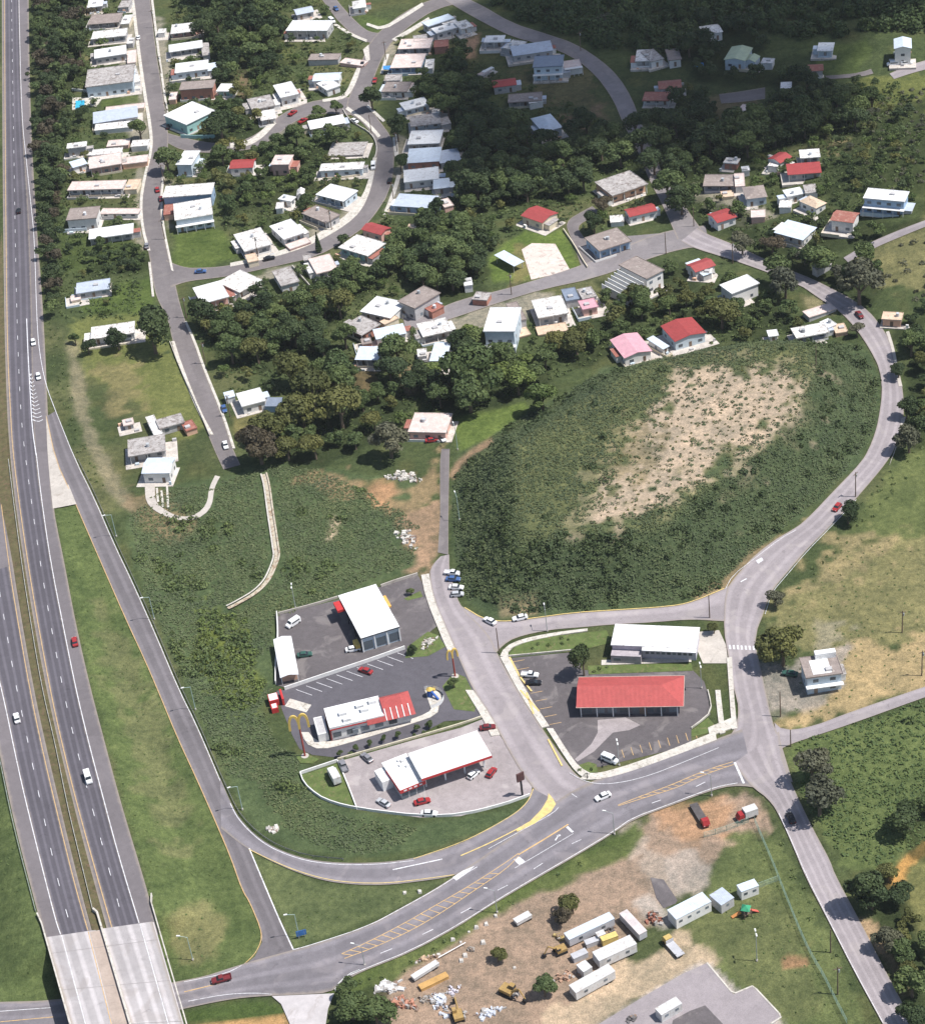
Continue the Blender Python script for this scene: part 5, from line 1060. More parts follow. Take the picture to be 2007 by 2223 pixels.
OUTB = [
 ('T00', (840, 1160), (1015, 1145), (850, 1110), 1.6, 'flat', 'pink', 'pink', 'low pink terrace above the pinkish house'),
 ('T00', (1030, 1160), (1165, 1150), (1035, 1110), 2.4, 'flat', 'whiteold', 'white', 'small white outbuilding by the pavement at the street bend'),
 ('T00', (965, 1300), (1165, 1275), (965, 1245), 2.4, 'flat', 'pink', 'peach', 'salmon wing between the pinkish house and pavement'),
 ('T00', (745, 1030), (1045, 1000), (745, 990), 2.2, 'shed', 'whiteold', 'white', 'narrow white porch roof below the corrugated grey house'),
 ('T00', (830, 885), (1140, 850), (835, 845), 1.8, 'flat', 'pink', 'cream', 'long low pale terrace between lawn and corrugated grey house'),
 ('T00', (1000, 345), (1050, 340), (1000, 300), 2.4, 'flat', 'whiteold', 'grey', 'tiny pale shed right of the third house on the highway side'),
 ('T00', (1005, 500), (1075, 490), (1005, 400), 2.2, 'flat', 'pink', 'cream', 'small tan carport right of the fourth house on the highway side'),
 ('T00', (1060, 650), (1110, 640), (1050, 520), 2.2, 'flat', 'whiteold', 'white', 'narrow white carport between cluttered-roof house and pavement'),
 ('T00', (1240, 262), (1300, 258), (1240, 228), 2.4, 'flat', 'whiteold', 'white', 'tiny white kiosk across from the weathered second house'),
 ('T00', (1330, 790), (1390, 785), (1335, 730), 2.2, 'flat', 'pink', 'peach', 'small peach hut at the street end of the red-brown house'),
 ('T00', (1640, 560), (1715, 548), (1635, 510), 2.6, 'shed', 'ltblue', 'grey', 'pale lean-to right of the white roof above the red-brown house'),
 ('T00', (1600, 440), (1660, 430), (1600, 370), 2.4, 'flat', 'grey', 'grey', 'grey shed behind the third bright roof east of main street'),
 ('T00', (980, 1500), (1080, 1495), (980, 1420), 2.2, 'flat', 'tan', 'cream', 'tan porch right of the long stained pink-white roof'),
 ('T00', (1290, 1700), (1370, 1690), (1290, 1620), 2.6, 'flat', 'rust', 'peach', 'small red-roofed garage beside the pale blue stacked house'),
 ('T00', (930, 60), (1015, 55), (935, 5), 2.6, 'flat', 'grey', 'grey', 'grey roof right of the topmost white house'),
 ('T00', (950, 190), (1020, 185), (950, 120), 2.4, 'flat', 'whiteold', 'cream', 'pale carport right of the low dark grey roof'),
 ('T10', (355, 1650), (415, 1645), (360, 1600), 2.4, 'flat', 'whiteold', 'white', 'tiny white shed below the tiny white-roofed house inside the curve'),
 ('T10', (520, 1545), (580, 1540), (535, 1495), 2.4, 'gable', 'whiteold', 'white', 'tiny gabled hut right of the tiny white-roofed house'),
 ('T10', (860, 495), (1040, 520), (870, 450), 1.4, 'flat', 'pink', 'pink', 'low pink slab beside the upper street'),
 ('T10', (610, 475), (850, 470), (615, 425), 2.6, 'flat', 'brown', 'grey', 'long dark roof left of the low pink slab'),
 ('T10', (1605, 375), (1720, 365), (1600, 320), 3.0, 'flat', 'rust', 'brick', 'rusty roof behind the pinkish grey first east house'),
 ('T10', (1530, 545), (1600, 540), (1530, 470), 2.6, 'flat', 'whiteold', 'white', 'white shed at the back of the pink-roofed house'),
 ('T10', (1210, 640), (1340, 635), (1215, 590), 2.8, 'flat', 'grey', 'white', 'grey low roof between pink-roofed house and brown cluttered roof'),
 ('T10', (1665, 990), (1745, 975), (1660, 930), 2.6, 'flat', 'grey', 'grey', 'small grey shed behind the dull grey roof of the east column'),
 ('T10', (1590, 910), (1650, 905), (1590, 860), 2.4, 'flat', 'whiteold', 'grey', 'tiny shed right of the uppermost white roof of the east column'),
 ('T10', (1690, 1640), (1765, 1620), (1690, 1570), 2.4, 'flat', 'pink', 'pink', 'small pinkish outbuilding right of the patchy blue roof'),
 ('T10', (1390, 1815), (1470, 1815), (1395, 1770), 2.6, 'flat', 'tan', 'peach', 'small orange-walled hut right of the red roof outside the curve'),
 ('T10', (1290, 690), (1410, 700), (1290, 640), 2.6, 'flat', 'pink', 'white', 'pale narrow roof right behind the brown cluttered roof'),
 ('T10', (1710, 220), (1820, 190), (1700, 175), 3.0, 'flat', 'whiteold', 'grey', 'white block beside the pair of pale roofs at the top'),
 ('T10', (1450, 330), (1560, 315), (1450, 280), 3.0, 'flat', 'grey', 'grey', 'grey flat roof above the pinkish grey first east house'),
 ('T11', (140, 255), (225, 235), (140, 190), 2.6, 'flat', 'tan', 'cream', 'cream hut at the pavement below the weathered roof'),
 ('T11', (470, 150), (640, 90), (470, 100), 1.2, 'flat', 'pink', 'pink', 'low pink terrace below the clean white roof'),
 ('T11', (1215, 745), (1330, 690), (1205, 710), 2.8, 'flat', 'tan', 'cream', 'cream-roofed wing right of the patchy white cluster'),
 ('T11', (1040, 905), (1120, 890), (1020, 860), 2.4, 'flat', 'brown', 'brick', 'small brown hut below the grey and rust roof'),
 ('T11', (1480, 1000), (1555, 990), (1480, 940), 2.4, 'flat', 'whiteold', 'white', 'tiny white hut left of the bright pale blue roof'),
 ('T11', (580, 240), (640, 230), (560, 200), 2.6, 'flat', 'grey', 'grey', 'tiny grey roof above the straight pale wall'),
 ('T11', (1590, 650), (1690, 600), (1570, 600), 3.0, 'flat', 'rust', 'brick', 'rust-framed open block right of the dark grey two-storey block'),
 ('T11', (-60, 450), (20, 420), (-70, 400), 2.6, 'flat', 'whiteold', 'white', 'small white annex left of the mottled white roof'),
 ('T21', (25, 440), (95, 430), (30, 380), 3.0, 'flat', 'white', 'white', 'small white roof above the end of the lower lane'),
 ('T21', (85, 545), (205, 555), (90, 480), 2.6, 'flat', 'grey', 'brick', 'grey and red hut at the end of the lower lane'),
 ('T21', (430, 720), (520, 700), (400, 570), 4.0, 'flat', 'brown', 'grey', 'narrow brown roof between the tall white building and half grey roof'),
 ('T21', (440, 850), (555, 820), (430, 760), 0.8, 'flat', 'tan', 'peach', 'low peach terrace right of the tall white building'),
 ('T21', (610, 830), (850, 790), (620, 760), 0.8, 'flat', 'tan', 'cream', 'low tan terrace below the half grey half white roof'),
 ('T21', (830, 560), (940, 540), (780, 470), 3.2, 'flat', 'bluedark', 'grey', 'slate-grey roof beside the half grey half white roof'),
 ('T21', (960, 545), (1075, 520), (900, 470), 3.0, 'flat', 'grey', 'lav', 'grey roof just above the small faded pink roof'),
 ('T31', (1080, 770), (1150, 740), (1070, 700), 2.6, 'flat', 'white', 'white', 'small white porch right of the house by the bend'),
 ('T31', (1140, 815), (1240, 800), (1120, 745), 1.4, 'flat', 'tan', 'peach', 'orange-tan terrace beside the bend'),
 ('T31', (930, 690), (1150, 620), (910, 630), 1.4, 'flat', 'pink', 'grey', 'long low concrete wing above the house by the bend'),
 ('T31', (985, 310), (1105, 260), (960, 290), 2.6, 'shed', 'grey', 'grey', 'grey shed roof under trees at the right'),
 ('T31', (30, 330), (150, 340), (60, 290), 2.6, 'flat', 'whiteold', 'white', 'pale wing below the dull red roof beside the road'),
 ('T30', (345, 1475), (425, 1470), (350, 1370), 3.0, 'flat', 'pink', 'white', 'narrow pinkish roof right of the dark lavender-front roof'),
 ('T30', (240, 1560), (340, 1550), (250, 1510), 1.2, 'flat', 'tan', 'cream', 'low pale terrace below the dark lavender-front roof'),
 ('T30', (470, 1720), (585, 1715), (480, 1660), 2.4, 'flat', 'pink', 'pink', 'small pink roof among trees below the brown hipped roof'),
 ('T30', (900, 1530), (1000, 1520), (890, 1460), 3.0, 'flat', 'grey', 'white', 'grey-brown roof behind the tan hipped roof'),
 ('T30', (690, 1640), (790, 1640), (690, 1560), 2.4, 'flat', 'whiteold', 'white', 'white L-shaped wing left of the tan hipped roof'),
 ('T30', (410, 1350), (455, 1345), (410, 1315), 2.6, 'flat', 'white', 'white', 'tiny white hut above the brown hipped roof'),
 ('T30', (600, 1310), (680, 1320), (620, 1265), 2.6, 'flat', 'whiteold', 'white', 'white porch of the uppermost red roof on the right'),
 ('T30', (150, 1745), (220, 1740), (140, 1690), 2.8, 'shed', 'ltblue', 'white', 'white annex left of the red gabled roof beside the road'),
 ('T30', (410, 480), (505, 490), (440, 430), 3.0, 'gable', 'green', 'ltblue', 'lower green wing right of the pale green gable'),
 ('T30', (545, 495), (640, 500), (550, 455), 2.8, 'flat', 'whiteold', 'white', 'white roof right of the pale green gable wing'),
 ('T20', (1180, 1760), (1290, 1750), (1230, 1700), 2.0, 'flat', 'whiteold', 'white', 'white porch left of the long red roof above the school'),
 ('T20', (170, 600), (250, 560), (300, 500), 1.0, 'flat', 'pink', 'grey', 'pale ramp slab left of the big slate-blue house'),
 ('T20', (820, 555), (960, 535), (830, 480), 2.2, 'flat', 'pink', 'white', 'pale terrace right of the big slate-blue house'),
 ('T20', (540, 820), (650, 800), (530, 750), 2.6, 'flat', 'whiteold', 'white', 'white wing right of the low grey-brown shaded house'),
 ('T01', (560, 560), (640, 545), (560, 520), 1.2, 'flat', 'pink', 'cream', 'low pale slab left of the grey-blue trailer house'),
 ('T01', (1220, 1630), (1290, 1610), (1140, 1480), 2.6, 'flat', 'whiteold', 'white', 'white narrow porch left of the cluttered grey house'),
 ('T01', (1470, 1590), (1560, 1560), (1470, 1510), 2.2, 'flat', 'rust', 'peach', 'small red and peach hut right of the cluttered grey house'),
 ('T11', (270, 1390), (390, 1390), (270, 1330), 2.6, 'shed', 'bluedark', 'blue', 'dark blue lean-to right of the white house under olive trees'),
 ('T11', (-40, 1330), (40, 1310), (-50, 1290), 2.4, 'shed', 'ltblue', 'white', 'pale carport left of the white house under olive trees'),
]
for hrow in OUTB: HOBJ.append(house(*hrow, patio=0.25, tank=0.1, cat='outbuilding', group='outbuildings of the neighbourhood', name='outbuilding', win=False, eave=0.2))

# the two-storey house on the right with a stair room on its roof
CH = house('T32',(905,1722),(1200,1682),(850,1560),6.2,'flat','brown','ltblue','two-storey pale house with brown roof and white roof patch beside the big round tree', tank=0, group=None)
w_, d_, h_ = CH['_w'], CH['_d'], CH['_h']
rf = [c_ for c_ in CH.children if c_.name.startswith('roof')][0]
MB().box(-w_*0.28, -d_*0.38, h_+0.01, w_*0.22, d_*0.30, h_+0.06).build('roof_coating', ROOFS['white'], rf)
MB().box(-w_*0.1, d_*0.30, h_+0.01, w_*0.46, d_*0.5, h_+1.9).build('stair_room', ROOFS['white'], rf)
MB().box(-w_*0.5, -d_*0.5-1.0, 2.9, w_*0.5, -d_*0.5+0.4, 3.1).build('balcony', ROOFS['white'], CH)

# apartment block: outside stair flights
for o in HOBJ:
    if 'apartment block' in o['label']:
        w_, d_, h_ = o['_w'], o['_d'], o['_h']
        for k in range(6):
            x = -w_/2 - 1.4 - k*1.5
            mb = MB(); mb.box(x-0.12, -d_*0.5, -0.5, x+0.12, d_*0.45, 6.2 - k*0.55); mb.build('stair_wall', WALLS['white'], o)
    if 'arched terrace' in o['label'] or 'tall three-storey' in o['label'] or 'slate-blue' in o['label'] or 'row of windows' in o['label']:
        w_, d_, h_ = o['_w'], o['_d'], o['_h']
        MB().box(-w_*0.5, -d_*0.5-1.3, 2.85, w_*0.5, -d_*0.5+0.45, 3.05).build('balcony', WALLS['white'], o)
        for k in range(5):
            x = -w_*0.48 + k*w_*0.24
            MB().box(x-0.1, -d_*0.5-1.25, -0.6, x+0.1, -d_*0.5-1.05, 2.84).build('balcony_post', WALLS['white'], o)
for o in HOBJ + [CH]:
    for k in ('_w', '_d', '_h'): del o[k]

# swimming pool, court, pavilion
def solid(name, reg, pts, mat, h, label=None, cat=None, parent=None, thick=None):
    P_ = px(reg, *pts); zg = float(Hxy(*at(*P_[0])[:2])); W_ = [on_plane(x, y, zg + h) for x, y in P_]
    mb = MB(); mb.poly([(p[0], p[1]) for p in W_], zg + h); n = len(W_); th = thick or h + 0.6
    for i in range(n):
        a, b_ = W_[i], W_[(i+1) % n]
        mb.quad((a[0], a[1], zg+h-th), (b_[0], b_[1], zg+h-th), (b_[0], b_[1], zg+h), (a[0], a[1], zg+h))
    o = mb.build(name, mat, parent); tag(o, label, cat); return o
def flatslab(name, reg, pts, mat, dz=0.2):
    o = solid(name, reg, pts, mat, dz); o['kind'] = 'structure'; return o
flatslab('pool_patio', 'T00', [(570,865),(680,830),(760,840),(815,760),(570,770)], CONCW, 0.35)
POOLM = M('pool_liner', (0.05, 0.42, 0.66), 0.15, 0.08, 1.0)
solid('swimming_pool', 'T00', [(595,855),(668,845),(668,790),(597,795)], POOLM, 0.45, 'bright blue square pool on a white patio near the highway', 'pool', thick=0.3)
solid('blue_tarpaulin', 'T30', [(20,525),(100,522),(95,492),(25,495)], M('tarp_blue', (0.06, 0.25, 0.55), 0.6, 0.1, 1.0), 2.4, 'bright blue tarpaulin roof left of the pale green gable', 'tarpaulin', thick=0.2)
solid('blue_awning', 'T10', [(1205,545),(1285,550),(1290,515),(1205,518)], M('tarp_blue', (0.06, 0.25, 0.55)), 2.4, 'blue awning on the street end of the pink-roofed house', 'awning', thick=0.15)
flatslab('ball_court', 'T21', [(555,388),(865,318),(745,105),(560,100),(480,150)], M('court_slab', (0.62, 0.53, 0.47), 0.9, 0.12, 0.3, (0.30, 0.24, 0.21), 0.35), 0.2)
pv = empty('pavilion'); c_, rz_, w_, d_, zg_ = frame_of(*px('T21', (420,282), (500,242), (358,152)), 3.2)
pv.location = (c_[0], c_[1], zg_); pv.rotation_euler = (0, 0, rz_); tag(pv, 'open pavilion with pale blue metal roof beside the ball court', 'pavilion')
r = MB(); r.hexa([(-w_/2,-d_/2,3.0),(w_/2,-d_/2,3.0),(w_/2,d_/2,3.4),(-w_/2,d_/2,3.4)], [(-w_/2,-d_/2,3.1),(w_/2,-d_/2,3.1),(w_/2,d_/2,3.5),(-w_/2,d_/2,3.5)]); r.build('roof', ROOFS['ltblue'], pv)
for sx in (-1, 1):
    for sy in (-1, 1): MB().box(sx*w_*0.42-0.1, sy*d_*0.42-0.1, -0.5, sx*w_*0.42+0.1, sy*d_*0.42+0.1, 3.0).build('post', STEEL, pv)
OBST.append((c_[0], c_[1], 6))
# teal garden wall under the big teal house, yard walls
GWALLS = [('T00',[(1430,1090),(1560,1095),(1700,1090)],1.6,WALLS['teal'],'teal garden wall curving below the teal-walled house'),
 ('T00',[(570,715),(800,740),(1110,715)],1.2,WALLS['white'],'white garden wall below the wide cluttered-roof house'),
 ('T01',[(470,20),(690,5)],1.5,WALLS['ltblue'],'pale blue wall left of the large bright roof above the hedge'),
 ('T01',[(1345,890),(1420,1090),(1560,1400),(1660,1630)],0.9,CONCW,'long low white wall along the west side of the sloping street'),
 ('T10',[(730,1420),(900,1410),(1050,1385)],1.0,WALLS['cream'],'low pale balustrade wall below the long weathered roof'),
 ('T10',[(890,870),(930,940),(1010,1000),(1100,1050),(1150,1120),(1160,1200),(1130,1280)],0.8,CONCW,'white kerb wall on the inside of the street curve'),
 ('T21',[(810,0),(900,130),(960,240),(1000,300)],1.0,WALLS['cream'],'thin pale wall between the grass court and the lane'),
 ('T11',[(490,290),(650,470)],1.0,CONCW,'straight pale wall running down from the side street'),
 ('T12',[(370,1215),(380,1400),(360,1600),(360,1770)],1.4,WALLS['white'],'white boundary wall on the west side of the workshop lot'),
 ('T12',[(430,1815),(800,1690),(1100,1590),(1380,1490)],1.3,WALLS['white'],'long white wall between the workshop lot and the drive-through parking'),
 ('T12',[(380,1215),(640,1150),(850,1085)],0.8,CONC,'low kerb wall along the upper edge of the workshop lot'),
 ('T12',[(1190,1000),(1300,960),(1480,905)],1.0,CONC,'pale wall at the upper corner of the workshop lot'),
 ('P',[(652,1681),(662,1709),(709,1742),(775,1758),(912,1775),(1000,1772),(1090,1750),(1150,1728)],0.9,WALLS['white'],'curved white parapet wall below the petrol station'),
 ('P',[(652,1681),(733,1654)],1.0,WALLS['white'],'short white wall on the upper side of the small lawn'),
 ('P',[(733,1654),(755,1705),(775,1758)],0.7,WALLS['white'],'white kerb wall between small lawn and petrol forecourt'),
 ('P',[(733,1650),(850,1617),(1000,1574),(1045,1558)],0.7,M('kerb_cream',(0.6,0.55,0.42)),'cream kerb wall between drive-through lane and petrol station'),
 ('P',[(1104,1426),(1253,1412)],0.6,CONCW,'white kerb wall along the upper edge of the restaurant parking'),
 ('T33',[(130,0),(160,120),(150,190),(0,300)],0.6,CONCW,'white kerb round the right end of the restaurant lot'),
]
for reg, pts, hgt, mt, lab in GWALLS:
    P_ = px(reg, *pts); W_ = world_line(P_, gfn, 1 if len(P_) > 2 else 0, 3.0); mb = MB()
    for a, b_ in zip(W_[:-1], W_[1:]):
        d = b_[:2]-a[:2]; d = d/np.linalg.norm(d); n_ = np.array([-d[1], d[0]])*0.14
        za, zb_ = float(Hxy(a[0], a[1])), float(Hxy(b_[0], b_[1]))
        qa, qb, qc, qd = a[:2]-n_, b_[:2]-n_, b_[:2]+n_, a[:2]+n_
        mb.hexa([(qa[0],qa[1],za-0.5),(qb[0],qb[1],zb_-0.5),(qc[0],qc[1],zb_-0.5),(qd[0],qd[1],za-0.5)], [(qa[0],qa[1],za+hgt),(qb[0],qb[1],zb_+hgt),(qc[0],qc[1],zb_+hgt),(qd[0],qd[1],za+hgt)])
    tag(mb.build('boundary_wall', mt), lab, 'wall')
# concrete runway drive with yellowish kerbs, storm ditch
strip('curved_drive', px('T02',(1145,190),(1150,340),(1250,420),(1380,470),(1480,480),(1600,450),(1680,360),(1690,220),(1740,130)), px('T02',(1225,190),(1225,330),(1300,390),(1390,440),(1480,450),(1570,420),(1640,340),(1650,220),(1700,120)), CONC, 0.2, lanes=1, smooth=2)
for a, b_ in (((1240,220),(1250,330)),((1275,240),(1290,370)),((1320,200),(1330,380))):
    o = line(None, px('T02', a, b_), 0.7, CONCW, 0.25, smooth=0, name='drive_strip'); tag(o, kind='structure')
DITCH = px('T12',(265,110),(290,200),(315,400),(340,560),(360,700),(370,760),(340,850),(290,960),(200,1050),(80,1120),(0,1162),(-20,1170))
dw = world_line(DITCH, gfn, 2, 1.2)
dt = empty('storm_ditch', dw[0].tolist(), 0, 'rust-stained concrete storm ditch running down the bushy slope', 'ditch')
DM = M('ditch_concrete', (0.47, 0.42, 0.33), 0.9, 0.15, 0.4, (0.24, 0.14, 0.08), 0.55)
o = ribbon('channel_bed', dw, 1.2, DM, dt, 0.22); o.location = -Vector(dw[0])
for sgn in (-1, 1):
    o = ribbon('channel_lip', dw, 0.5, CONCW if sgn < 0 else DM, dt, 0.65, off=sgn*0.9); o.location = -Vector(dw[0])
# ------------------------------------------------------------------ shop blocks
REDM = M('red_paint', (0.50, 0.045, 0.045), 0.55, 0.08, 0.8)
REDROOF = corrugated('standing_seam_red', (0.42, 0.088, 0.082), (0.35, 0.078, 0.072), 0.45, 0.65)
YEL = M('sign_yellow', (0.62, 0.44, 0.12), 0.6, 0.05, 1.0)
WHITEP = M('white_paint', (0.76, 0.76, 0.755), 0.6, 0.06, 0.5, (0.60, 0.58, 0.56), 0.35)
DARK = M('dark_opening', (0.03, 0.03, 0.034), 0.9, 0.1, 1.0)
SHOPG = M('shop_glass', (0.10, 0.12, 0.14), 0.15, 0.1, 1.0)
BLUEP = M('blue_paint', (0.05, 0.13, 0.42), 0.5, 0.1, 1.0)
def shell(name, label, cat, A, B, D, h, z0=0.0, group=None):
    c, rz, w, d, zg = frame_of(A, B, D, h, z0)
    OBST.append((c[0], c[1], 0.5*math.hypot(w, d)))
    return empty(name, (c[0], c[1], zg), rz, label, cat, group), w, d

# motor workshop
wk, w, d = shell('workshop', 'motor workshop with big white flat roof and three blue-framed bays', 'workshop', (783,1386), (867,1360), (733,1293), 5.6)
MB().box(-w/2+3.2, -d/2+0.5, -0.5, w/2-0.3, d/2-0.3, 5.35).build('wall', WALLS['ltblue'], wk)
r = MB().box(-w/2, -d/2, 5.36, w/2, d/2, 5.62).build('roof', ROOFS['white'], wk)
MB().box(-w/2-0.03, -d/2-0.03, 5.2, w/2+0.03, -d/2+0.25, 5.5).build('fascia', DARK, wk)
for k in range(3):
    x = -w/2 + (k+0.5)*w/3
    if k == 0: MB().box(-w/2+0.3, -d/2+0.5, -0.3, -w/2+3.19, -d/2+0.9, 5.3).build('front_wall', WALLS['ltblue'], wk)
    f = put('bay_window', MB().box(-0.5,-0.5,-0.5,0.5,0.5,0.5).mesh('bay_window', SHOPG), wk, (x, -d/2+0.45, 2.1), (w/3*0.72, 0.12, 2.9))
for k in range(4): put('post', MB().box(-0.5,-0.5,-0.5,0.5,0.5,0.5).mesh('post', WHITEP), wk, (-w/2+0.25 + k*(w-0.5)/3, -d/2+0.35, 2.6), (0.35, 0.4, 5.2))
for k in range(4): put('shaded_bay', MB().box(-0.5,-0.5,-0.5,0.5,0.5,0.5).mesh('shaded_bay', DARK), wk, (-w/2+3.17, -d/2 + (k+0.6)*d/4.4, 1.9), (0.12, d/5.6, 3.8))  # dark panels stand in for the deep shade inside the open bays
for k in range(4): put('side_post', MB().box(-0.5,-0.5,-0.5,0.5,0.5,0.5).mesh('side_post', DARK), wk, (-w/2+0.3, -d/2+1.5 + k*(d-2.5)/3, 2.6), (0.25, 0.25, 5.3))
MB().box(-w/2-2.2, d*0.22, 4.2, -w/2+0.3, d*0.42, 5.0).build('awning', REDM, wk)
MB().box(w/2-0.2, d*0.1, 2.6, w/2+1.6, d*0.35, 3.1).build('awning', M('awning_orange', (0.7, 0.38, 0.10)), wk)
MB().box(-w/2-1.6, -d/2+1.5, -0.2, -w/2-0.2, -d/2+4.5, 2.2).build('lean_to', YEL, wk)
# long open shed
sh, w, d = shell('open_shed', 'long white gabled open shed at the west edge of the workshop lot', 'shed', (608,1472), (648,1464), (600,1387), 3.2)
r = MB()
for s in (-1, 1): r.hexa([(s*w/2,-d/2,3.1),(s*w/2,d/2,3.1),(0,d/2,3.75),(0,-d/2,3.75)][::s], [(s*w/2,-d/2,3.2),(s*w/2,d/2,3.2),(0,d/2,3.85),(0,-d/2,3.85)][::s])
r.build('roof', corrugated('roof_white_metal', (0.80, 0.81, 0.82), (0.6, 0.6, 0.6), 0.1), sh)
for k in range(4):
    for s in (-1, 1): MB().box(s*w*0.44-0.1, -d*0.46+k*d*0.305-0.1, -0.2, s*w*0.44+0.1, -d*0.46+k*d*0.305+0.1, 3.15).build('post', WHITEP, sh)
MB().box(-w*0.42, -d*0.4, 0, w*0.42, -d*0.36, 2.4).build('end_wall', WALLS['peach'], sh)
# fast-food restaurant
ff, w, d = shell('restaurant', 'white fast-food restaurant with red sloped roof end and play area', 'restaurant', (715,1583), (893,1541), (700,1541), 4.6)
MB().box(-w/2+0.4, -d/2+0.4, -0.4, w/2-0.4, d/2-0.4, 4.3).build('wall', WALLS['white'], ff)
xs = w*0.17
r = MB().box(-w/2, -d/2, 4.3, xs, d/2, 4.6); 
for q in ((-w/2,-d/2,xs,-d/2+0.3),(-w/2,d/2-0.3,xs,d/2),(-w/2,-d/2+0.3,-w/2+0.3,d/2-0.3)): r.box(q[0],q[1],4.603,q[2],q[3],5.0)
rf = r.build('roof', ROOFS['white'], ff)
r = MB(); z0_, z1_ = 3.5, 5.4; k = 1.9
r.hexa([(xs,-d/2-0.9,z0_),(w/2+0.9,-d/2-0.9,z0_),(w/2+0.9,d/2+0.9,z0_),(xs,d/2+0.9,z0_)], [(xs,-d/2+k,z1_),(w/2-k,-d/2+k,z1_),(w/2-k,d/2-k,z1_),(xs,d/2-k,z1_)])
ms = r.build('mansard_roof', REDROOF, ff)
for k2 in range(5):
    x = xs + 0.4 + k2*(w/2 - xs)/4.6; MB().hexa([(x-0.12,-d/2-0.95,3.55),(x+0.12,-d/2-0.95,3.55),(x+0.12,-d/2+1.95,5.5),(x-0.12,-d/2+1.95,5.5)],[(x-0.12,-d/2-0.95,3.75),(x+0.12,-d/2-0.95,3.75),(x+0.12,-d/2+1.95,5.62),(x-0.12,-d/2+1.95,5.62)]).build('roof_beam', WHITEP, ms)
MB().hexa([(-w*0.05,-d/2-0.8,3.3),(xs-0.02,-d/2-0.8,3.3),(xs-0.02,-d/2+0.3,4.9),(-w*0.05,-d/2+0.3,4.9)],[(-w*0.05,-d/2-0.8,3.45),(xs-0.02,-d/2-0.8,3.45),(xs-0.02,-d/2+0.3,5.05),(-w*0.05,-d/2+0.3,5.05)]).build('front_awning', REDROOF, ff)
MB().box(-w/2, -d/2-0.06, 3.85, -w*0.05, -d/2+0.35, 4.15).build('red_band', REDM, ff)
MB().box(-w/2-0.06, -d/2, 0.3, -w/2+0.38, d/2, 4.28).build('end_wall', M('maroon_wall', (0.20, 0.05, 0.05)), ff)
for x, y in ((-0.30,0.05),(-0.27,-0.28),(-0.08,0.22),(0.08,0.28),(-0.04,-0.02)):
    MB().box(x*w-1.1, y*d-0.7, 4.61, x*w+1.1, y*d+0.7, 5.5).build('roof_unit', M('unit_grey', (0.62, 0.62, 0.62), 0.5), rf)
for k2 in range(5): put('window', WIN_ME, ff, (-w*0.42 + k2*w*0.17, -d/2+0.36, 1.7), (w*0.10, 0.12, 1.6))
put('serving_window', WIN_ME, ff, (-w*0.2, -d/2+0.2, 1.7), (1.6, 0.6, 1.4))
for k2 in range(3): put('window', WIN_ME, ff, (w/2-0.38, -d*0.3 + k2*d*0.3, 1.7), (0.12, d*0.2, 1.8))
MB().box(-w/2-3.4, -d/2+0.6, 0, -w/2-0.5, d/2-0.6, 3.0).build('service_yard', WALLS['white'], ff)
MB().box(-w/2-3.0, -d/2+1.0, 3.002, -w/2-0.9, d/2-1.0, 3.05).build('yard_floor', WALLS['grey'], ff)
# play area beyond the red end
pl = empty('play_area', (0, 0, 0), 0, 'rounded play area with blue and yellow slides at the restaurant end', 'playground')
pc = on_plane(*px('T13', (1560, 70))[0], 0.0); pl.location = (pc[0], pc[1], 0); pl.rotation_euler = ff.rotation_euler
mb = MB()
for k2 in range(14):
    a0, a1 = -math.pi/2 + math.pi*k2/14, -math.pi/2 + math.pi*(k2+1)/14; R_ = d*0.5
    mb.quad((1.5*math.cos(a0)*R_*0.7, math.sin(a0)*R_, 0), (1.5*math.cos(a1)*R_*0.7, math.sin(a1)*R_, 0), (1.5*math.cos(a1)*R_*0.7, math.sin(a1)*R_, 1.5), (1.5*math.cos(a0)*R_*0.7, math.sin(a0)*R_, 1.5))
mb.build('fence', WHITEP, pl)
mb = MB(); mb.poly([(1.45*math.cos(-math.pi/2+math.pi*i/12)*d*0.34, math.sin(-math.pi/2+math.pi*i/12)*d*0.48) for i in range(13)], 0.16); mb.build('floor', CONCW, pl)
MB().cyl((1.0,1.2,0.2),(1.0,1.2,2.6),0.8,n=10).build('tower', BLUEP, pl)
MB().cyl((1.0,1.2,2.6),(1.0,1.2,3.4),1.0,0.05,n=10).build('tower_roof', YEL, pl)
MB().cyl((1.4,0.8,2.0),(2.8,-1.4,0.4),0.35,n=8).build('slide', BLUEP, pl)
MB().cyl((0.6,1.6,2.6),(2.6,3.2,0.4),0.45,n=8).build('slide', YEL, pl)

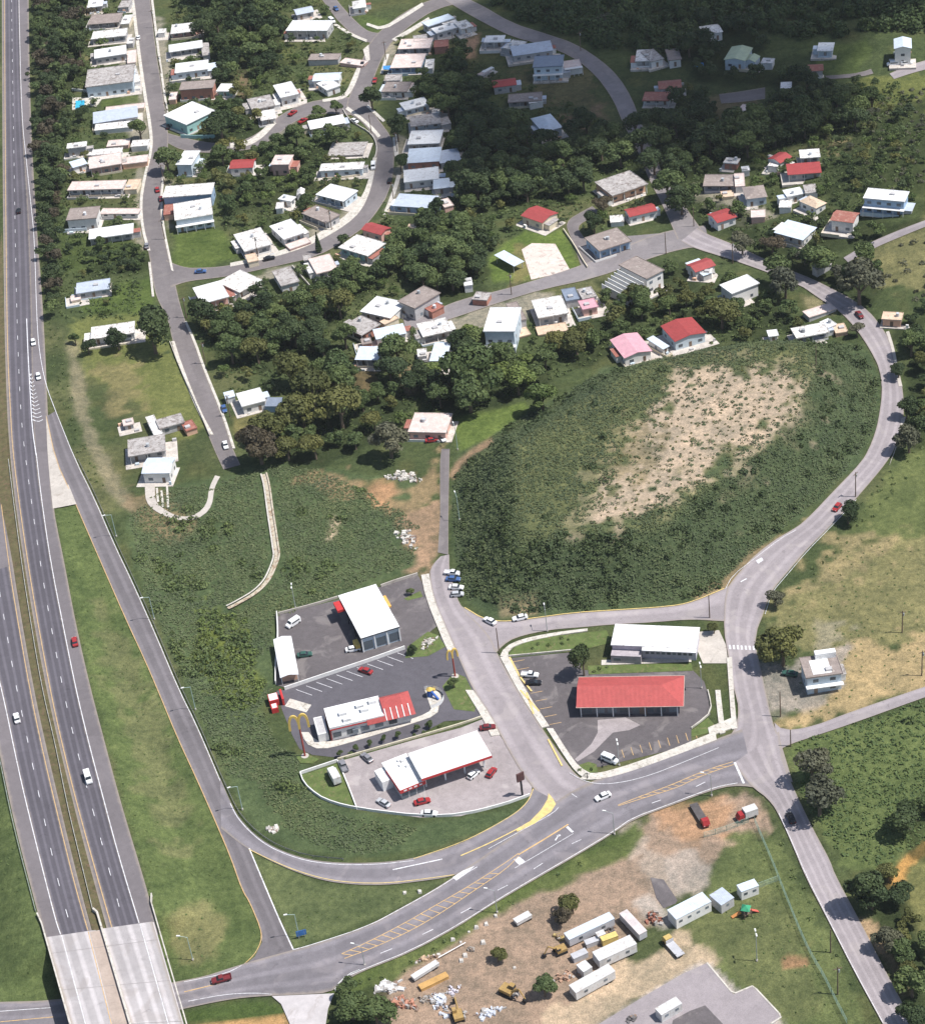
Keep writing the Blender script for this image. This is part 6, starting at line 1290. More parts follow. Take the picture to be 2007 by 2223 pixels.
def arches_sign(base, h, wid, ah, face, label):
    p = on_plane(base[0], base[1], 0.0)
    t_ = empty('arches_sign', (p[0], p[1], 0), face, label, 'sign', 'yellow arches signs')
    MB().cyl((0, 0, -0.4), (0, 0, h - ah*0.75), 0.28, 0.22, n=10).build('pole', M('pole_red', (0.36, 0.07, 0.055), 0.6), t_)
    MB().cyl((0, 0, -0.2), (0, 0, 0.3), 1.1, n=12).build('footing', CONC, t_)
    mb = MB(); hw = wid/2; th = wid*0.062
    for s in (-1, 1):
        pts = [(s*hw/2 - hw/2*math.cos(math.pi*i/16), h - ah + ah*math.sin(math.pi*i/16)**0.62) for i in range(17)]
        prev = None
        for i, (x, z) in enumerate(pts):
            x0, z0 = pts[max(i-1, 0)]; x1, z1 = pts[min(i+1, 16)]; L = math.hypot(x1-x0, z1-z0)
            nx, nz = -(z1-z0)/L*th, (x1-x0)/L*th; yo = 0.25 + 0.01*s
            sec = [(x+nx, -yo, z+nz), (x-nx, -yo, z-nz), (x-nx, yo, z-nz), (x+nx, yo, z+nz)]
            if prev:
                for a in range(4): mb.quad(prev[a], prev[(a+1) % 4], sec[(a+1) % 4], sec[a])
            prev = sec
    mb.build('arches', YEL, t_); return t_
arches_sign(px('T13', (590, 518))[0], 15.0, 5.2, 4.8, rad(8), 'tall red pole with yellow arches beside the bushy slope')
arches_sign(px('T12', (1775, 1708))[0], 10.0, 3.2, 3.0, rad(20), 'shorter red pole with yellow arches at the street entrance')
# red refuse corral by the drive-through
rc = empty('refuse_corral', on_plane(*px('T13', (400, 80))[0], 0).tolist(), rad(10), 'red and white refuse corral at the west end of the drive-through', 'shed')
MB().box(-3.4,-1.6,0,-0.6,1.6,2.2).build('bin', REDM, rc); MB().box(-3.2,-1.4,2.202,-0.8,1.4,2.3).build('lid', WHITEP, rc)
MB().box(0.2,-2.2,0,0.8,2.4,2.4).build('screen', REDM, rc); MB().box(-3.3,-4.6,0,-1.4,-2.2,1.7).build('bin', REDM, rc); MB().box(-3.0,-4.3,1.702,-1.7,-2.5,1.8).build('lid', WHITEP, rc)
patch('concrete_pad', px('T13', (430,120),(470,60),(640,110),(600,170)), CONCW, 0.12)
# petrol station
cn, w, d = shell('petrol_canopy', 'large white petrol station canopy with red fascia', 'canopy', (915,1691), (1067,1640), (887,1635), 6.0)
MB().box(-w/2, -d/2, 5.2, w/2, d/2, 6.0).build('roof', WHITEP, cn)
for q in ((-w/2-0.05,-d/2-0.05,w/2+0.05,-d/2),(w/2,-d/2,w/2+0.05,d/2+0.05),(-w/2-0.05,d/2,w/2+0.05,d/2+0.05)): MB().box(q[0],q[1],5.15,q[2],q[3],5.9).build('fascia', REDM, cn)
for i in range(4):
    for s in (-1, 1): MB().box(-w*0.42+i*w*0.28-0.2, s*d*0.24-0.2, -0.2, -w*0.42+i*w*0.28+0.2, s*d*0.24+0.2, 5.2).build('column', WHITEP, cn)
for i in range(3):
    pp = empty('fuel_pump', (0,0,0), 0, ('western', 'middle', 'eastern')[i] + ' fuel pump on its island under the petrol canopy', 'pump', 'fuel pumps under the canopy')
    v = Matrix.Rotation(cn.rotation_euler.z, 4, 'Z') @ Vector((-w*0.3+i*w*0.3, 0, 0.1)) + cn.location; pp.location = v; pp.rotation_euler = cn.rotation_euler
    MB().box(-2.6,-0.6,0,2.6,0.6,0.18).build('island', CONC, pp); MB().box(-0.5,-0.35,0.18,0.5,0.35,1.9).build('cabinet', REDM, pp); MB().box(-0.4,-0.38,1.1,0.4,-0.351,1.7).build('display', WHITEP, pp)
st, w, d = shell('station_shop', 'white-roofed petrol station shop with red fascia', 'shop', (868,1717), (923,1695), (820,1660), 4.2)
MB().box(-w/2+0.5,-d/2+0.6,-0.4,w/2-0.3,d/2-0.3,3.9).build('wall', WALLS['grey'], st)
rf = MB().box(-w/2,-d/2,3.9,w/2,d/2,4.3).build('roof', ROOFS['white'], st)
MB().box(-w/2-0.05,-d/2-0.08,3.1,w/2+0.05,-d/2-0.005,4.25).build('fascia', REDM, st); MB().box(-w/2-0.08,-d/2,3.1,-w/2-0.005,d/2*0.5,4.25).build('fascia', REDM, st)
for k in range(4): MB().box(-w*0.36+k*w*0.2,-d/2-0.12,3.45,-w*0.36+k*w*0.2+w*0.12,-d/2-0.085,3.9).build('sign_letter', WHITEP, st)
for k in range(3): put('shop_window', MB().box(-0.5,-0.5,-0.5,0.5,0.5,0.5).mesh('shop_window', SHOPG), st, (-w*0.3+k*w*0.3, -d/2+0.55, 1.5), (w*0.24,0.14,2.2))
for x, y in ((0.05,0.2),(0.2,0.3),(0.25,0.1),(0.1,0.35)): MB().box(x*w-0.5,y*d-0.4,4.31,x*w+0.5,y*d+0.4,4.8).build('roof_unit', M('unit_grey',(0.62,0.62,0.62)), rf)
MB().box(-w/2-2.6, 0, -0.2, -w/2+0.4, d/2-0.8, 3.4).build('side_wing', ROOFS['white'], st)
# price sign pylon and dark sign by the corner
pt = on_plane(*px('T23', (487, 830))[0], 0.0); sg = empty('price_pylon', (pt[0], pt[1], 0), rad(25), 'dark slim price pylon on the corner of the petrol forecourt', 'sign')
MB().box(-0.25,-0.15,-0.2,0.25,0.15,5.5).build('post', DARK, sg); MB().box(-1.1,-0.2,5.5,1.1,0.2,8.2).build('board', M('sign_dark', (0.10,0.05,0.05)), sg)
# red-roofed restaurant
rr_, w, d = shell('red_roof_building', 'long single-storey building with wide red hipped metal roof', 'restaurant', (1250,1536), (1483,1533), (1255,1470), 3.9)
MB().box(-w/2+1.2,-d/2+1.3,-0.4,w/2-1.2,d/2-1.0,3.7).build('wall', M('wall_eave_shade', (0.16,0.15,0.16), 0.8), rr_)  # wall coloured dark to stand for the shaded band under the eave
r = MB(); k = d*0.47; z1_ = 3.9 + d*0.17
b4 = [(-w/2,-d/2,3.8),(w/2,-d/2,3.8),(w/2,d/2,3.8),(-w/2,d/2,3.8)]; t4 = [(-w/2+0.05,-0.1,z1_),(w/2-k,-0.1,z1_),(w/2-k,0.1,z1_),(-w/2+0.05,0.1,z1_)]
r.hexa(b4, t4); r.build('roof', REDROOF, rr_)
for q in ((-w/2-0.05,-d/2-0.08,w/2+0.05,-d/2),(-w/2-0.08,-d/2,-w/2,d/2),(w/2,-d/2,w/2+0.08,d/2),(-w/2-0.05,d/2,w/2+0.05,d/2+0.1)): MB().box(q[0],q[1],3.68,q[2],q[3],3.86).build('eave_trim', M('eave_cream',(0.66,0.52,0.44)), rr_)
for k2 in range(8): put('window', WIN_ME, rr_, (-w*0.4+k2*w*0.115, -d/2+1.26, 1.6), (w*0.085,0.12,1.7))
put('entrance_door', DOOR_ME, rr_, (w*0.12, -d/2+1.22, 1.2), (2.0,0.14,2.4))
for k2 in range(7): MB().box(-w*0.46+k2*w*0.15-0.12,-d/2+0.25,-0.2,-w*0.46+k2*w*0.15+0.12,-d/2+0.5,3.7).build('porch_post', WHITEP, rr_)
# long white-roofed building behind
lb, w, d = shell('long_building', 'long white-roofed building with lavender front behind the red roof', 'building', (1325,1400), (1511,1408), (1328,1354), 4.8)
MB().box(-w/2+0.3,-d/2+0.4,-0.4,w/2-0.3,d/2-0.3,4.5).build('wall', WALLS['lav'], lb)
rf = MB().box(-w/2,-d/2,4.5,w/2,d/2,4.8).build('roof', ROOFS['white'], lb)
MB().box(-w*0.13,-d/2-1.6,4.3,w/2,-d/2-0.003,4.6).build('front_roof', ROOFS['white'], lb)
MB().box(-w/2+0.2,-d/2-2.4,-0.3,-w*0.14,-d/2+0.38,2.9).build('porch', M('porch_roof',(0.40,0.36,0.38)), lb)
for k2 in range(9): put('window', WIN_ME, lb, (-w*0.08+k2*w*0.063, -d/2+0.36, 2.4), (w*0.04,0.12,1.2))
MB().box(-w/2-0.05,-d/2+1.5,0.2,-w/2+0.28,d/2-2.0,3.4).build('roller_door', DARK, lb)
put('window', WIN_ME, lb, (-w*0.42,-d/2-2.43,1.6),(2.0,0.1,1.0))
# verges and planters
GRASSM = M('lawn', (0.10,0.135,0.042), 0.95, 0.25, 0.5, (0.18,0.16,0.08), 0.35)
VEG = [([(960,1490),(985,1460),(1010,1470),(1035,1520),(1030,1545),(985,1540)], 0.14),
       (px('T22',(370,1540),(430,1470),(600,1400),(980,1360),(1150,1340),(1190,1440),(920,1505)), 0.16),
       ([(655,1683),(664,1707),(709,1739),(773,1755),(733,1657)], 0.12),
       (px('T22',(1000,1620),(1820,1600),(1830,1660),(1010,1690)), 0.17),
       ([(1500,1600),(1500,1586),(1536,1558),(1552,1575),(1552,1588)], 0.16),
       (px('T23',(890,600),(960,650),(1080,645),(1070,580),(1010,560)), 0.16),
       (px('T12',(1370,1090),(1500,1030),(1520,1075),(1400,1105)), 0.14),
       (px('T12',(1380,1560),(1400,1470),(1560,1350),(1640,1380),(1700,1470),(1560,1545)), 0.14),
       (px('T13',(520,520),(600,495),(700,540),(650,575),(550,570)), 0.2)]
for pts, z in VEG: patch('planted_verge', pts, GRASSM, z)
for pts in (px('T22',(1110,1600),(1820,1575)), ):
    o = line(None, pts, 2.2, CONCW, 0.2, smooth=0, name='rear_walkway'); tag(o, kind='structure')
# drive-through kerb and parking bays
FFK = px('T13', (560,330),(600,430),(700,470),(850,440),(1050,380),(1350,290),(1500,240),(1620,200),(1655,150),(1640,60),(1590,-40))
strip('drive_through_pavement', FFK, px('T13', (620,330),(660,390),(740,410),(850,395),(1050,345),(1340,262),(1420,230),(1560,180),(1600,140),(1590,60),(1550,-10)), CONCW, 0.22, lanes=1, skirt=0.3, cross=1, keep=False)
for k in range(11):
    x, y = 520 + k*80, 1812 - k*29
    o = line(None, px('T12', (x, y), (x+125, y+45)), 0.16, PAINTW, 0.13, smooth=0, name='parking_line'); tag(o, kind='structure')
for k in range(9):
    x, y = 1290 + k*72, 530 - k*19
    o = line(None, px('T23', (x, y), (x-20, y-62)), 0.16, PAINTY, 0.125, smooth=0, name='parking_line'); tag(o, kind='structure')
for k in range(9):
    x, y = 1112 + k*10, 1438 + k*17
    o = line(None, [(x, y), (x+26, y-5)], 0.16, PAINTY, 0.125, smooth=0, name='parking_line'); tag(o, kind='structure')
for pts in (px('T22',(385,1560),(470,1720),(560,1830)), px('T23',(470,0),(620,170)), px('T23',(690,390),(800,600)), px('T23',(520,20),(575,190))):
    o = line(None, pts, 0.5, KERBY, 0.40, smooth=0, name='yellow_kerb'); tag(o, kind='structure')
# planted hedgerow bushes are added with the vegetation

# ------------------------------------------------------------------ trailers, huts and plant in the dirt yard
TRW = M('trailer_white', (0.58, 0.575, 0.57), 0.6, 0.10, 0.6, (0.44,0.40,0.36), 0.45)
TRG = M('trailer_grey', (0.46, 0.46, 0.48), 0.6, 0.1, 0.6)
def trailer(reg, A, B, D, h, mat, label, wheels=True, cat='trailer', roofmat=None, name='site_trailer', win=2, group='trailers in the dirt yard'):
    A, B, D = px(reg, A, B, D); c, rz, w, d, zg = frame_of(A, B, D, h, None)
    t_ = empty(name, (c[0], c[1], zg), rz, label, cat, group); OBST.append((c[0], c[1], max(w, d)*0.5))
    z0_ = 0.6 if wheels else -0.1
    MB().box(-w/2,-d/2,z0_,w/2,d/2,h-0.06).build('body', mat, t_)
    MB().box(-w/2-0.06,-d/2-0.06,h-0.055,w/2+0.06,d/2+0.06,h+0.05).build('roof', roofmat or mat, t_)
    if wheels:
        ax_ = (1, 0) if w > d else (0, 1); L = max(w, d)
        for s in (-1, 1):
            for q in (0.28, 0.38):
                p = (q*L*ax_[0] + s*(w/2-0.12)*ax_[1], q*L*ax_[1] + s*(d/2-0.12)*ax_[0])
                MB().cyl((p[0]-0.1*ax_[1], p[1]-0.1*ax_[0], 0.42), (p[0]+0.1*ax_[1], p[1]+0.1*ax_[0], 0.42), 0.42, n=10).build('wheel', BLACK, t_)
    for k in range(win): put('window', WIN_ME, t_, (-w/2 + (k+0.5)*w/max(win,1), -d/2-0.02, h*0.62), (min(1.0, w*0.2), 0.08, 0.7))
    return t_
trailer('B3',(1215,440),(1560,262),(1110,355),3.4,WALLS['white'],'long white site hut with pale grey roof, biggest in the yard',False,'hut',ROOFS['ltblue'],'site_hut',4,None)
trailer('B3',(1660,300),(1785,222),(1572,182),3.0,WALLS['grey'],'grey square hut adjoining the long white site hut',False,'hut',ROOFS['bluegrey'],'site_hut',1,None)
trailer('T33',(395,1590),(532,1540),(335,1545),3.0,WALLS['white'],'pale square hut standing apart at the lawn edge',False,'hut',ROOFS['ltblue'],'site_hut',2,None)
trailer('B3',(160,640),(605,430),(130,565),3.0,TRG,'long blue-grey trailer behind the yellow boxes',True,'trailer',ROOFS['ltblue'])
trailer('B3',(455,850),(825,680),(390,760),3.4,TRW,'wide white trailer in the middle of the yard')
trailer('B3',(225,1165),(612,950),(180,1078),3.2,TRW,'white trailer nearest the gravel drive with steps')
trailer('B3',(300,960),(385,910),(245,880),2.6,TRW,'small white box between the two white trailers',False,'container',None,'container',0)
trailer('B3',(205,830),(345,768),(172,782),1.6,TRG,'low grey flat container beside the wide white trailer',False,'container',None,'container',0)
trailer('B3',(490,655),(640,600),(482,605),2.2,M('box_yellow',(0.66,0.50,0.18)),'pale yellow box between the long grey trailer and the wide white one',False,'container',None,'container',0)
trailer('B3',(445,610),(520,580),(440,560),2.2,TRW,'small white box next to the pale yellow box',False,'container',None,'container',0)
trailer('B3',(330,690),(470,640),(320,640),1.4,TRG,'grey skip left of the pale yellow box',False,'container',None,'container',0)
trailer('B3',(850,590),(925,550),(645,385),2.8,TRG,'long narrow grey trailer pointing down the yard',True,'trailer',M('trailer_top',(0.56,0.50,0.49)),win=0)
trailer('B3',(1070,1385),(1272,1268),(1022,1312),2.8,TRW,'white container hut at the bottom edge of the picture',False,'container',None,'container',2,None)
trailer('B2',(450,1025),(695,870),(425,985),1.5,TRW,'long white trough trailer along the yard edge',True,'trailer',None,win=0)
trailer('B2',(1465,475),(1610,395),(1450,420),1.6,TRW,'small white trailer near the roadside grass',True,'trailer',None,win=0)
trailer('B2',(520,1130),(790,1000),(500,1080),0.9,M('rusty_beam',(0.50,0.30,0.11)),'long ochre steel beam lying in the yard',False,'beam',None,'steel_beam',0,None)
# heap of white sheets, orange scaffold parts, grey scrap
def heap(name, reg, c, n, rx, ry, mat, label, cat, sz=(0.5,1.6), hz=0.8, seed=1):
    p = at(*px(reg, c)[0]); r_ = random.Random(seed); mb = MB()
    for _ in range(n):
        a = r_.uniform(0, 6.28); q = math.sqrt(r_.random())*(0.62 + 0.38*math.sin(2*a + seed) + 0.25*math.sin(5*a + 2*seed)); x, y = math.cos(a)*q*rx, math.sin(a)*q*ry
        s, s2 = r_.uniform(*sz)*r_.choice((0.35,0.6,1.0)), r_.uniform(*sz)*r_.choice((0.2,0.5,0.7)); t_ = r_.uniform(0, 3.14); ux, uy = math.cos(t_), math.sin(t_)
        z = r_.uniform(0, hz)*(1-q*0.7); h = r_.uniform(0.12, 0.5)
        b4 = [(x+ux*s+uy*s2, y+uy*s-ux*s2), (x+ux*s-uy*s2, y+uy*s+ux*s2), (x-ux*s-uy*s2, y-uy*s+ux*s2), (x-ux*s+uy*s2, y-uy*s-ux*s2)]
        k_ = [r_.uniform(0.7, 1.05) for _ in b4]
        mi = r_.choice((0,0,0,1,2))
        mb.hexa([(u[0], u[1], -0.15) for u in b4], [(x+(u[0]-x)*kk, y+(u[1]-y)*kk, z+h*r_.uniform(0.6,1.3)) for u, kk in zip(b4, k_)], mi)
    o = mb.build(name, [mat, M('rubble_grey',(0.36,0.34,0.32)), M('rubble_brown',(0.24,0.17,0.13))], loc=(p[0], p[1], p[2])); tag(o, label, cat, kind='stuff'); OBST.append((p[0], p[1], max(rx, ry)*0.8)); return o
heap('scrap_sheets','B2',(215,1110),44,3.4,3.0,TRW,'heap of white sheets at the lower left of the yard','scrap',seed=2)
heap('scrap_frames','B2',(330,1270),102,4.2,3.0,M('frame_orange',(0.45,0.22,0.15)),'jumble of orange steel frames in the yard','scrap',(0.2,0.9),1.2,seed=3)
heap('scrap_metal','B2',(700,1270),57,3.2,4.0,M('scrap_pale',(0.55,0.58,0.64)),'pale grey scrap metal in the yard','scrap',(0.3,1.1),1.0,seed=4)
heap('scrap_metal','B2',(840,1150),37,3.0,1.6,M('scrap_lilac',(0.58,0.55,0.60)),'strewn lilac-grey scrap beside the ochre beam','scrap',(0.2,0.6),0.5,seed=5)
heap('scrap_metal','B2',(1180,1370),51,5.0,1.8,M('scrap_pale',(0.55,0.58,0.64)),'strip of pale scrap along the gravel drive','scrap',(0.3,1.0),0.6,seed=6)
heap('pallets','B3',(120,1010),51,3.4,2.4,M('pallet_wood',(0.42,0.27,0.19)),'orange-brown pallets left of the small white box','pallets',(0.3,0.8),0.7,seed=7)
heap('machine_parts','B3',(1000,440),61,1.8,4.4,M('parts_rust',(0.30,0.13,0.09)),'row of rusty machine parts beside the long site hut','scrap',(0.25,0.8),1.3,seed=8)
heap('limestone_rubble','T12',(1370,130),119,6.0,4.5,M('limestone',(0.56,0.53,0.48)),'spread of white limestone rubble on the slope by the asphalt path','rubble',(0.3,1.0),0.5,seed=9)
heap('limestone_rubble','T12',(1400,620),85,4.6,5.5,M('limestone',(0.56,0.53,0.48)),'white rubble tip beside the dirt patch above the workshop','rubble',(0.3,1.1),0.6,seed=10)
heap('limestone_rubble','T13',(335,1100),40,2.6,1.2,M('limestone',(0.56,0.53,0.48)),'pale broken slab by the ramp curve','rubble',(0.4,1.2),0.3,seed=11)
heap('garden_rocks','T12',(1560,1440),57,3.4,2.6,M('limestone',(0.56,0.53,0.48)),'white ornamental rocks in the planted corner by the workshop','rocks',(0.3,0.8),0.5,seed=12)
bo = random.Random(5)
BOUL = M('boulder_white', (0.52,0.49,0.45), 0.9, 0.15, 0.8)
for k, (x, y) in enumerate([(830,640),(910,668),(990,565),(1065,522),(1160,490),(1255,410),(470,870),(640,800),(690,795),(505,170),(355,180),(950,800),(1440,920),(915,850),(1130,670)]):
    p = at(*px('B2', (x, y))[0]); s = bo.uniform(0.35, 0.75); mb = MB()
    b4 = [(s*bo.uniform(.7,1.1)*a, s*bo.uniform(.7,1.1)*b_) for a, b_ in ((-1,-1),(1,-1),(1,1),(-1,1))]
    mb.hexa([(u[0],u[1],-0.2) for u in b4], [(u[0]*.65,u[1]*.65,s*bo.uniform(.7,1.0)) for u in b4])
    tag(mb.build('boulder', BOUL, loc=tuple(p)), 'white boulder on the verge between arterial and dirt yard', 'boulder', 'white boulders along the verge')
# play frame and lawn furniture
pf = empty('climbing_playset', at(*px('B4', (85, 400))[0]).tolist(), 0.4, 'small climbing frame with green roof and orange slides on the lawn', 'playground')
for sx in (-1, 1):
    for sy in (-1, 1): MB().box(sx*1.0-0.08,sy*1.0-0.08,-0.2,sx*1.0+0.08,sy*1.0+0.08,2.6).build('post', WOODP, pf)
MB().box(-1.1,-1.1,1.3,1.1,1.1,1.45).build('deck', WOODP, pf)
MB().cyl((0,0,2.6),(0,0,3.6),1.6,0.1,n=4).build('roof', M('play_green',(0.05,0.30,0.16)), pf)
MB().hexa([(-1.2,0.2,1.3),(-3.4,0.8,0.1),(-3.4,1.6,0.1),(-1.2,1.0,1.3)],[(-1.2,0.2,1.5),(-3.4,0.8,0.3),(-3.4,1.6,0.3),(-1.2,1.0,1.5)]).build('slide', M('play_orange',(0.70,0.30,0.10)), pf)
MB().hexa([(1.2,-0.4,1.3),(3.2,-1.0,0.1),(3.2,-0.2,0.1),(1.2,0.4,1.3)],[(1.2,-0.4,1.5),(3.2,-1.0,0.3),(3.2,-0.2,0.3),(1.2,0.4,1.5)]).build('slide', M('play_red',(0.60,0.12,0.09)), pf)

# more clutter of the dirt yard
for k, (nm, c, n, rx, ry, mt, lb) in enumerate([
 ('scrap_timber',(560,1230),40,2.6,2.2,M('timber_grey',(0.33,0.29,0.25)),'grey timber offcuts between orange frames and pale scrap'),
 ('scrap_timber',(1010,740),24,1.4,1.0,M('timber_grey',(0.33,0.29,0.25)),'small dump of broken boards below the thin white rail'),
 ('scrap_metal',(1440,1190),40,2.2,1.6,M('scrap_dark',(0.09,0.09,0.10)),'dark machine scrap beside the excavator'),
 ('scrap_metal',(900,1400),40,2.6,1.2,M('scrap_dark',(0.09,0.09,0.10)),'dark scrap at the bottom edge of the yard'),
 ('roadside_litter',(560,830),26,3.2,0.9,M('litter_tan',(0.50,0.36,0.24)),'tan litter along the upper edge of the yard')]):
    heap(nm, 'B2', c, n, rx, ry, mt, lb, 'scrap', (0.2, 0.7), 0.6, seed=40+k)
o = line(None, px('B2', (690,840),(960,690)), 0.25, WHITEP, 0.9, smooth=0, name='white_rail'); o.name = 'white_rail'; tag(o, 'thin white rail lying along the upper edge of the yard', 'rail')
heap('yard_junk', 'B3', (60, 620), 34, 1.6, 1.6, M('junk_yellow',(0.42,0.32,0.14)), 'yellowish junk at the west end of the long grey trailer', 'scrap', (0.2,0.7), 0.9, seed=60)
heap('yard_junk', 'B3', (560, 520), 40, 2.6, 1.6, M('junk_dark',(0.14,0.13,0.13)), 'dark junk between the long grey trailer and the yellow box', 'scrap', (0.2,0.7), 0.9, seed=61)
heap('yard_junk', 'B3', (780, 1420), 30, 2.6, 1.0, M('junk_dark',(0.14,0.13,0.13)), 'dark junk at the bottom edge left of the container hut', 'scrap', (0.2,0.7), 0.6, seed=62)
# ------------------------------------------------------------------ vehicles
CARCOL = {'white': (0.78,0.78,0.78), 'red': (0.33,0.035,0.038), 'black': (0.02,0.02,0.024), 'blue': (0.06,0.12,0.28), 'silver': (0.45,0.46,0.48),
          'maroon': (0.17,0.03,0.035), 'green': (0.04,0.10,0.08), 'yellow': (0.52,0.38,0.14), 'grey': (0.22,0.22,0.24), 'orange': (0.60,0.22,0.07)}
def paint(c): return M('car_paint_' + c, CARCOL[c], 0.3, 0.04, 1.0)
LAMPW = M('lamp_glass', (0.75,0.75,0.72), 0.2, 0.03, 1.0); LAMPR = M('tail_lamp', (0.40,0.02,0.02), 0.3, 0.05, 1.0)
CHROME = M('bumper_grey', (0.30,0.30,0.31), 0.5, 0.1, 1.0)
_cm = {}
def loft(secs):
    """closed body from cross sections along x: (x, half width bottom, half width top, z bottom, z top)"""
    mb = MB(); prev = None
    for i, (x, wb, wt, z0_, z1_) in enumerate(secs):
        zm = z0_ + (z1_-z0_)*0.55
        ring = [(x,-wb,z0_),(x,-wb*1.0,zm),(x,-wt,z1_),(x,wt,z1_),(x,wb*1.0,zm),(x,wb,z0_)]
        if prev:
            for a in range(6): mb.quad(prev[a], prev[(a+1)%6], ring[(a+1)%6], ring[a])
        else:
            mb.v += ring[::-1]; n = len(mb.v)-6; mb.f.append(tuple(range(n, n+6))); mb.m.append(0)
        prev = ring
    mb.v += prev; n = len(mb.v)-6; mb.f.append(tuple(range(n, n+6))); mb.m.append(0)
    return mb
WHEEL = MB().cyl((0,-0.11,0),(0,0.11,0),0.32,n=12).mesh('wheel', BLACK)
BIGW = MB().cyl((0,-0.2,0),(0,0.2,0),0.5,n=12).mesh('wheel', BLACK)
def car_parts(kind, col):
    key = (kind, col)
    if key in _cm: return _cm[key]
    P_ = paint(col); L = []
    if kind in ('sedan', 'hatch'):
        ln = 2.25 if kind == 'sedan' else 2.0
        L.append(('body', loft([(-ln,0.72,0.66,0.35,0.80),(-ln+0.15,0.84,0.78,0.25,0.90),(-0.9,0.86,0.80,0.22,0.94),(0.8,0.86,0.80,0.22,0.92),(ln-0.35,0.84,0.76,0.24,0.80),(ln,0.70,0.62,0.34,0.66)]).mesh('body', P_)))
        r0 = -1.55 if kind == 'sedan' else -ln+0.1
        L.append(('cabin_glass', loft([(r0,0.76,0.72,0.88,0.93),(r0+0.55,0.76,0.60,0.9,1.36),(0.25,0.76,0.60,0.9,1.38),(1.0,0.77,0.74,0.86,0.92)]).mesh('cabin_glass', GLASSD)))
        L.append(('roof', loft([(r0+0.42,0.62,0.58,1.33,1.385),(r0+0.6,0.64,0.58,1.34,1.44),(0.2,0.64,0.58,1.34,1.45),(0.42,0.62,0.58,1.30,1.36)]).mesh('roof', P_)))
        wx = (-ln+0.75, ln-0.8); ww = 0.78; bz = 0.62; bx_ = ln
    elif kind == 'van':
        L.append(('body', loft([(-2.4,0.86,0.76,0.35,1.85),(-2.3,0.92,0.80,0.28,1.98),(1.1,0.92,0.80,0.28,1.98),(1.55,0.90,0.78,0.28,1.25),(2.3,0.86,0.74,0.30,1.0),(2.42,0.78,0.7,0.4,0.85)]).mesh('body', P_)))
        L.append(('windscreen', loft([(1.14,0.72,0.70,1.9,1.94),(1.2,0.76,0.72,1.25,1.86),(1.56,0.78,0.76,1.24,1.32)]).mesh('windscreen', GLASSD)))
        mb = MB(); mb.box(-1.9,-0.93,1.2,1.0,-0.90,1.65); mb.box(-1.9,0.90,1.2,1.0,0.93,1.65); mb.box(-2.42,-0.6,1.15,-2.38,0.6,1.65); L.append(('side_glass', mb.mesh('side_glass', GLASSD)))
        wx = (-1.6,1.5); ww = 0.84; bz = 0.7; bx_ = 2.38
    elif kind == 'pickup':
        L.append(('body', loft([(-2.5,0.84,0.80,0.42,0.66),(-0.6,0.88,0.82,0.38,0.68),(-0.55,0.88,0.82,0.38,1.0),(1.1,0.88,0.80,0.36,1.02),(2.2,0.86,0.76,0.38,0.92),(2.45,0.76,0.68,0.45,0.78)]).mesh('body', P_)))
        mb = MB(); mb.box(-2.5,-0.88,0.6,-0.56,-0.78,1.05); mb.box(-2.5,0.78,0.6,-0.56,0.88,1.05); mb.box(-2.55,-0.88,0.6,-2.45,0.88,1.05); L.append(('bed_sides', mb.mesh('bed_sides', P_)))
        L.append(('cabin_glass', loft([(-0.52,0.78,0.70,0.98,1.1),(-0.4,0.78,0.64,1.0,1.52),(0.55,0.78,0.64,1.0,1.53),(1.15,0.78,0.76,0.96,1.04)]).mesh('cabin_glass', GLASSD)))
        L.append(('roof', loft([(-0.45,0.64,0.60,1.5,1.55),(-0.35,0.66,0.62,1.5,1.6),(0.5,0.66,0.62,1.5,1.61),(0.66,0.62,0.6,1.46,1.52)]).mesh('roof', P_)))
        wx = (-1.6,1.55); ww = 0.8; bz = 0.72; bx_ = 2.45
    _cm[key] = (L, wx, ww, bz, bx_); return _cm[key]
LAMP_ME = MB().box(-0.04,-0.14,-0.07,0.04,0.14,0.07).mesh('headlight', LAMPW); TAIL_ME = MB().box(-0.04,-0.14,-0.07,0.04,0.14,0.07).mesh('tail_light', LAMPR)
def vehicle(p, q, kind, col, label, group=None, fn=gfn, dz=0.3, cat=None):
    a = at_fn(p[0], p[1], fn, dz + 0.7); b_ = at_fn(q[0], q[1], fn, dz + 0.7)
    z = float(fn(a[0], a[1])) + dz
    n_ = {'sedan':'parked_car','hatch':'parked_car','van':'van','pickup':'pickup_truck'}[kind]
    if kind in ('sedan','hatch') and group and 'moving' in group: n_ = 'car'
    t_ = empty(n_, (a[0], a[1], z), math.atan2(b_[1]-a[1], b_[0]-a[0]), label, cat or {'sedan':'car','hatch':'car','van':'van','pickup':'pickup'}[kind], group)
    L, wx, ww, bz, bx_ = car_parts(kind, col)
    for nm, me_ in L: link_mesh(nm, me_, t_)
    for x in wx:
        for s in (-1, 1): o = link_mesh('wheel', WHEEL, t_); o.location = (x, s*ww, 0.32)
    for s in (-1, 1):
        o = link_mesh('headlight', LAMP_ME, t_); o.location = (bx_-0.02, s*0.5, bz)
        o = link_mesh('tail_light', TAIL_ME, t_); o.location = (-bx_+0.0, s*0.55, bz+0.05)
    OBST.append((a[0], a[1], 2.2)); return t_
HWG = 'cars moving on the highway'; PK = 'parked cars'
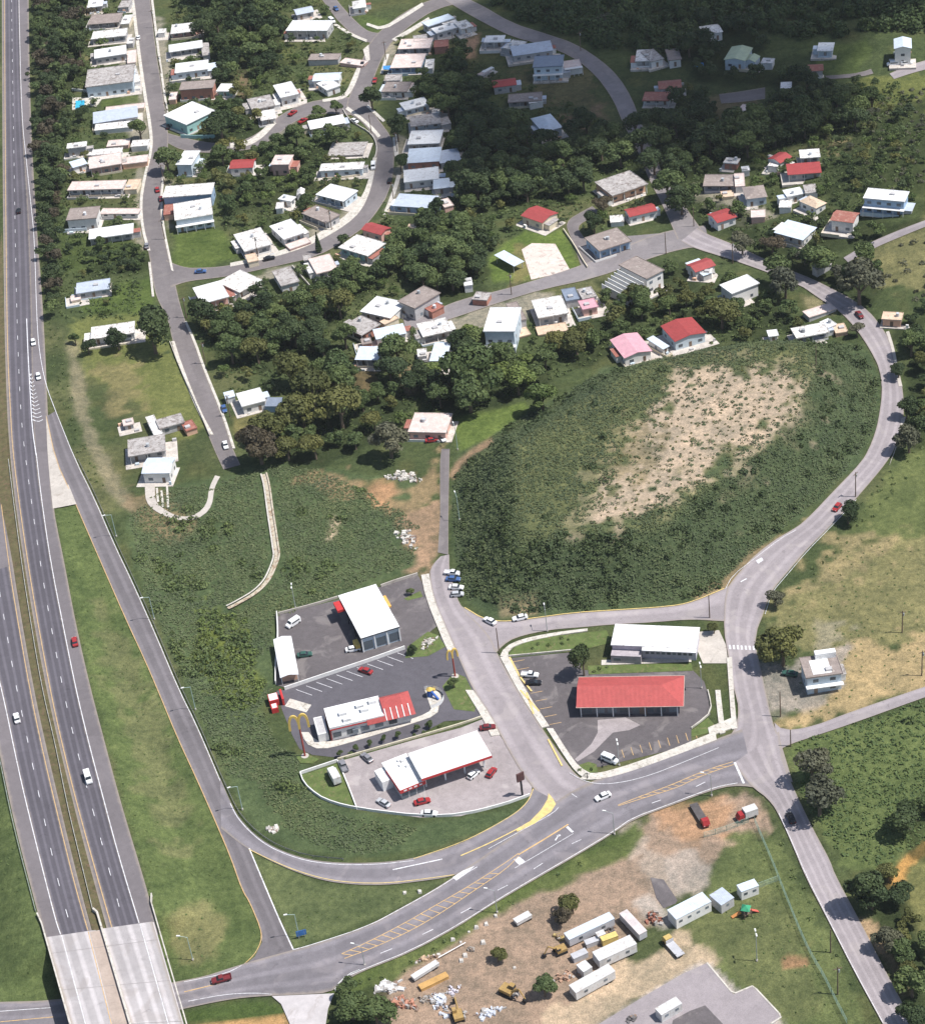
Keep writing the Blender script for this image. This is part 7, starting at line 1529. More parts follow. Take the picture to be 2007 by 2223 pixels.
VEH = [
 ((72,742),(78,790),'hatch','white','white car on the exit lane, upper of two there',HWG,hfn,0.2),
 ((83,816),(92,865),'hatch','white','white car on the exit lane beside the chevrons',HWG,hfn,0.2),
 ((40,456),(39,400),'sedan','black','small black car on the highway near the top',HWG,hfn,0.2),
 ((162,1392),(150,1330),'sedan','red','red car stopped on the highway shoulder',HWG,hfn,0.16),
 ((36,1558),(24,1510),'sedan','white','white car on the left carriageway',HWG,hfn,0.2),
 ((191,1688),(208,1745),'van','white','white van on the right carriageway',HWG,hfn,0.2),
 ((480,2125),(440,2135),'pickup','maroon','dark red pickup under way on the lower road by the bridge',None,gfn,0.38),
 ((1308,1728),(1275,1742),'sedan','white','white car driving on the arterial',None,gfn,0.38),
 ((1063,1347),(1030,1330),'sedan','white','white car parked at the upper street corner',PK,gfn,0.3),
 ((1128,1340),(1100,1346),'sedan','white','white car parked below the mound on the upper street',PK,gfn,0.3),
 ((982,1243),(1010,1243),'pickup','white','white pickup, uppermost of the cars parked beside the mound',PK,gfn,0.26),
 ((983,1256),(1011,1255),'sedan','blue','blue car second in the row beside the mound',PK,gfn,0.26),
 ((990,1274),(1015,1274),'sedan','white','white car third in the row beside the mound',PK,gfn,0.26),
 ((992,1289),(1015,1287),'hatch','silver','silver car lowest in the row beside the mound',PK,gfn,0.26),
 ((793,1455),(770,1447),'sedan','red','red car in an angled bay behind the restaurant',PK,gfn,0.12),
 ((636,1352),(618,1364),'van','white','white van in the corner of the workshop lot',PK,gfn,0.1),
 ((661,1420),(690,1416),'sedan','green','dark green car beside the long open shed',PK,gfn,0.1),
 ((766,1408),(790,1404),'sedan','white','white car by the workshop front corner',PK,gfn,0.1),
 ((796,1644),(780,1630),'sedan','grey','grey car near the upper edge of the petrol station',PK,gfn,0.12),
 ((745,1662),(735,1640),'pickup','grey','dark grey pickup beside the small lawn',PK,gfn,0.12),
 ((832,1742),(820,1735),'sedan','silver','white and rust car left of the red car at the petrol shop',PK,gfn,0.12),
 ((916,1739),(940,1733),'sedan','red','red car in front of the petrol station shop',PK,gfn,0.12),
 ((931,1765),(960,1766),'sedan','white','white car along the parapet of the petrol station',PK,gfn,0.12),
 ((1058,1578),(1090,1574),'sedan','maroon','maroon car at the street entrance above the canopy',PK,gfn,0.12),
 ((1027,1680),(1035,1673),'hatch','white','small white car under the canopy edge',PK,gfn,0.12),
 ((1066,1676),(1072,1668),'hatch','red','red car at the canopy corner',PK,gfn,0.12),
 ((1150,1464),(1180,1466),'pickup','white','white pickup in the restaurant bays',PK,gfn,0.12),
 ((1158,1481),(1190,1480),'sedan','black','black car next to the white pickup in the restaurant bays',PK,gfn,0.12),
 ((1865,682),(1885,705),'sedan','maroon','dark red car on the road bend at the right',None,gfn,0.32),
 ((1816,1100),(1800,1118),'hatch','red','red car passing the roadside tree on the east road',None,gfn,0.32),
 ((1714,1461),(1690,1458),'sedan','green','dark car parked at the two-storey house',PK,gfn,0.2),
 ((1716,1775),(1708,1758),'hatch','black','small dark car at the top of the south-east road',None,gfn,0.38),
 ((435,588),(460,586),'sedan','blue','blue car parked at the side street corner',PK,gfn,0.25),
 ((486,886),(494,910),'sedan','blue','dark blue car parked by the house under olive trees',PK,gfn,0.25),
 ((489,965),(496,990),'sedan','white','white car driving down the sloping street',None,gfn,0.25),
 ((584,559),(620,551),'sedan','black','black car parked on the side street pavement',PK,gfn,0.42),
 ((937,954),(960,951),'sedan','red','red car in front of the low pink house',PK,gfn,0.12),
 ((960,950),(968,962),'hatch','white','white car beside the red car at the low pink house',PK,gfn,0.12),
 ((769,261),(800,275),'sedan','white','white car parked on the inside of the street curve',PK,gfn,0.45),
 ((810,360),(808,385),'van','white','white van parked on the pavement of the curve',PK,gfn,0.42),
 ((846,390),(850,365),'sedan','black','black car parked opposite the white van',PK,gfn,0.3),
 ((635,244),(655,230),'pickup','red','red pickup, upper of two on the lane',PK,gfn,0.25),
 ((657,261),(675,250),'pickup','red','red pickup, lower of two on the lane',PK,gfn,0.25),
 ((364,273),(360,250),'sedan','black','black car parked above the lane junction',PK,gfn,0.25),
 ((341,410),(336,390),'sedan','red','red car parked beside the blue-walled house',PK,gfn,0.25),
 ((349,430),(345,412),'sedan','maroon','maroon car parked behind the red one at the blue-walled house',PK,gfn,0.25),
 ((300,80),(298,60),'sedan','white','white car parked on the main street near the top',PK,gfn,0.3),
 ((1937,138),(1915,140),'van','white','white van parked at the tall far-right house',PK,gfn,0.2),
 ((1967,136),(1990,133),'van','white','second white van right of the first at the far-right house',PK,gfn,0.2),
 ((813,173),(808,195),'sedan','red','red car parked under trees at the upper street',PK,gfn,0.3),
 ((786,138),(782,155),'sedan','black','black car parked opposite the pink-roofed house',PK,gfn,0.3),
 ((720,44),(740,58),'van','white','white van beside the large clean roof at the top',PK,gfn,0.3),
 ((729,17),(745,35),'sedan','blue','blue car parked on the branch street at the top',PK,gfn,0.3),
 ((318,532),(316,510),'sedan','grey','grey car parked by the large bright roof on main street',PK,gfn,0.3),
]
for v in VEH:
    vehicle(*v)

def box_truck(p, q, cab, boxc, label, L=6.0, tilt=False, name='box_truck', cat='truck', flat=False, bed=None):
    a = at(p[0], p[1], 1.0); b_ = at(q[0], q[1], 1.0); z = float(Hxy(a[0], a[1])) + 0.1
    t_ = empty(name, (a[0], a[1], z), math.atan2(b_[1]-a[1], b_[0]-a[0]), label, cat)
    x0, x1 = -L/2, L/2; C_ = paint(cab)
    MB().box(x0,-0.45,0.55,x1-0.2,0.45,0.75).build('chassis', BLACK, t_)
    cb = loft([(x1-1.9,1.0,0.92,0.6,2.2),(x1-1.75,1.0,0.92,0.6,2.35),(x1-0.55,1.0,0.9,0.6,2.3),(x1-0.1,1.0,0.92,0.6,1.35),(x1,0.95,0.9,0.65,1.2)]).build('cab', C_, t_)
    MB().hexa([(x1-0.5,-0.82,1.55),(x1-0.25,-0.82,1.45),(x1-0.25,0.82,1.45),(x1-0.5,0.82,1.55)],[(x1-0.56,-0.78,2.15),(x1-0.46,-0.78,2.12),(x1-0.46,0.78,2.12),(x1-0.56,0.78,2.15)]).build('windscreen', GLASSD, cb)
    if flat:
        MB().box(x0,-1.1,0.78,x1-2.0,1.1,0.98).build('flatbed', bed or TRG, t_)
        MB().box(x1-2.15,-1.05,0.98,x1-2.02,1.05,2.0).build('headboard', bed or TRG, t_)
    else: MB().box(x0,-1.1,0.78,x1-2.0,1.1,3.0).build('box', boxc, t_)
    for x in (x0+0.9, x1-1.0):
        for s in (-1, 1): o = link_mesh('wheel', BIGW, t_); o.location = (x, s*0.92, 0.5)
    for s in (-1, 1): o = link_mesh('headlight', LAMP_ME, t_); o.location = (x1+0.0, s*0.7, 0.95)
    OBST.append((a[0], a[1], L*0.6)); return t_
vehicle((1323,1648),(1345,1657),'van','white','white van parked along the lower edge of the restaurant lot',PK,gfn,0.12)
box_truck((1620,1770),(1598,1778),'red',TRW,'small white box truck with red cab on the grass by the yard',5.6)
box_truck((1519,1769),(1535,1795),'red',TRG,'long red flatbed truck on the orange dirt',9.0,flat=True,name='flatbed_truck',bed=M('bed_dark',(0.10,0.09,0.09)))
box_truck((725,1686),(712,1663),'white',TRW,'white box truck parked on the small lawn',6.2)
box_truck((1460,2055),(1442,2035),'yellow',TRG,'yellow-cab truck with grey bed on the gravel drive',7.0,flat=True,name='flatbed_truck')
# yellow excavator and backhoe
def digger(p, rz, label, s=1.0):
    a = at(p[0], p[1], 0.8); t_ = empty('excavator', (a[0], a[1], float(Hxy(a[0], a[1]))), rz, label, 'excavator', 'yellow diggers in the yard'); t_.scale = (s, s, s)
    Y_ = M('plant_yellow', (0.36,0.24,0.09), 0.6, 0.2, 1.0, (0.22,0.15,0.09), 0.4)
    for sg in (-1, 1): MB().box(-1.9,sg*1.2-0.3,0,1.9,sg*1.2+0.3,0.85).build('track', BLACK, t_)
    b_ = MB().box(-1.9,-1.3,0.95,1.4,1.3,1.9).build('body', Y_, t_)
    cb = MB().box(0.1,0.1,1.9,1.4,1.25,3.0).build('cab', Y_, t_); MB().box(0.3,0.05,2.1,1.45,1.3,2.8).build('cab_glass', GLASSD, cb)
    MB().cyl((1.2,-0.4,1.7),(3.6,-0.4,4.0),0.28,0.22,n=6).build('boom', Y_, t_); MB().cyl((3.6,-0.4,4.0),(5.2,-0.4,1.6),0.2,0.16,n=6).build('stick', Y_, t_)
    MB().box(4.7,-0.9,0.5,5.6,0.1,1.5).build('bucket', BLACK, t_); OBST.append((a[0], a[1], 4)); return t_
digger(px('B2', (1380, 1150))[0], rad(-40), 'yellow excavator with raised arm in the dirt yard')
digger(px('B3', (70, 740))[0], rad(200), 'yellow digger left of the grey skip', 0.8)
digger(px('B2', (880, 1390))[0], rad(100), 'yellow digger at the bottom edge of the yard', 0.9)

# ------------------------------------------------------------------ poles, lamps, signs
def lamp(base, h, ang, label, mat=STEEL, arm=2.2, fn=gfn, double=False, group='street lamps along the roads'):
    p = at_fn(base[0], base[1], fn); t_ = empty('street_lamp', (p[0], p[1], p[2]), ang, label, 'street lamp', group)
    MB().cyl((0,0,-0.4),(0,0,h),0.13,0.08,n=8).build('post', mat, t_)
    MB().cyl((0,0,-0.1),(0,0,0.5),0.28,n=8).build('base', CONC, t_)
    for s in ((1,-1) if double else (1,)):
        o = MB().cyl((0,0,h-0.05),(s*arm,0,h+0.5),0.06,n=6).build('arm', mat, t_)
        MB().box(s*arm-0.45,-0.17,h+0.42,s*arm+0.45,0.17,h+0.62).build('lamp_head', LAMPW, t_)
lamp(px('T02',(920,600))[0],8.6,rad(195),'green-grey lamp post at the ramp below the curved drive',GREENPOLE)
lamp(px('T02',(1220,1255))[0],8.6,rad(195),'green-grey lamp post second down the ramp',GREENPOLE)
lamp(px('T03',(1545,150))[0],8.6,rad(195),'green-grey lamp post third down the ramp',GREENPOLE)
lamp(px('T13',(95,940))[0],8.6,rad(195),'green-grey lamp post at the ramp curve',GREENPOLE)
lamp(px('B1',(1135,615))[0],8.2,rad(185),'lamp post above the blue sign on the grass triangle',GREENPOLE)
lamp(px('B1',(85,840))[0],8.2,rad(170),'lamp post on the dry mound beside the bridge',GREENPOLE)
lamp(px('T23',(1213,1135))[0],7.6,rad(160),'lamp post at the arterial beside the dirt track')
lamp(px('B2',(1268,372))[0],7.8,rad(160),'lamp post at the arterial above the small white trailer')
lamp(px('B1',(1782,895))[0],7.0,rad(160),'lamp post near the tail of the hatched island')
lamp(px('T12',(1810,470))[0],9.0,rad(100),'green-grey lamp post at the mound foot by the asphalt path',GREENPOLE)
lamp(px('T11',(1795,1735))[0],9.0,rad(100),'lamp post beside the low pink house',GREENPOLE)
lamp(px('T12',(515,1165))[0],8.0,rad(90),'twin-headed lamp at the workshop lot corner',STEEL,0.9,gfn,True)
lamp(px('T22',(682,1350))[0],8.0,rad(90),'lamp post on the upper street below the mound',STEEL)
lamp(px('B4',(192,850))[0],9.4,rad(90),'white lamp post alone on the lawn',STEEL,0.8,gfn,True)
lamp(px('T23',(1250,590))[0],8.0,rad(90),'lamp post at the restaurant lot bay line',STEEL,0.8,gfn,True)
lamp(px('T33',(160,830))[0],7.5,rad(160),'lamp post near the stop line of the arterial',STEEL)
lamp(px('T32',(80,1800))[0],8.0,rad(90),'lamp post right of the long lavender-fronted building',STEEL,0.8,gfn,True)
def upole(base, h, ang, label, cross=True):
    p = at(*base); t_ = empty('utility_pole', (p[0], p[1], p[2]), ang, label, 'utility pole', 'wooden utility poles')
    MB().cyl((0,0,-0.5),(0,0,h),0.19,0.13,n=8).build('post', WOODP, t_)
    if cross: MB().box(-1.1,-0.07,h-0.7,1.1,0.07,h-0.55).build('crossarm', WOODP, t_); MB().cyl((0.35,0,h-1.9),(0.35,0,h-1.0),0.24,n=8).build('transformer', STEEL, t_)
upole(px('T33',(704,205))[0],9.0,0.3,'dark utility pole at the side lane corner',False)
upole(px('B4',(990,1180))[0],9.5,0.2,'thick utility pole with transformer by the south-east road')
upole(px('B4',(920,765))[0],8.0,0.2,'thin utility pole up the south-east road verge',False)
upole(px('T32',(1297,290))[0],9.5,0.8,'dark utility pole at the east road by the roadside tree')
upole(px('T32',(1665,1360))[0],8.0,0.1,'utility pole standing in the dry field')
upole(px('T22',(303,1525))[0],9.5,0.2,'thin pole at the corner of upper street and shop street',False)
upole(px('T21',(1620,185))[0],9.0,0.2,'utility pole at the paved yard edge',False)
upole(px('T31',(985,1075))[0],8.0,0.2,'thin pole with lamp on the back of the mound',False)
upole(px('T32',(145,1245))[0],8.5,0.2,'pole at the upper street and east road junction',False)
upole(px('T32',(1820,1700))[0],9.0,0.2,'utility pole at the right picture edge')
upole(px('T33',(785,440))[0],6.0,0.2,'short pole at the mouth of the side lane',False)
upole(px('T10',(1770,440))[0],11.0,0.2,'tall dark pole beside the top east houses',False)
upole(px('T10',(1115,1060))[0],9.0,0.2,'thin pole on the curve of the street',False)
upole((335,60),9,0.1,'utility pole on the east side of main street near the top',True)
upole((350,160),9,0.1,'utility pole beside the red-brown house',True)
upole((366,262),9,0.1,'utility pole at the lane corner below the teal house',True)
upole((357,400),9,0.1,'utility pole beside the stacked blue houses',True)
upole((358,520),9,0.1,'utility pole at the open lot on main street',True)
upole((405,690),9,0.4,'utility pole below the street corner on the sloping street',True)
upole((446,790),9,0.4,'utility pole halfway down the sloping street',True)
upole((500,905),9,0.4,'utility pole near the lower end of the sloping street',True)
upole((560,558),9,0.2,'utility pole on the side street near the black car',True)
upole((720,500),9,0.5,'utility pole on the side street below the clean white roof',True)
upole((855,440),9,0.5,'utility pole at the lower curve of the street',True)
upole((862,330),9,0.1,'utility pole beside the pale blue metal roof',True)
upole((838,130),9,0.1,'utility pole at the pink-roofed house',True)
upole((1110,640),9,0.3,'utility pole on the lower lane',True)
upole((1590,572),9,0.5,'utility pole beside the road right of the white square roof',True)
upole((1260,110),9,0.5,'utility pole on the shaded hill road',True)
upole(px('T30',(20,1790))[0],8.0,0.2,'pole beside the road near the red gabled roof',False)
p = on_plane(*px('B1', (1140, 610))[0], 0); sg = empty('road_sign', (p[0]+0.6, p[1]-0.5, 0), rad(10), 'blue road sign at the foot of the lamp post on the grass triangle', 'sign')
MB().cyl((-0.8,0,-0.3),(-0.8,0,2.6),0.06,n=6).build('post', STEEL, sg); MB().cyl((0.8,0,-0.3),(0.8,0,2.6),0.06,n=6).build('post', STEEL, sg)
MB().box(-1.3,-0.05,0.9,1.3,0.05,2.7).build('panel', M('sign_blue',(0.05,0.16,0.42),0.5), sg)
# guardrails and fences
def guardrail(pts, label, fn=gfn, h=0.75, mat=STEEL, every=4.0):
    W_ = world_line(pts, fn, 2, every); t_ = empty('guardrail', W_[0].tolist(), 0, label, 'guardrail'); o0 = W_[0]
    mb = MB()
    for a, b_ in zip(W_[:-1], W_[1:]):
        a, b_ = a-o0, b_-o0; mb.hexa([(a[0]-.05,a[1],a[2]+h-.32),(b_[0]-.05,b_[1],b_[2]+h-.32),(b_[0]+.05,b_[1],b_[2]+h-.32),(a[0]+.05,a[1],a[2]+h-.32)],[(a[0]-.05,a[1],a[2]+h),(b_[0]-.05,b_[1],b_[2]+h),(b_[0]+.05,b_[1],b_[2]+h),(a[0]+.05,a[1],a[2]+h)])
    mb.build('rail', mat, t_); pm = MB().box(-0.08,-0.08,-0.4,0.08,0.08,h-0.05).mesh('post', mat)
    for a in W_: o = link_mesh('post', pm, t_); o.location = a-o0
RUSTG = M('rail_dark', (0.20,0.20,0.20), 0.6, 0.15, 1.0)
guardrail([(170,1000),(211,1082),(252,1178),(293,1263),(343,1376),(393,1495),(431,1571),(472,1667),(506,1742),(522,1772),(560,1811),(600,1838),(668,1862),(745,1868)], 'long dark guardrail along the ramp beside the bushy slope', gfn, 0.75, RUSTG)
guardrail([(19,1000),(36,1137),(55,1275),(91,1495),(121,1618),(146,1747),(176,1871),(203,1982)], 'guardrail in the weedy highway median', hfn, 0.8, M('rail_pale',(0.50,0.50,0.46)))
guardrail([(-2,1640),(30,1797),(78,1980)], 'guardrail on the left highway shoulder', hfn)
guardrail([(728,2152),(740,2132),(764,2115),(780,2110)], 'short white guardrail at the concrete driveway corner', gfn, 0.8, WHITEP, 2.0)
def fence(pts, label, h=1.9, every=3.0):
    W_ = world_line(pts, gfn, 1, every); t_ = empty('chain_link_fence', W_[0].tolist(), 0, label, 'fence'); o0 = W_[0]
    mm = M('fence_green', (0.25,0.36,0.30), 0.6, 0.1, 1.0); mb = MB()
    for a, b_ in zip(W_[:-1], W_[1:]):
        a, b_ = Vector(a-o0), Vector(b_-o0)
        for k in range(7): z = 0.15 + k*(h-0.2)/6; mb.cyl(a+Vector((0,0,z)), b_+Vector((0,0,z)), 0.035 if k == 6 else 0.016, n=3, cap=False)
        for k in range(9):
            q = a.lerp(b_, (k+0.5)/9); mb.cyl(q, q+Vector((0,0,h)), 0.014, n=3, cap=False)
    mb.build('wire_mesh', mm, t_); pm = MB().cyl((0,0,-0.3),(0,0,h+0.1),0.06,n=6).mesh('post', mm)
    for a in W_: o = link_mesh('post', pm, t_); o.location = a-o0
fence(px('B4',(410,55),(500,280),(600,530),(720,800),(850,1010),(960,1240),(1080,1470)), 'green chain-link fence between the lawn and south-east road')
fence(px('B4',(210,130),(300,100),(410,55)), 'chain-link fence between pale hut and lawn corner')
fence(px('T33',(500,1040),(560,1180),(630,1340),(690,1490)), 'chain-link fence down from the small white box truck')
fence(px('T33',(100,1160),(250,1120),(450,1040)), 'chain-link fence across the grass below the orange dirt')
# ------------------------------------------------------------------ vegetation
def leaf_mat(name, col, col2, orand=0.25):
    m, t, b = new_mat(name, 0.6)
    n = noise(t, 1.3, 3, 'World'); c = mix(t, col, col2, ramp(t, n.outputs['Fac'], [(0.35, 0.0), (0.65, 1.0)]).outputs[0])
    nl = noise(t, 0.06, 4, 'World', 0.6, 0.5); c = mix(t, c, ramp(t, nl.outputs['Fac'], [(0.3, (0.78, 0.82, 0.90)), (0.7, (1.22, 1.16, 1.04))]).outputs[0], 1.0, 'MULTIPLY')
    oi = t.nodes.new('ShaderNodeObjectInfo'); c = mix(t, c, ramp(t, oi.outputs['Random'], [(0.0, (1-orand, 1-orand*0.8, 1-orand)), (1.0, (1+orand*1.2, 1+orand, 1+orand*0.6))]).outputs[0], 1.0, 'MULTIPLY')
    t.links.new(c, b.inputs['Base Color'])
    tr = t.nodes.new('ShaderNodeBsdfTranslucent'); t.links.new(c, tr.inputs[0])
    ms = t.nodes.new('ShaderNodeMixShader'); ms.inputs[0].default_value = 0.22
    out = t.nodes['Material Output']; t.links.new(b.outputs[0], ms.inputs[1]); t.links.new(tr.outputs[0], ms.inputs[2]); t.links.new(ms.outputs[0], out.inputs[0])
    b.inputs['Specular IOR Level'].default_value = 0.15
    MATS[name] = m; return m
LEAF = {
 'dark': leaf_mat('leaf_dark', (0.040,0.062,0.031), (0.074,0.102,0.047)),
 'mid': leaf_mat('leaf_mid', (0.074,0.108,0.046), (0.124,0.162,0.066)),
 'olive': leaf_mat('leaf_olive', (0.098,0.108,0.042), (0.150,0.156,0.060)),
 'grey': leaf_mat('leaf_grey', (0.092,0.097,0.070), (0.135,0.138,0.098)),
 'bright': leaf_mat('leaf_bright', (0.096,0.140,0.046), (0.146,0.190,0.066)),
 'brown': leaf_mat('leaf_brown', (0.082,0.068,0.050), (0.120,0.102,0.074)),
 'cover': leaf_mat('leaf_cover', (0.086,0.113,0.062), (0.134,0.164,0.086)),
 'field': leaf_mat('leaf_field', (0.104,0.148,0.058), (0.152,0.200,0.078)),
}
BARK = M('bark', (0.15,0.115,0.085), 0.95, 0.25, 2.0)
def quads_mesh(name, C, Nn, sz, mat, rg):
    """leaf-clump faces: centres, facing, size"""
    n = len(C); Nn = Nn/np.linalg.norm(Nn, axis=1)[:, None]
    a = rg.normal(size=(n, 3)); U = np.cross(Nn, a); U /= np.linalg.norm(U, axis=1)[:, None]; W_ = np.cross(Nn, U)
    s = sz[:, None]; k = rg.uniform(0.6, 1.15, (4, n, 1))
    V = np.stack([C - U*s*k[0] - W_*s*k[0]*0.75, C + U*s*k[1] - W_*s*k[1]*0.75, C + U*s*k[2] + W_*s*k[2]*0.75, C - U*s*k[3] + W_*s*k[3]*0.75], 1)
    V = V + (Nn[:, None, :]*s[:, None, :]*rg.uniform(-0.3, 0.3, (n, 4, 1)))
    me = bpy.data.meshes.new(name); me.vertices.add(4*n); me.vertices.foreach_set('co', V.astype(np.float32).ravel())
    me.loops.add(4*n); me.loops.foreach_set('vertex_index', np.arange(4*n, dtype=np.int32)); me.polygons.add(n)
    me.polygons.foreach_set('loop_start', np.arange(0, 4*n, 4, dtype=np.int32)); me.polygons.foreach_set('loop_total', np.full(n, 4, np.int32))
    me.update(calc_edges=True); me.materials.append(mat); return me
def crown_mesh(seed, mat, n=1500, cone=False, sparse=0.0):
    rg = np.random.default_rng(seed)
    if cone:
        t_ = rg.random(n)**0.7; a = rg.uniform(0, 6.283, n); r_ = 0.55*(1-(1-t_))*1.0*rg.uniform(0.6, 1.05, n)
        C = np.stack([np.cos(a)*r_, np.sin(a)*r_, 0.3 + (1-t_)*2.6], -1); N_ = np.stack([np.cos(a), np.sin(a), np.full(n, 0.5)], -1) + rg.normal(size=(n,3))*0.4
        return quads_mesh('crown', C, N_, rg.uniform(0.06, 0.13, n), mat, rg)
    L = int(rg.integers(9, 14)); lobes = []
    for i in range(L):
        a = rg.uniform(0, 6.283); q = math.sqrt(rg.random())*0.68; z = 1.15 + rg.uniform(-0.42, 0.45)*(1 - q*0.5) + (0.25 if q < 0.3 else 0)
        lobes.append((math.cos(a)*q, math.sin(a)*q, z, rg.uniform(0.26, 0.46)))
    lobes.append((0, 0, 1.35, 0.5)); lobes = np.array(lobes)
    wgt = lobes[:, 3]**2; k = rg.choice(len(lobes), n, p=wgt/wgt.sum())
    d = rg.normal(size=(n, 3)); d[:, 2] = np.where(d[:, 2] < -0.3, -d[:, 2]*0.6, d[:, 2]); d /= np.linalg.norm(d, axis=1)[:, None]
    rad_ = lobes[k, 3]*np.where(rg.random(n) < 0.75, rg.uniform(0.82, 1.08, n), rg.uniform(0.3, 0.85, n))
    C = lobes[k, :3] + d*rad_[:, None]*np.array([1, 1, 0.85]); N_ = d + rg.normal(size=(n, 3))*0.45
    return quads_mesh('crown', C, N_, rg.uniform(0.035, 0.080, n), mat, rg)
def trunk_mesh(seed):
    r_ = random.Random(seed); mb = MB(); mb.cyl((0,0,-0.15),(0.03,0.02,0.75),0.085,0.055,n=7)
    for k in range(5):
        a = k*1.257 + r_.uniform(-0.3,0.3); z = r_.uniform(0.45,0.75); e = (math.cos(a)*r_.uniform(.3,.5), math.sin(a)*r_.uniform(.3,.5), r_.uniform(1.0,1.4)); mb.cyl((0.02,0.01,z), e, 0.04, 0.012, n=5)
    return mb.mesh('trunk', BARK)
CROWN = {}; 
for i, kk in enumerate(('dark','dark','dark','dark','mid','mid','mid','mid','mid','olive','olive','olive','grey','grey','bright','bright','brown','brown')):
    CROWN.setdefault(kk, []).append(crown_mesh(100+i, LEAF[kk], 2800 if kk != 'grey' else 1900))
CONE = crown_mesh(300, LEAF['dark'], 900, True)
TRUNK = [trunk_mesh(i) for i in range(3)]
rkd = kdtree.KDTree(len(ROADPTS))
for i, (x, y, r_) in enumerate(ROADPTS): rkd.insert((x, y, 0), i)
rkd.balance()
okd = kdtree.KDTree(len(OBST))
for i, (x, y, r_) in enumerate(OBST): okd.insert((x, y, 0), i)
okd.balance()
hkd = kdtree.KDTree(len(HRECT))
for i, q in enumerate(HRECT): hkd.insert((q[0], q[1], 0), i)
hkd.balance()
def free(x, y, r_, ro=0.6, oo=0.55):
    for co_, i, d in hkd.find_range((x, y, 0), 22.0):
        cx, cy, rz, hw, hd = HRECT[i]; dx, dy = x-cx, y-cy; c_, s_ = math.cos(rz), math.sin(rz); lx, ly = dx*c_ + dy*s_, -dx*s_ + dy*c_
        if abs(lx) < hw + oo*r_ and -hd - 1.35*r_ < ly < hd + 0.4*r_: return False
    for co_, i, d in rkd.find_range((x, y, 0), 14.0):
        if d < ROADPTS[i][2] + r_*ro: return False
    for co_, i, d in okd.find_range((x, y, 0), 22.0):
        if d < OBST[i][2] + r_*oo: return False
    return True
TREES = []
def tree(x, y, R_, kind, label, group, squash=1.0, cone=False):
    k = rng.randrange(100); z = float(Hxy(x, y))
    t_ = empty('tree', (x, y, z), rng.uniform(0, 6.28), label, 'tree', group); t_.scale = (R_, R_, R_*squash)
    link_mesh('crown', CONE if cone else CROWN[kind][k % len(CROWN[kind])], t_); link_mesh('trunk', TRUNK[k % 3], t_)
    TREES.append((x, y, R_)); return t_
def tree_px(p, rpx, kind, label, squash=1.0, group=None, cone=False):
    a = at(p[0], p[1]); s = FPX/np.linalg.norm(a - CAM); R_ = rpx/s
    a = at(p[0], p[1], R_*1.15*squash); return tree(a[0], a[1], R_, kind, label, group, squash, cone)
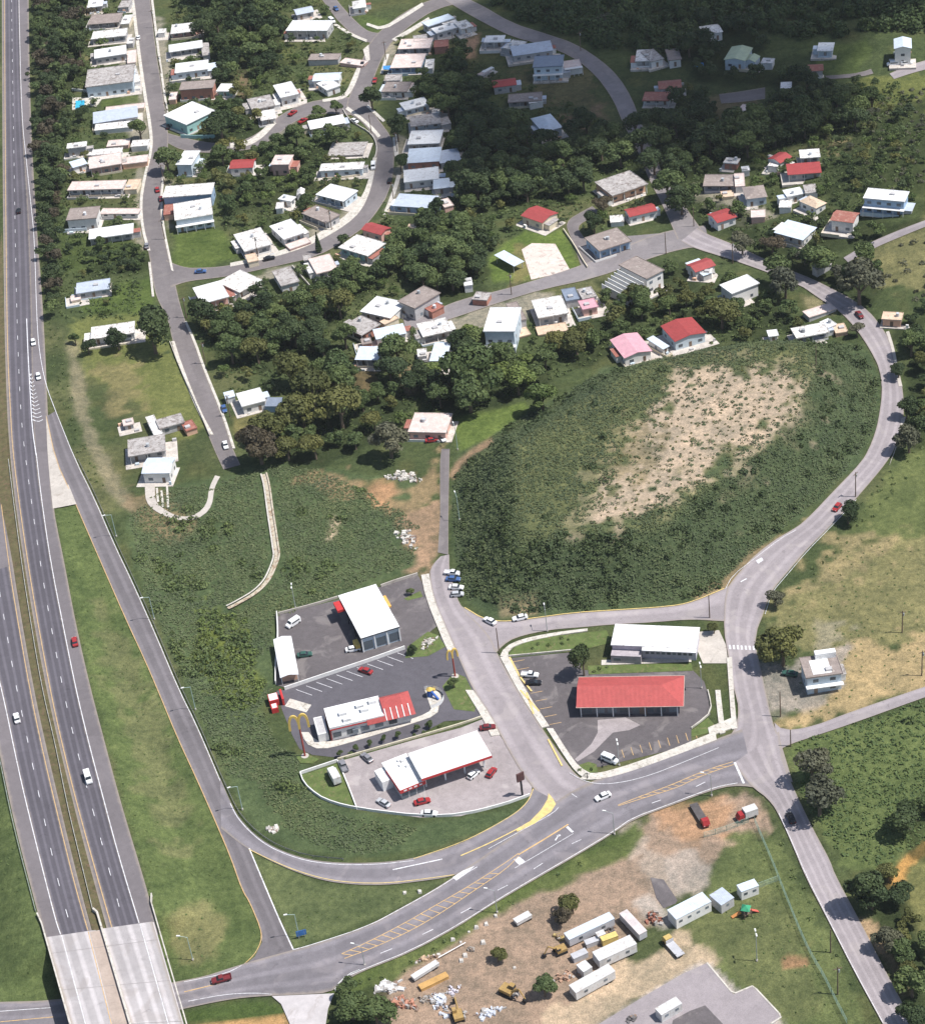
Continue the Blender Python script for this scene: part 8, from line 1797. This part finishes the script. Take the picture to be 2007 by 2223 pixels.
SOLO = [
 ('T32',(720,1450),50,'olive','large round tree beside the two-storey pale house',.95),
 ('T32',(1240,410),26,'dark','dark roadside tree by the red car on the east road',.9),
 ('T32',(660,1080),22,'grey','small grey-green tree at the bend below the mound',.9),
 ('T32',(180,1320),15,'olive','small olive tree at the end of the long building',.9),
 ('T33',(950,570),44,'grey','grey-brown tree at the crossroads, upper of two',.9),
 ('T33',(1010,830),52,'grey','grey-brown tree at the crossroads, lower of two',.9),
 ('T33',(1390,1560),48,'dark','dense dark tree right of the south-east road',1),
 ('T33',(1720,1000),42,'dark','dark bushy tree in the right field',.7),
 ('T22',(960,1560),27,'dark','dark pointed tree left of the red-roofed building',1.5),
 ('T11',(470,1100),42,'olive','tall olive tree above the white house, upper crown',1),
 ('T11',(640,1240),52,'olive','broad olive tree in the middle of the grove',1),
 ('T11',(560,1420),48,'olive','olive tree right of the white house under the grove',.9),
 ('T11',(860,1380),54,'olive','wide olive tree on the lower grove edge',.9),
 ('T11',(1250,1640),46,'grey','round grey-green tree left of the low pink house',.9),
 ('T11',(220,1680),46,'brown','brownish round tree at the end of the sloping street',.95),
 ('T11',(1310,920),38,'mid','round green tree in front of the pale blue roof',1),
 ('T11',(900,820),30,'mid','green tree at the end of the rusty roofs',1),
 ('T11',(690,110),13,'dark','narrow conical dark tree on the side street',1.2),
 ('T21',(110,1080),62,'mid','big bright green tree left of the mound back',1),
 ('T21',(60,1260),50,'mid','large green tree above the small meadow',.9),
 ('T21',(640,1300),36,'bright','yellow-green tree at the corner of the mound',1),
 ('T01',(1190,780),48,'dark','large spreading dark tree beside the ruinous house',1),
 ('T01',(920,850),24,'dark','dark tree in front of the ruinous white house',1),
 ('T01',(690,910),17,'dark','small dark tree left of the ruinous house',1),
 ('T01',(590,850),14,'mid','bushy small tree at the dirt track',1),
 ('T01',(790,90),16,'mid','small tree in front of the large bright roof',1),
 ('T00',(1100,1010),24,'mid','round clipped tree at the main street pavement',1),
 ('T00',(1310,1250),30,'mid','round tree at the street bend beside the white box house',1),
 ('T00',(1730,960),36,'dark','dark tree beside the big teal house',1),
 ('T00',(630,890),17,'dark','small dark tree below the blue pool',1),
 ('T10',(1110,760),26,'dark','dark tree in the bend opposite the lane junction',1),
 ('T10',(1310,1000),28,'dark','dark tree right of the curved street',1),
 ('T10',(1340,1270),20,'mid','green tree left of the pale blue metal roof',1),
 ('T10',(1760,1330),22,'dark','dark tree behind the pale metal shed',1.2),
 ('T10',(830,840),16,'mid','small round tree on the corner of the lane',1),
 ('T10',(690,880),18,'mid','wide bush-like tree beside the red pickups',.8),
 ('T10',(830,1050),22,'mid','green tree in front of the white roof inside the curve',1),
 ('T10',(510,1040),24,'mid','green tree left of the white roof inside the curve',1),
 ('T10',(150,1410),14,'bright','yellow-green shrub tree beside the red-roofed house',1),
 ('T10',(590,1590),22,'mid','tree above the diagonal brown-grey roof',1),
 ('T10',(1620,1620),18,'dark','dark tree at the end of the patchy blue roof',1),
 ('T31',(740,400),38,'grey','grey-green tree on the road beside the white square roof',.9),
 ('T31',(660,300),36,'mid','green tree over the road above the grey-green one',.9),
 ('T31',(1330,400),52,'grey','large grey-green tree right of the road bend',.9),
 ('T31',(1000,210),42,'mid','wide green tree above the road at the right',.8),
 ('T31',(400,90),28,'grey','grey-green tree at the road below the pale metal roof',.9),
 ('T31',(640,110),26,'brown','reddish-brown tree beside the road',.9),
 ('T31',(1700,1400),26,'dark','dark roadside tree right of the long bend',.9),
 ('T31',(1720,1640),34,'grey','grey-green tree where the bend turns down',.9),
 ('T31',(1640,1100),20,'dark','dark small tree at the bend kerb',.9),
 ('T31',(1310,780),18,'grey','small grey tree at the inner side of the bend',.9),
 ('T31',(240,650),40,'olive','olive tree below the two-storey white house',.8),
 ('T20',(1050,1750),26,'dark','dark tree between the two lanes above the court',.9),
 ('T20',(1120,1600),20,'brown','brown bush tree beside the large grey roof',.9),
 ('B2',(1270,790),20,'olive','small tree standing alone in the dirt yard',.9),
 ('B2',(1730,1100),28,'mid','round tree at the gravel drive in the dirt yard',.9),
 ('B3',(190,280),28,'olive','olive tree above the long blue-grey trailer',.9),
 ('B3',(90,390),24,'brown','purple-brown tree beside the olive one in the yard',.8),
 ('B1',(1640,1300),40,'mid','green tree right of the concrete driveway, upper',.8),
 ('B2',(60,1350),44,'mid','green tree at the bottom edge left of the orange frames',.8),
 ('B4',(1330,200),34,'dark','dark tree above the south-east road verge',1),
 ('B4',(1480,620),36,'grey','grey tree over the south-east road verge',.8),
 ('B4',(1620,760),34,'mid','green tree behind the grey verge tree',.8),
 ('B4',(1730,1060),40,'mid','green tree near the bottom right corner',.9),
 ('B4',(1700,1380),32,'dark','dark tree in the bottom right corner',.9),
 ('T12',(1420,1030),9,'mid','tiny garden tree at the workshop upper corner',1),
 ('T12',(1440,1490),11,'dark','dark garden tree beside the white rocks',1),
 ('T12',(1760,1750),14,'mid','small tree on the green island of the drive-through',1),
 ('T13',(865,492),8,'mid','first of the seven small trees planted between drive-through and petrol station',1.3),
 ('T13',(985,452),8,'mid','second of the seven small trees planted between drive-through and petrol station',1.3),
 ('T13',(1100,412),8,'mid','third of the seven small trees planted between drive-through and petrol station',1.3),
 ('T13',(1210,372),8,'mid','fourth of the seven small trees planted between drive-through and petrol station',1.3),
 ('T13',(1320,342),8,'mid','fifth of the seven small trees planted between drive-through and petrol station',1.3),
 ('T13',(1470,292),8,'mid','sixth of the seven small trees planted between drive-through and petrol station',1.3),
 ('T13',(1565,262),8,'mid','last of the seven small trees planted between drive-through and petrol station',1.3),
 ('P',(1392,300),36,'dark','dark tree overhanging the upper hill road bend',.9),
 ('P',(1418,345),34,'dark','dark tree overhanging the hill road, second down',.9),
 ('P',(1448,392),38,'mid','green tree overhanging the hill road, third down',.9),
 ('P',(1478,432),34,'dark','dark tree overhanging the hill road just above the yard',.9),
 ('P',(1378,262),30,'dark','dark tree at the narrow part of the hill road',.9),
 ('P',(1345,330),32,'mid','green tree left of the hill road above the grey roof',.9),
]
for reg, p, rp, kd, lab, sq in SOLO:
    tree_px(px(reg, p)[0], rp*1.08, kd, lab, sq, cone='conical' in lab)
def in_poly(x, y, poly):
    c = False; n = len(poly)
    for i in range(n):
        x0, y0 = poly[i]; x1, y1 = poly[(i+1) % n]
        if (y0 > y) != (y1 > y) and x < (x1-x0)*(y-y0)/(y1-y0) + x0: c = not c
    return c
def scatter(poly, spacing, margin=None, tries=30):
    """well spaced points on the ground inside an outline"""
    W_ = [at(*p) for p in poly]; xs = [p[0] for p in W_]; ys = [p[1] for p in W_]; P2 = [(p[0], p[1]) for p in W_]
    cell = spacing/1.414; grid = {}; out = []
    n = int((max(xs)-min(xs))*(max(ys)-min(ys))/spacing**2*4) + 20
    for _ in range(n):
        x, y = rng.uniform(min(xs), max(xs)), rng.uniform(min(ys), max(ys))
        if not in_poly(x, y, P2): continue
        i, j = int(x/spacing), int(y/spacing); ok = True
        for a in (-1, 0, 1):
            for b_ in (-1, 0, 1):
                for q in grid.get((i+a, j+b_), ()):
                    if (q[0]-x)**2 + (q[1]-y)**2 < spacing**2: ok = False; break
                if not ok: break
            if not ok: break
        if ok: grid.setdefault((i, j), []).append((x, y)); out.append((x, y))
    return out
SOLOPTS = list(TREES)
GARDENS = [[(120,0),(290,0),(310,300),(290,560),(330,690),(130,690),(110,400)],[(370,0),(700,0),(800,100),(740,240),(820,300),(790,440),(660,520),(380,580),(360,330)],[(870,90),(1020,130),(1300,260),(1480,400),(1280,600),(1000,620),(700,620),(780,480),(900,480)],[(400,650),(720,580),(880,640),(1000,720),(1180,700),(1350,640),(1640,640),(1740,720),(1330,770),(1000,900),(560,1000),(470,780)],[(1400,200),(1950,180),(2000,300),(1980,440),(1700,560),(1500,480)]]
OPEN = [[tuple(at(*p)[:2]) for p in q] for q in ([(255,50),(292,40),(315,190),(330,300),(318,330),(290,330),(262,240),(258,120)],[(290,340),(320,340),(308,440),(314,540),(296,540),(296,440)],[(860,290),(880,300),(880,430),(850,470),(830,470),(858,400)],[(690,530),(760,480),(790,440),(780,430),(740,460),(660,505)],[(500,610),(640,575),(700,560),(690,580),(620,600),(520,625)],[(150,690),(340,690),(400,790),(470,960),(420,1000),(300,1000),(180,960),(140,800)],[(375,505),(480,495),(530,555),(420,592),(375,585)],[(1055,560),(1140,495),(1225,495),(1265,585),(1160,618),(1065,620)],[(975,905),(1145,865),(1160,885),(1060,955),(985,985)],[(1760,105),(1890,80),(1910,110),(1860,165),(1780,170)],[(215,212),(305,205),(308,230),(215,235)],[(1545,225),(1640,215),(1640,275),(1560,285)],[(770,800),(815,800),(815,860),(760,860)],[(500,900),(560,890),(595,920),(540,970),(520,960)],[(1740,640),(1800,650),(1820,690),(1750,690)])]
CAND = []
for poly, sp, rr2, kinds, lab, grp in WOODS:
    for x, y in scatter(poly, sp*0.8):
        R_ = rng.uniform(*rr2)*rng.choice((0.95, 1.1, 1.35))
        if not free(x, y, R_): continue
        if any(in_poly(x, y, q) for q in OPEN): continue
        if any((x-a)**2 + (y-b_)**2 < (0.62*(R_+c_))**2 for a, b_, c_ in SOLOPTS): continue
        CAND.append((R_/(y + 560 + 300), x, y, R_, rng.choice(kinds), lab, grp))
CAND.sort(reverse=True)
NIND = 288 - len(SOLOPTS)
WORD = {'dark': 'dark green', 'mid': 'mid-green', 'olive': 'olive', 'grey': 'grey-green', 'bright': 'bright green', 'brown': 'brownish'}
for _, x, y, R_, kd, lab, grp in CAND[:NIND]:
    tree(x, y, R_, kd, ('large ' if R_ > 4.6 else '') + WORD[kd] + ' ' + lab.replace('dark tree', 'tree'), grp, rng.uniform(0.8, 1.05))
# the smaller trees of every wood read as one canopy
def canopy(name, items, label, cat, leaves=760, seed=1):
    rg = np.random.default_rng(seed); by = {}
    for x, y, R_, kd in items: by.setdefault(kd, []).append((x, y, R_))
    first = None
    for kd, L in by.items():
        Cs, Ns, Zs = [], [], []
        for x, y, R_ in L:
            n = leaves; nl = int(rg.integers(6, 10)); lob = np.stack([rg.normal(size=nl)*0.36, rg.normal(size=nl)*0.36, 1.1 + rg.uniform(-0.4, 0.4, nl), rg.uniform(0.3, 0.5, nl)], -1)
            k = rg.integers(0, nl, n); d = rg.normal(size=(n, 3)); d[:, 2] = np.where(d[:, 2] < -0.2, -d[:, 2], d[:, 2]); d /= np.linalg.norm(d, axis=1)[:, None]
            p = (lob[k, :3] + d*(lob[k, 3]*rg.uniform(0.75, 1.08, n))[:, None])*R_*np.array([1, 1, 0.9]) + np.array([x, y, float(Hxy(x, y))])
            Cs.append(p); Ns.append(d + rg.normal(size=(n, 3))*0.45); Zs.append(rg.uniform(0.055, 0.115, n)*R_)
        o = link_mesh(name if first is None else 'canopy', quads_mesh(name, np.concatenate(Cs), np.concatenate(Ns), np.concatenate(Zs), LEAF[kd], rg), first)
        if first is None: first = o; tag(o, label, cat, kind='stuff')
        else: o['kind'] = 'stuff'
    return first
bywood = {}
for _, x, y, R_, kd, lab, grp in CAND[NIND:]: bywood.setdefault(grp, []).append((x, y, R_, kd))
for i, (grp, items) in enumerate(bywood.items()): canopy('woodland', items, 'smaller crowded crowns of the ' + grp, 'woodland', seed=50+i)
gt = []
for q in GARDENS:
    for x, y in scatter(q, 6.0):
        R_ = rng.uniform(1.5, 3.2)
        if rng.random() < 0.8 and free(x, y, R_, 0.9) and not any(in_poly(x, y, o_) for o_ in OPEN) and not any((x-c[1])**2+(y-c[2])**2 < (0.75*(R_+c[3]))**2 for c in CAND) and not any((x-a)**2 + (y-b_)**2 < (0.7*(R_+c_))**2 for a, b_, c_ in SOLOPTS): gt.append((x, y, R_, rng.choice(('mid', 'dark', 'mid', 'olive', 'bright'))))
canopy('garden_trees', gt, 'small fruit trees and tall bushes crowding the gardens of the houses', 'garden trees', 420, seed=90)
print('trees', len(CAND), len(SOLOPTS), len(gt))
# far wood along the top: reads as one mass
def mass(name, polys, spacing, rr2, kind, label, cat, per=260, leaf=(0.25, 0.6), ro=0.5, flat_=0.75, seed=5, oo=0.5, density=None, upright=0.0):
    rg = np.random.default_rng(seed); C = []; N_ = []; Z = []
    for poly in polys:
        for x, y in scatter(poly, spacing):
            R_ = rng.uniform(*rr2)
            if density is not None and rng.random() > density(x, y): continue
            if not free(x, y, R_, ro, oo): continue
            d = rg.normal(size=(per, 3)); d[:, 2] = np.abs(d[:, 2]); d /= np.linalg.norm(d, axis=1)[:, None]
            q = rg.uniform(0.55, 1.08, (per, 1))*R_; p = d*q*np.array([1, 1, flat_]); p[:, :2] *= rg.uniform(0.75, 1.25, (1, 2))
            p += np.array([x, y, float(Hxy(x, y)) + R_*0.05]); C.append(p); N_.append(d + rg.normal(size=(per, 3))*0.5 + np.array([0.25, 0, 1])*upright); Z.append(rg.uniform(leaf[0], leaf[1], per))
    if not C: return None
    o = link_mesh(name, quads_mesh(name, np.concatenate(C), np.concatenate(N_), np.concatenate(Z), LEAF[kind], rg)); tag(o, label, cat, kind='stuff'); return o
mass('far_wood', [[(1060,5),(1400,-60),(1700,-60),(2060,-60),(2060,80),(1900,70),(1760,80),(1660,60),(1500,60),(1480,110),(1380,110),(1300,95),(1240,70),(1140,40)]], 5.6, (3.2,5.4), 'mid', 'dense dark wood in cloud shade along the top edge', 'wood', 420, (0.3,0.65), flat_=1.3, seed=21)
mass('far_wood_edge', [[(1150,20),(1300,10),(1340,60),(1290,80)],[(1480,40),(1640,20),(1600,60)]], 6.5, (2.6,4.0), 'grey', 'paler grey-green scrub at the near edge of the far wood', 'scrub', 300, (0.3,0.6), seed=22)
# bush cover
MOUNDP = [(987,1005),(1010,985),(1100,930),(1200,872),(1300,812),(1480,772),(1640,745),(1860,750),(1900,820),(1898,920),(1850,1005),(1770,1085),(1700,1142),(1600,1225),(1540,1285),(1460,1302),(1080,1335),(1015,1302),(988,1200)]
BAREP = [(1470,800),(1620,795),(1730,815),(1770,850),(1730,900),(1660,960),(1560,1030),(1440,1095),(1340,1145),(1275,1140),(1300,1075),(1330,970),(1410,885),(1450,840)]
BW = [tuple(at(*p)[:2]) for p in BAREP]
TRK = [tuple(at(*p)[:2]) for p in ((975,1035),(985,1003),(1030,970),(1065,950),(1072,964),(1035,988),(1003,1015),(988,1042))]
def patchy(x, y):
    i, j = int((x-FX0)/FS), int((y-FY0)/FS); v = N8[j, i]*0.6 + N3[j, i]*0.5 + N20[j, i]*0.35
    return 1.0 if v < 0.8 else 0.5
def cluster(x, y):
    i, j = int((x-FX0)/FS), int((y-FY0)/FS); v = N20[j, i]*0.8 + N8[j, i]*0.5
    return 0.9 if v > 0.75 else (0.35 if v > 0.35 else 0.03)
def dens_mound(x, y):
    if in_poly(x, y, TRK): return 0.0
    sd = float(poly_sd(np.array([x]), np.array([y]), BW)[0]); return patchy(x, y) if sd < -2 else (0.5 if sd < 3 else 0.12)
mass('mound_bushes', [MOUNDP], 1.15, (0.7,1.5), 'cover', 'low dense bushes covering the flanks of the mound', 'bushes', 24, (0.11,0.28), 0.3, 0.5, 31, 0.2, dens_mound, 1.1)
mass('mound_tufts', [BAREP], 1.7, (0.3,0.8), 'olive', 'dry tufts dotted over the bare top of the mound', 'tufts', 9, (0.12,0.28), 0.3, 0.7, 42, 0.2, lambda x, y: 0.5)
mass('mound_scrub', [MOUNDP], 2.1, (0.7,2.4), 'dark', 'taller shrubs in thickets on the mound flanks', 'bushes', 60, (0.18,0.45), 0.4, 0.8, 32, 0.2, lambda x, y: (0.25 + 0.75*cluster(x, y))*dens_mound(x, y)**2*(1.0 if _mt[int((y-FY0)/FS), int((x-FX0)/FS)] < 0.85 else 0.15))
SLOPE = [[(280,1120),(340,1070),(470,1050),(600,1010),(690,1020),(860,1100),(910,1150),(900,1220),(650,1320),(590,1345),(595,1490),(560,1530),(600,1620),(650,1650),(640,1690),(720,1770),(900,1800),(860,1840),(800,1850),(680,1850),(560,1800),(500,1700),(410,1480),(320,1290)]]
DW = [(p[0], p[1]) for p in dw]
mass('slope_bushes', SLOPE, 1.2, (0.6,1.4), 'cover', 'thick green bushes on the slope between ramp and shops', 'bushes', 22, (0.11,0.28), 1.0, 0.45, 33, 0.3, lambda x, y: 0.0 if min((x-a)**2+(y-b_)**2 for a, b_ in DW) < 7 else patchy(x, y), 1.1)
mass('slope_shrubs', SLOPE, 2.6, (0.8,2.8), 'mid', 'taller shrubs in thickets on the slope between ramp and shops', 'bushes', 70, (0.18,0.45), 0.5, 0.8, 34, 0.3, lambda x, y: 0.0 if min((x-a)**2+(y-b_)**2 for a, b_ in DW) < 12 else cluster(x, y))
mass('slope_bright_shrubs', [[(430,1320),(530,1340),(570,1480),(560,1530),(500,1550),(440,1450)]], 2.4, (1.0,2.0), 'bright', 'yellow-green shrubs on the slope left of the workshop', 'bushes', 50, (0.16,0.4), 0.5, 0.8, 35, 0.3)
mass('field_bushes', [[(1720,1610),(1800,1590),(2060,1505),(2060,1800),(1960,1850),(1900,1880),(1830,1860),(1760,1750),(1715,1680)]], 1.7, (0.6,1.5), 'field', 'rank green growth covering the field right of the crossroads', 'undergrowth', 16, (0.15,0.38), 0.4, 0.45, 36, 0.3, None, 1.1)
mass('field_shrubs', [[(1790,1620),(2060,1530),(2060,1880),(1960,1860),(1830,1850),(1790,1740)]], 5.5, (1.0,2.2), 'dark', 'darker shrubs in the field right of the crossroads', 'undergrowth', 50, (0.16,0.4), 0.4, 0.8, 37, 0.3, cluster)
mass('roadside_weeds', [[(95,500),(118,640),(140,800),(180,960),(230,1060),(205,1060),(150,950),(120,850),(105,700)],[(700,2130),(960,2005),(1240,1870),(1350,1815),(1380,1800),(1240,1890),(1080,1980),(900,2095),(800,2165)],[(1690,1820),(1760,1950),(1860,2160),(1840,2160),(1740,1960)],[(1850,1120),(1930,1020),(2000,930),(2030,960),(1900,1120),(1800,1220),(1720,1290)]], 2.4, (0.4,1.0), 'mid', 'rough weeds along the road verges', 'weeds', 14, (0.12,0.3), 0.2, 0.7, 38, 0.3, lambda x, y: 0.6)
mass('yard_undergrowth', GARDENS, 2.3, (0.6,1.7), 'mid', 'low undergrowth in the gardens and woods of the neighbourhood', 'undergrowth', 16, (0.16,0.42), 1.0, 0.8, 39, 0.9, lambda x, y: 0.0 if any(in_poly(x, y, o_) for o_ in OPEN) else 0.85)
mass('hedge_bushes', [px('T13',(840,520),(1640,270),(1660,290),(860,545)), px('T23',(900,610),(1070,600),(1060,640),(950,650)), px('T22',(1050,1630),(1820,1605),(1820,1650),(1050,1680)), px('T22',(500,1470),(850,1390),(880,1440),(560,1490))], 1.9, (0.5,0.9), 'mid', 'small planted bushes in the verges round the shops', 'bushes', 60, (0.1,0.22), 0.0, 1.1, 40, 0.1)
mass('verge_tufts', [[(120,1110),(165,1100),(250,1265),(345,1485),(470,1785),(565,2020),(555,2085),(340,2160),(335,1990),(200,1500),(150,1280)],[(560,1865),(700,1920),(860,1930),(960,1912),(860,1972),(640,2055)],[(1700,1340),(1840,1170),(2030,1180),(2030,1480),(1720,1575)],[(1600,1830),(1700,1840),(1860,2200),(1700,2200),(1560,2060)],[(-20,1500),(20,1700),(90,2030),(90,2160),(-20,2160)]], 2.1, (0.2,0.5), 'field', 'coarse grass tufts and weeds in the mown verges and fields', 'grass', 7, (0.10,0.22), 0.2, 0.6, 44, 0.3, lambda x, y: 0.5 if patchy(x, y) > 0.6 else 0.2, 0.6)
mass('hill_scrub', [[(1840,560),(1960,510),(2040,480),(2040,700),(1960,640)],[(1850,230),(2040,180),(2040,440),(1880,410)]], 3.6, (0.7,1.8), 'grey', 'grey-green scrub dotted over the right hillside', 'scrub', 40, (0.16,0.4), 0.6, 0.8, 41, 0.5, lambda x, y: 0.6)

# ------------------------------------------------------------------ cloud above and behind the camera's view, shading the far houses
cl_t = on_plane(1240, 190, 0.0)
CZ = 1150.0; tt = CZ/SUN.z; cc = Vector((cl_t[0], cl_t[1], 0)) + SUN*tt
m, t, b = new_mat('cloud_vapour', 1.0); b.inputs['Base Color'].default_value = (0.9, 0.9, 0.92, 1)
trn = t.nodes.new('ShaderNodeBsdfTransparent'); mx = t.nodes.new('ShaderNodeMixShader'); nn = noise(t, 0.012, 5, 'Object'); 
rp = ramp(t, nn.outputs['Fac'], [(0.30, 0.16), (0.55, 0.56)]); t.links.new(rp.outputs[0], mx.inputs[0]); t.links.new(trn.outputs[0], mx.inputs[1]); t.links.new(b.outputs[0], mx.inputs[2]); t.links.new(mx.outputs[0], t.nodes['Material Output'].inputs[0])
bmc = bmesh.new(); crng = random.Random(11)
CLP = [(1060,120),(1010,230),(1000,330),(1120,180),(1130,300),(1250,140),(1240,260),(1340,190),(1420,130),(1420,250),(1530,100),(1540,190),(1660,70),(1660,150),(1780,50),(1900,40),(1560,290),(1650,230),(1100,60),(1300,70),(2010,30),(1480,40),(1200,20)]
for (x_, y_) in CLP:
    p = on_plane(x_, y_, 0.0); c_ = Vector((p[0], p[1], 0)) + SUN*tt - cc
    r_ = crng.uniform(26, 36)
    r0_ = bmesh.ops.create_icosphere(bmc, subdivisions=3, radius=1.0)
    for v in r0_['verts']:
        k = 1 + 0.16*math.sin(v.co.x*5+x_) * math.sin(v.co.y*6+y_) + 0.1*math.sin(v.co.z*9+x_)
        v.co = Vector((v.co.x*r_*k, v.co.y*r_*k, v.co.z*r_*0.45*k)) + c_
me = bpy.data.meshes.new('cloud'); bmc.to_mesh(me); bmc.free(); me.materials.append(m)
for p_ in me.polygons: p_.use_smooth = True
clo = link_mesh('cloud', me); clo.location = cc; tag(clo, 'white cumulus cloud high above the far houses', 'cloud', kind='stuff')

# ------------------------------------------------------------------ thin haze of the warm valley air
mh = bpy.data.materials.new('haze_air'); mh.use_nodes = True; th_ = mh.node_tree; th_.nodes.clear()
pvn = th_.nodes.new('ShaderNodeVolumePrincipled'); pvn.inputs['Color'].default_value = (0.90, 0.94, 1.0, 1); pvn.inputs['Density'].default_value = 0.00003; pvn.inputs['Anisotropy'].default_value = 0.0
oh = th_.nodes.new('ShaderNodeOutputMaterial'); th_.links.new(pvn.outputs[0], oh.inputs['Volume'])
hz = MB().box(-8000, -8000, -3.0, 8000, 8000, 412.0).build('haze', mh); tag(hz, 'thin pale haze over the valley', 'haze', kind='stuff')
S.cycles.volume_bounces = 0
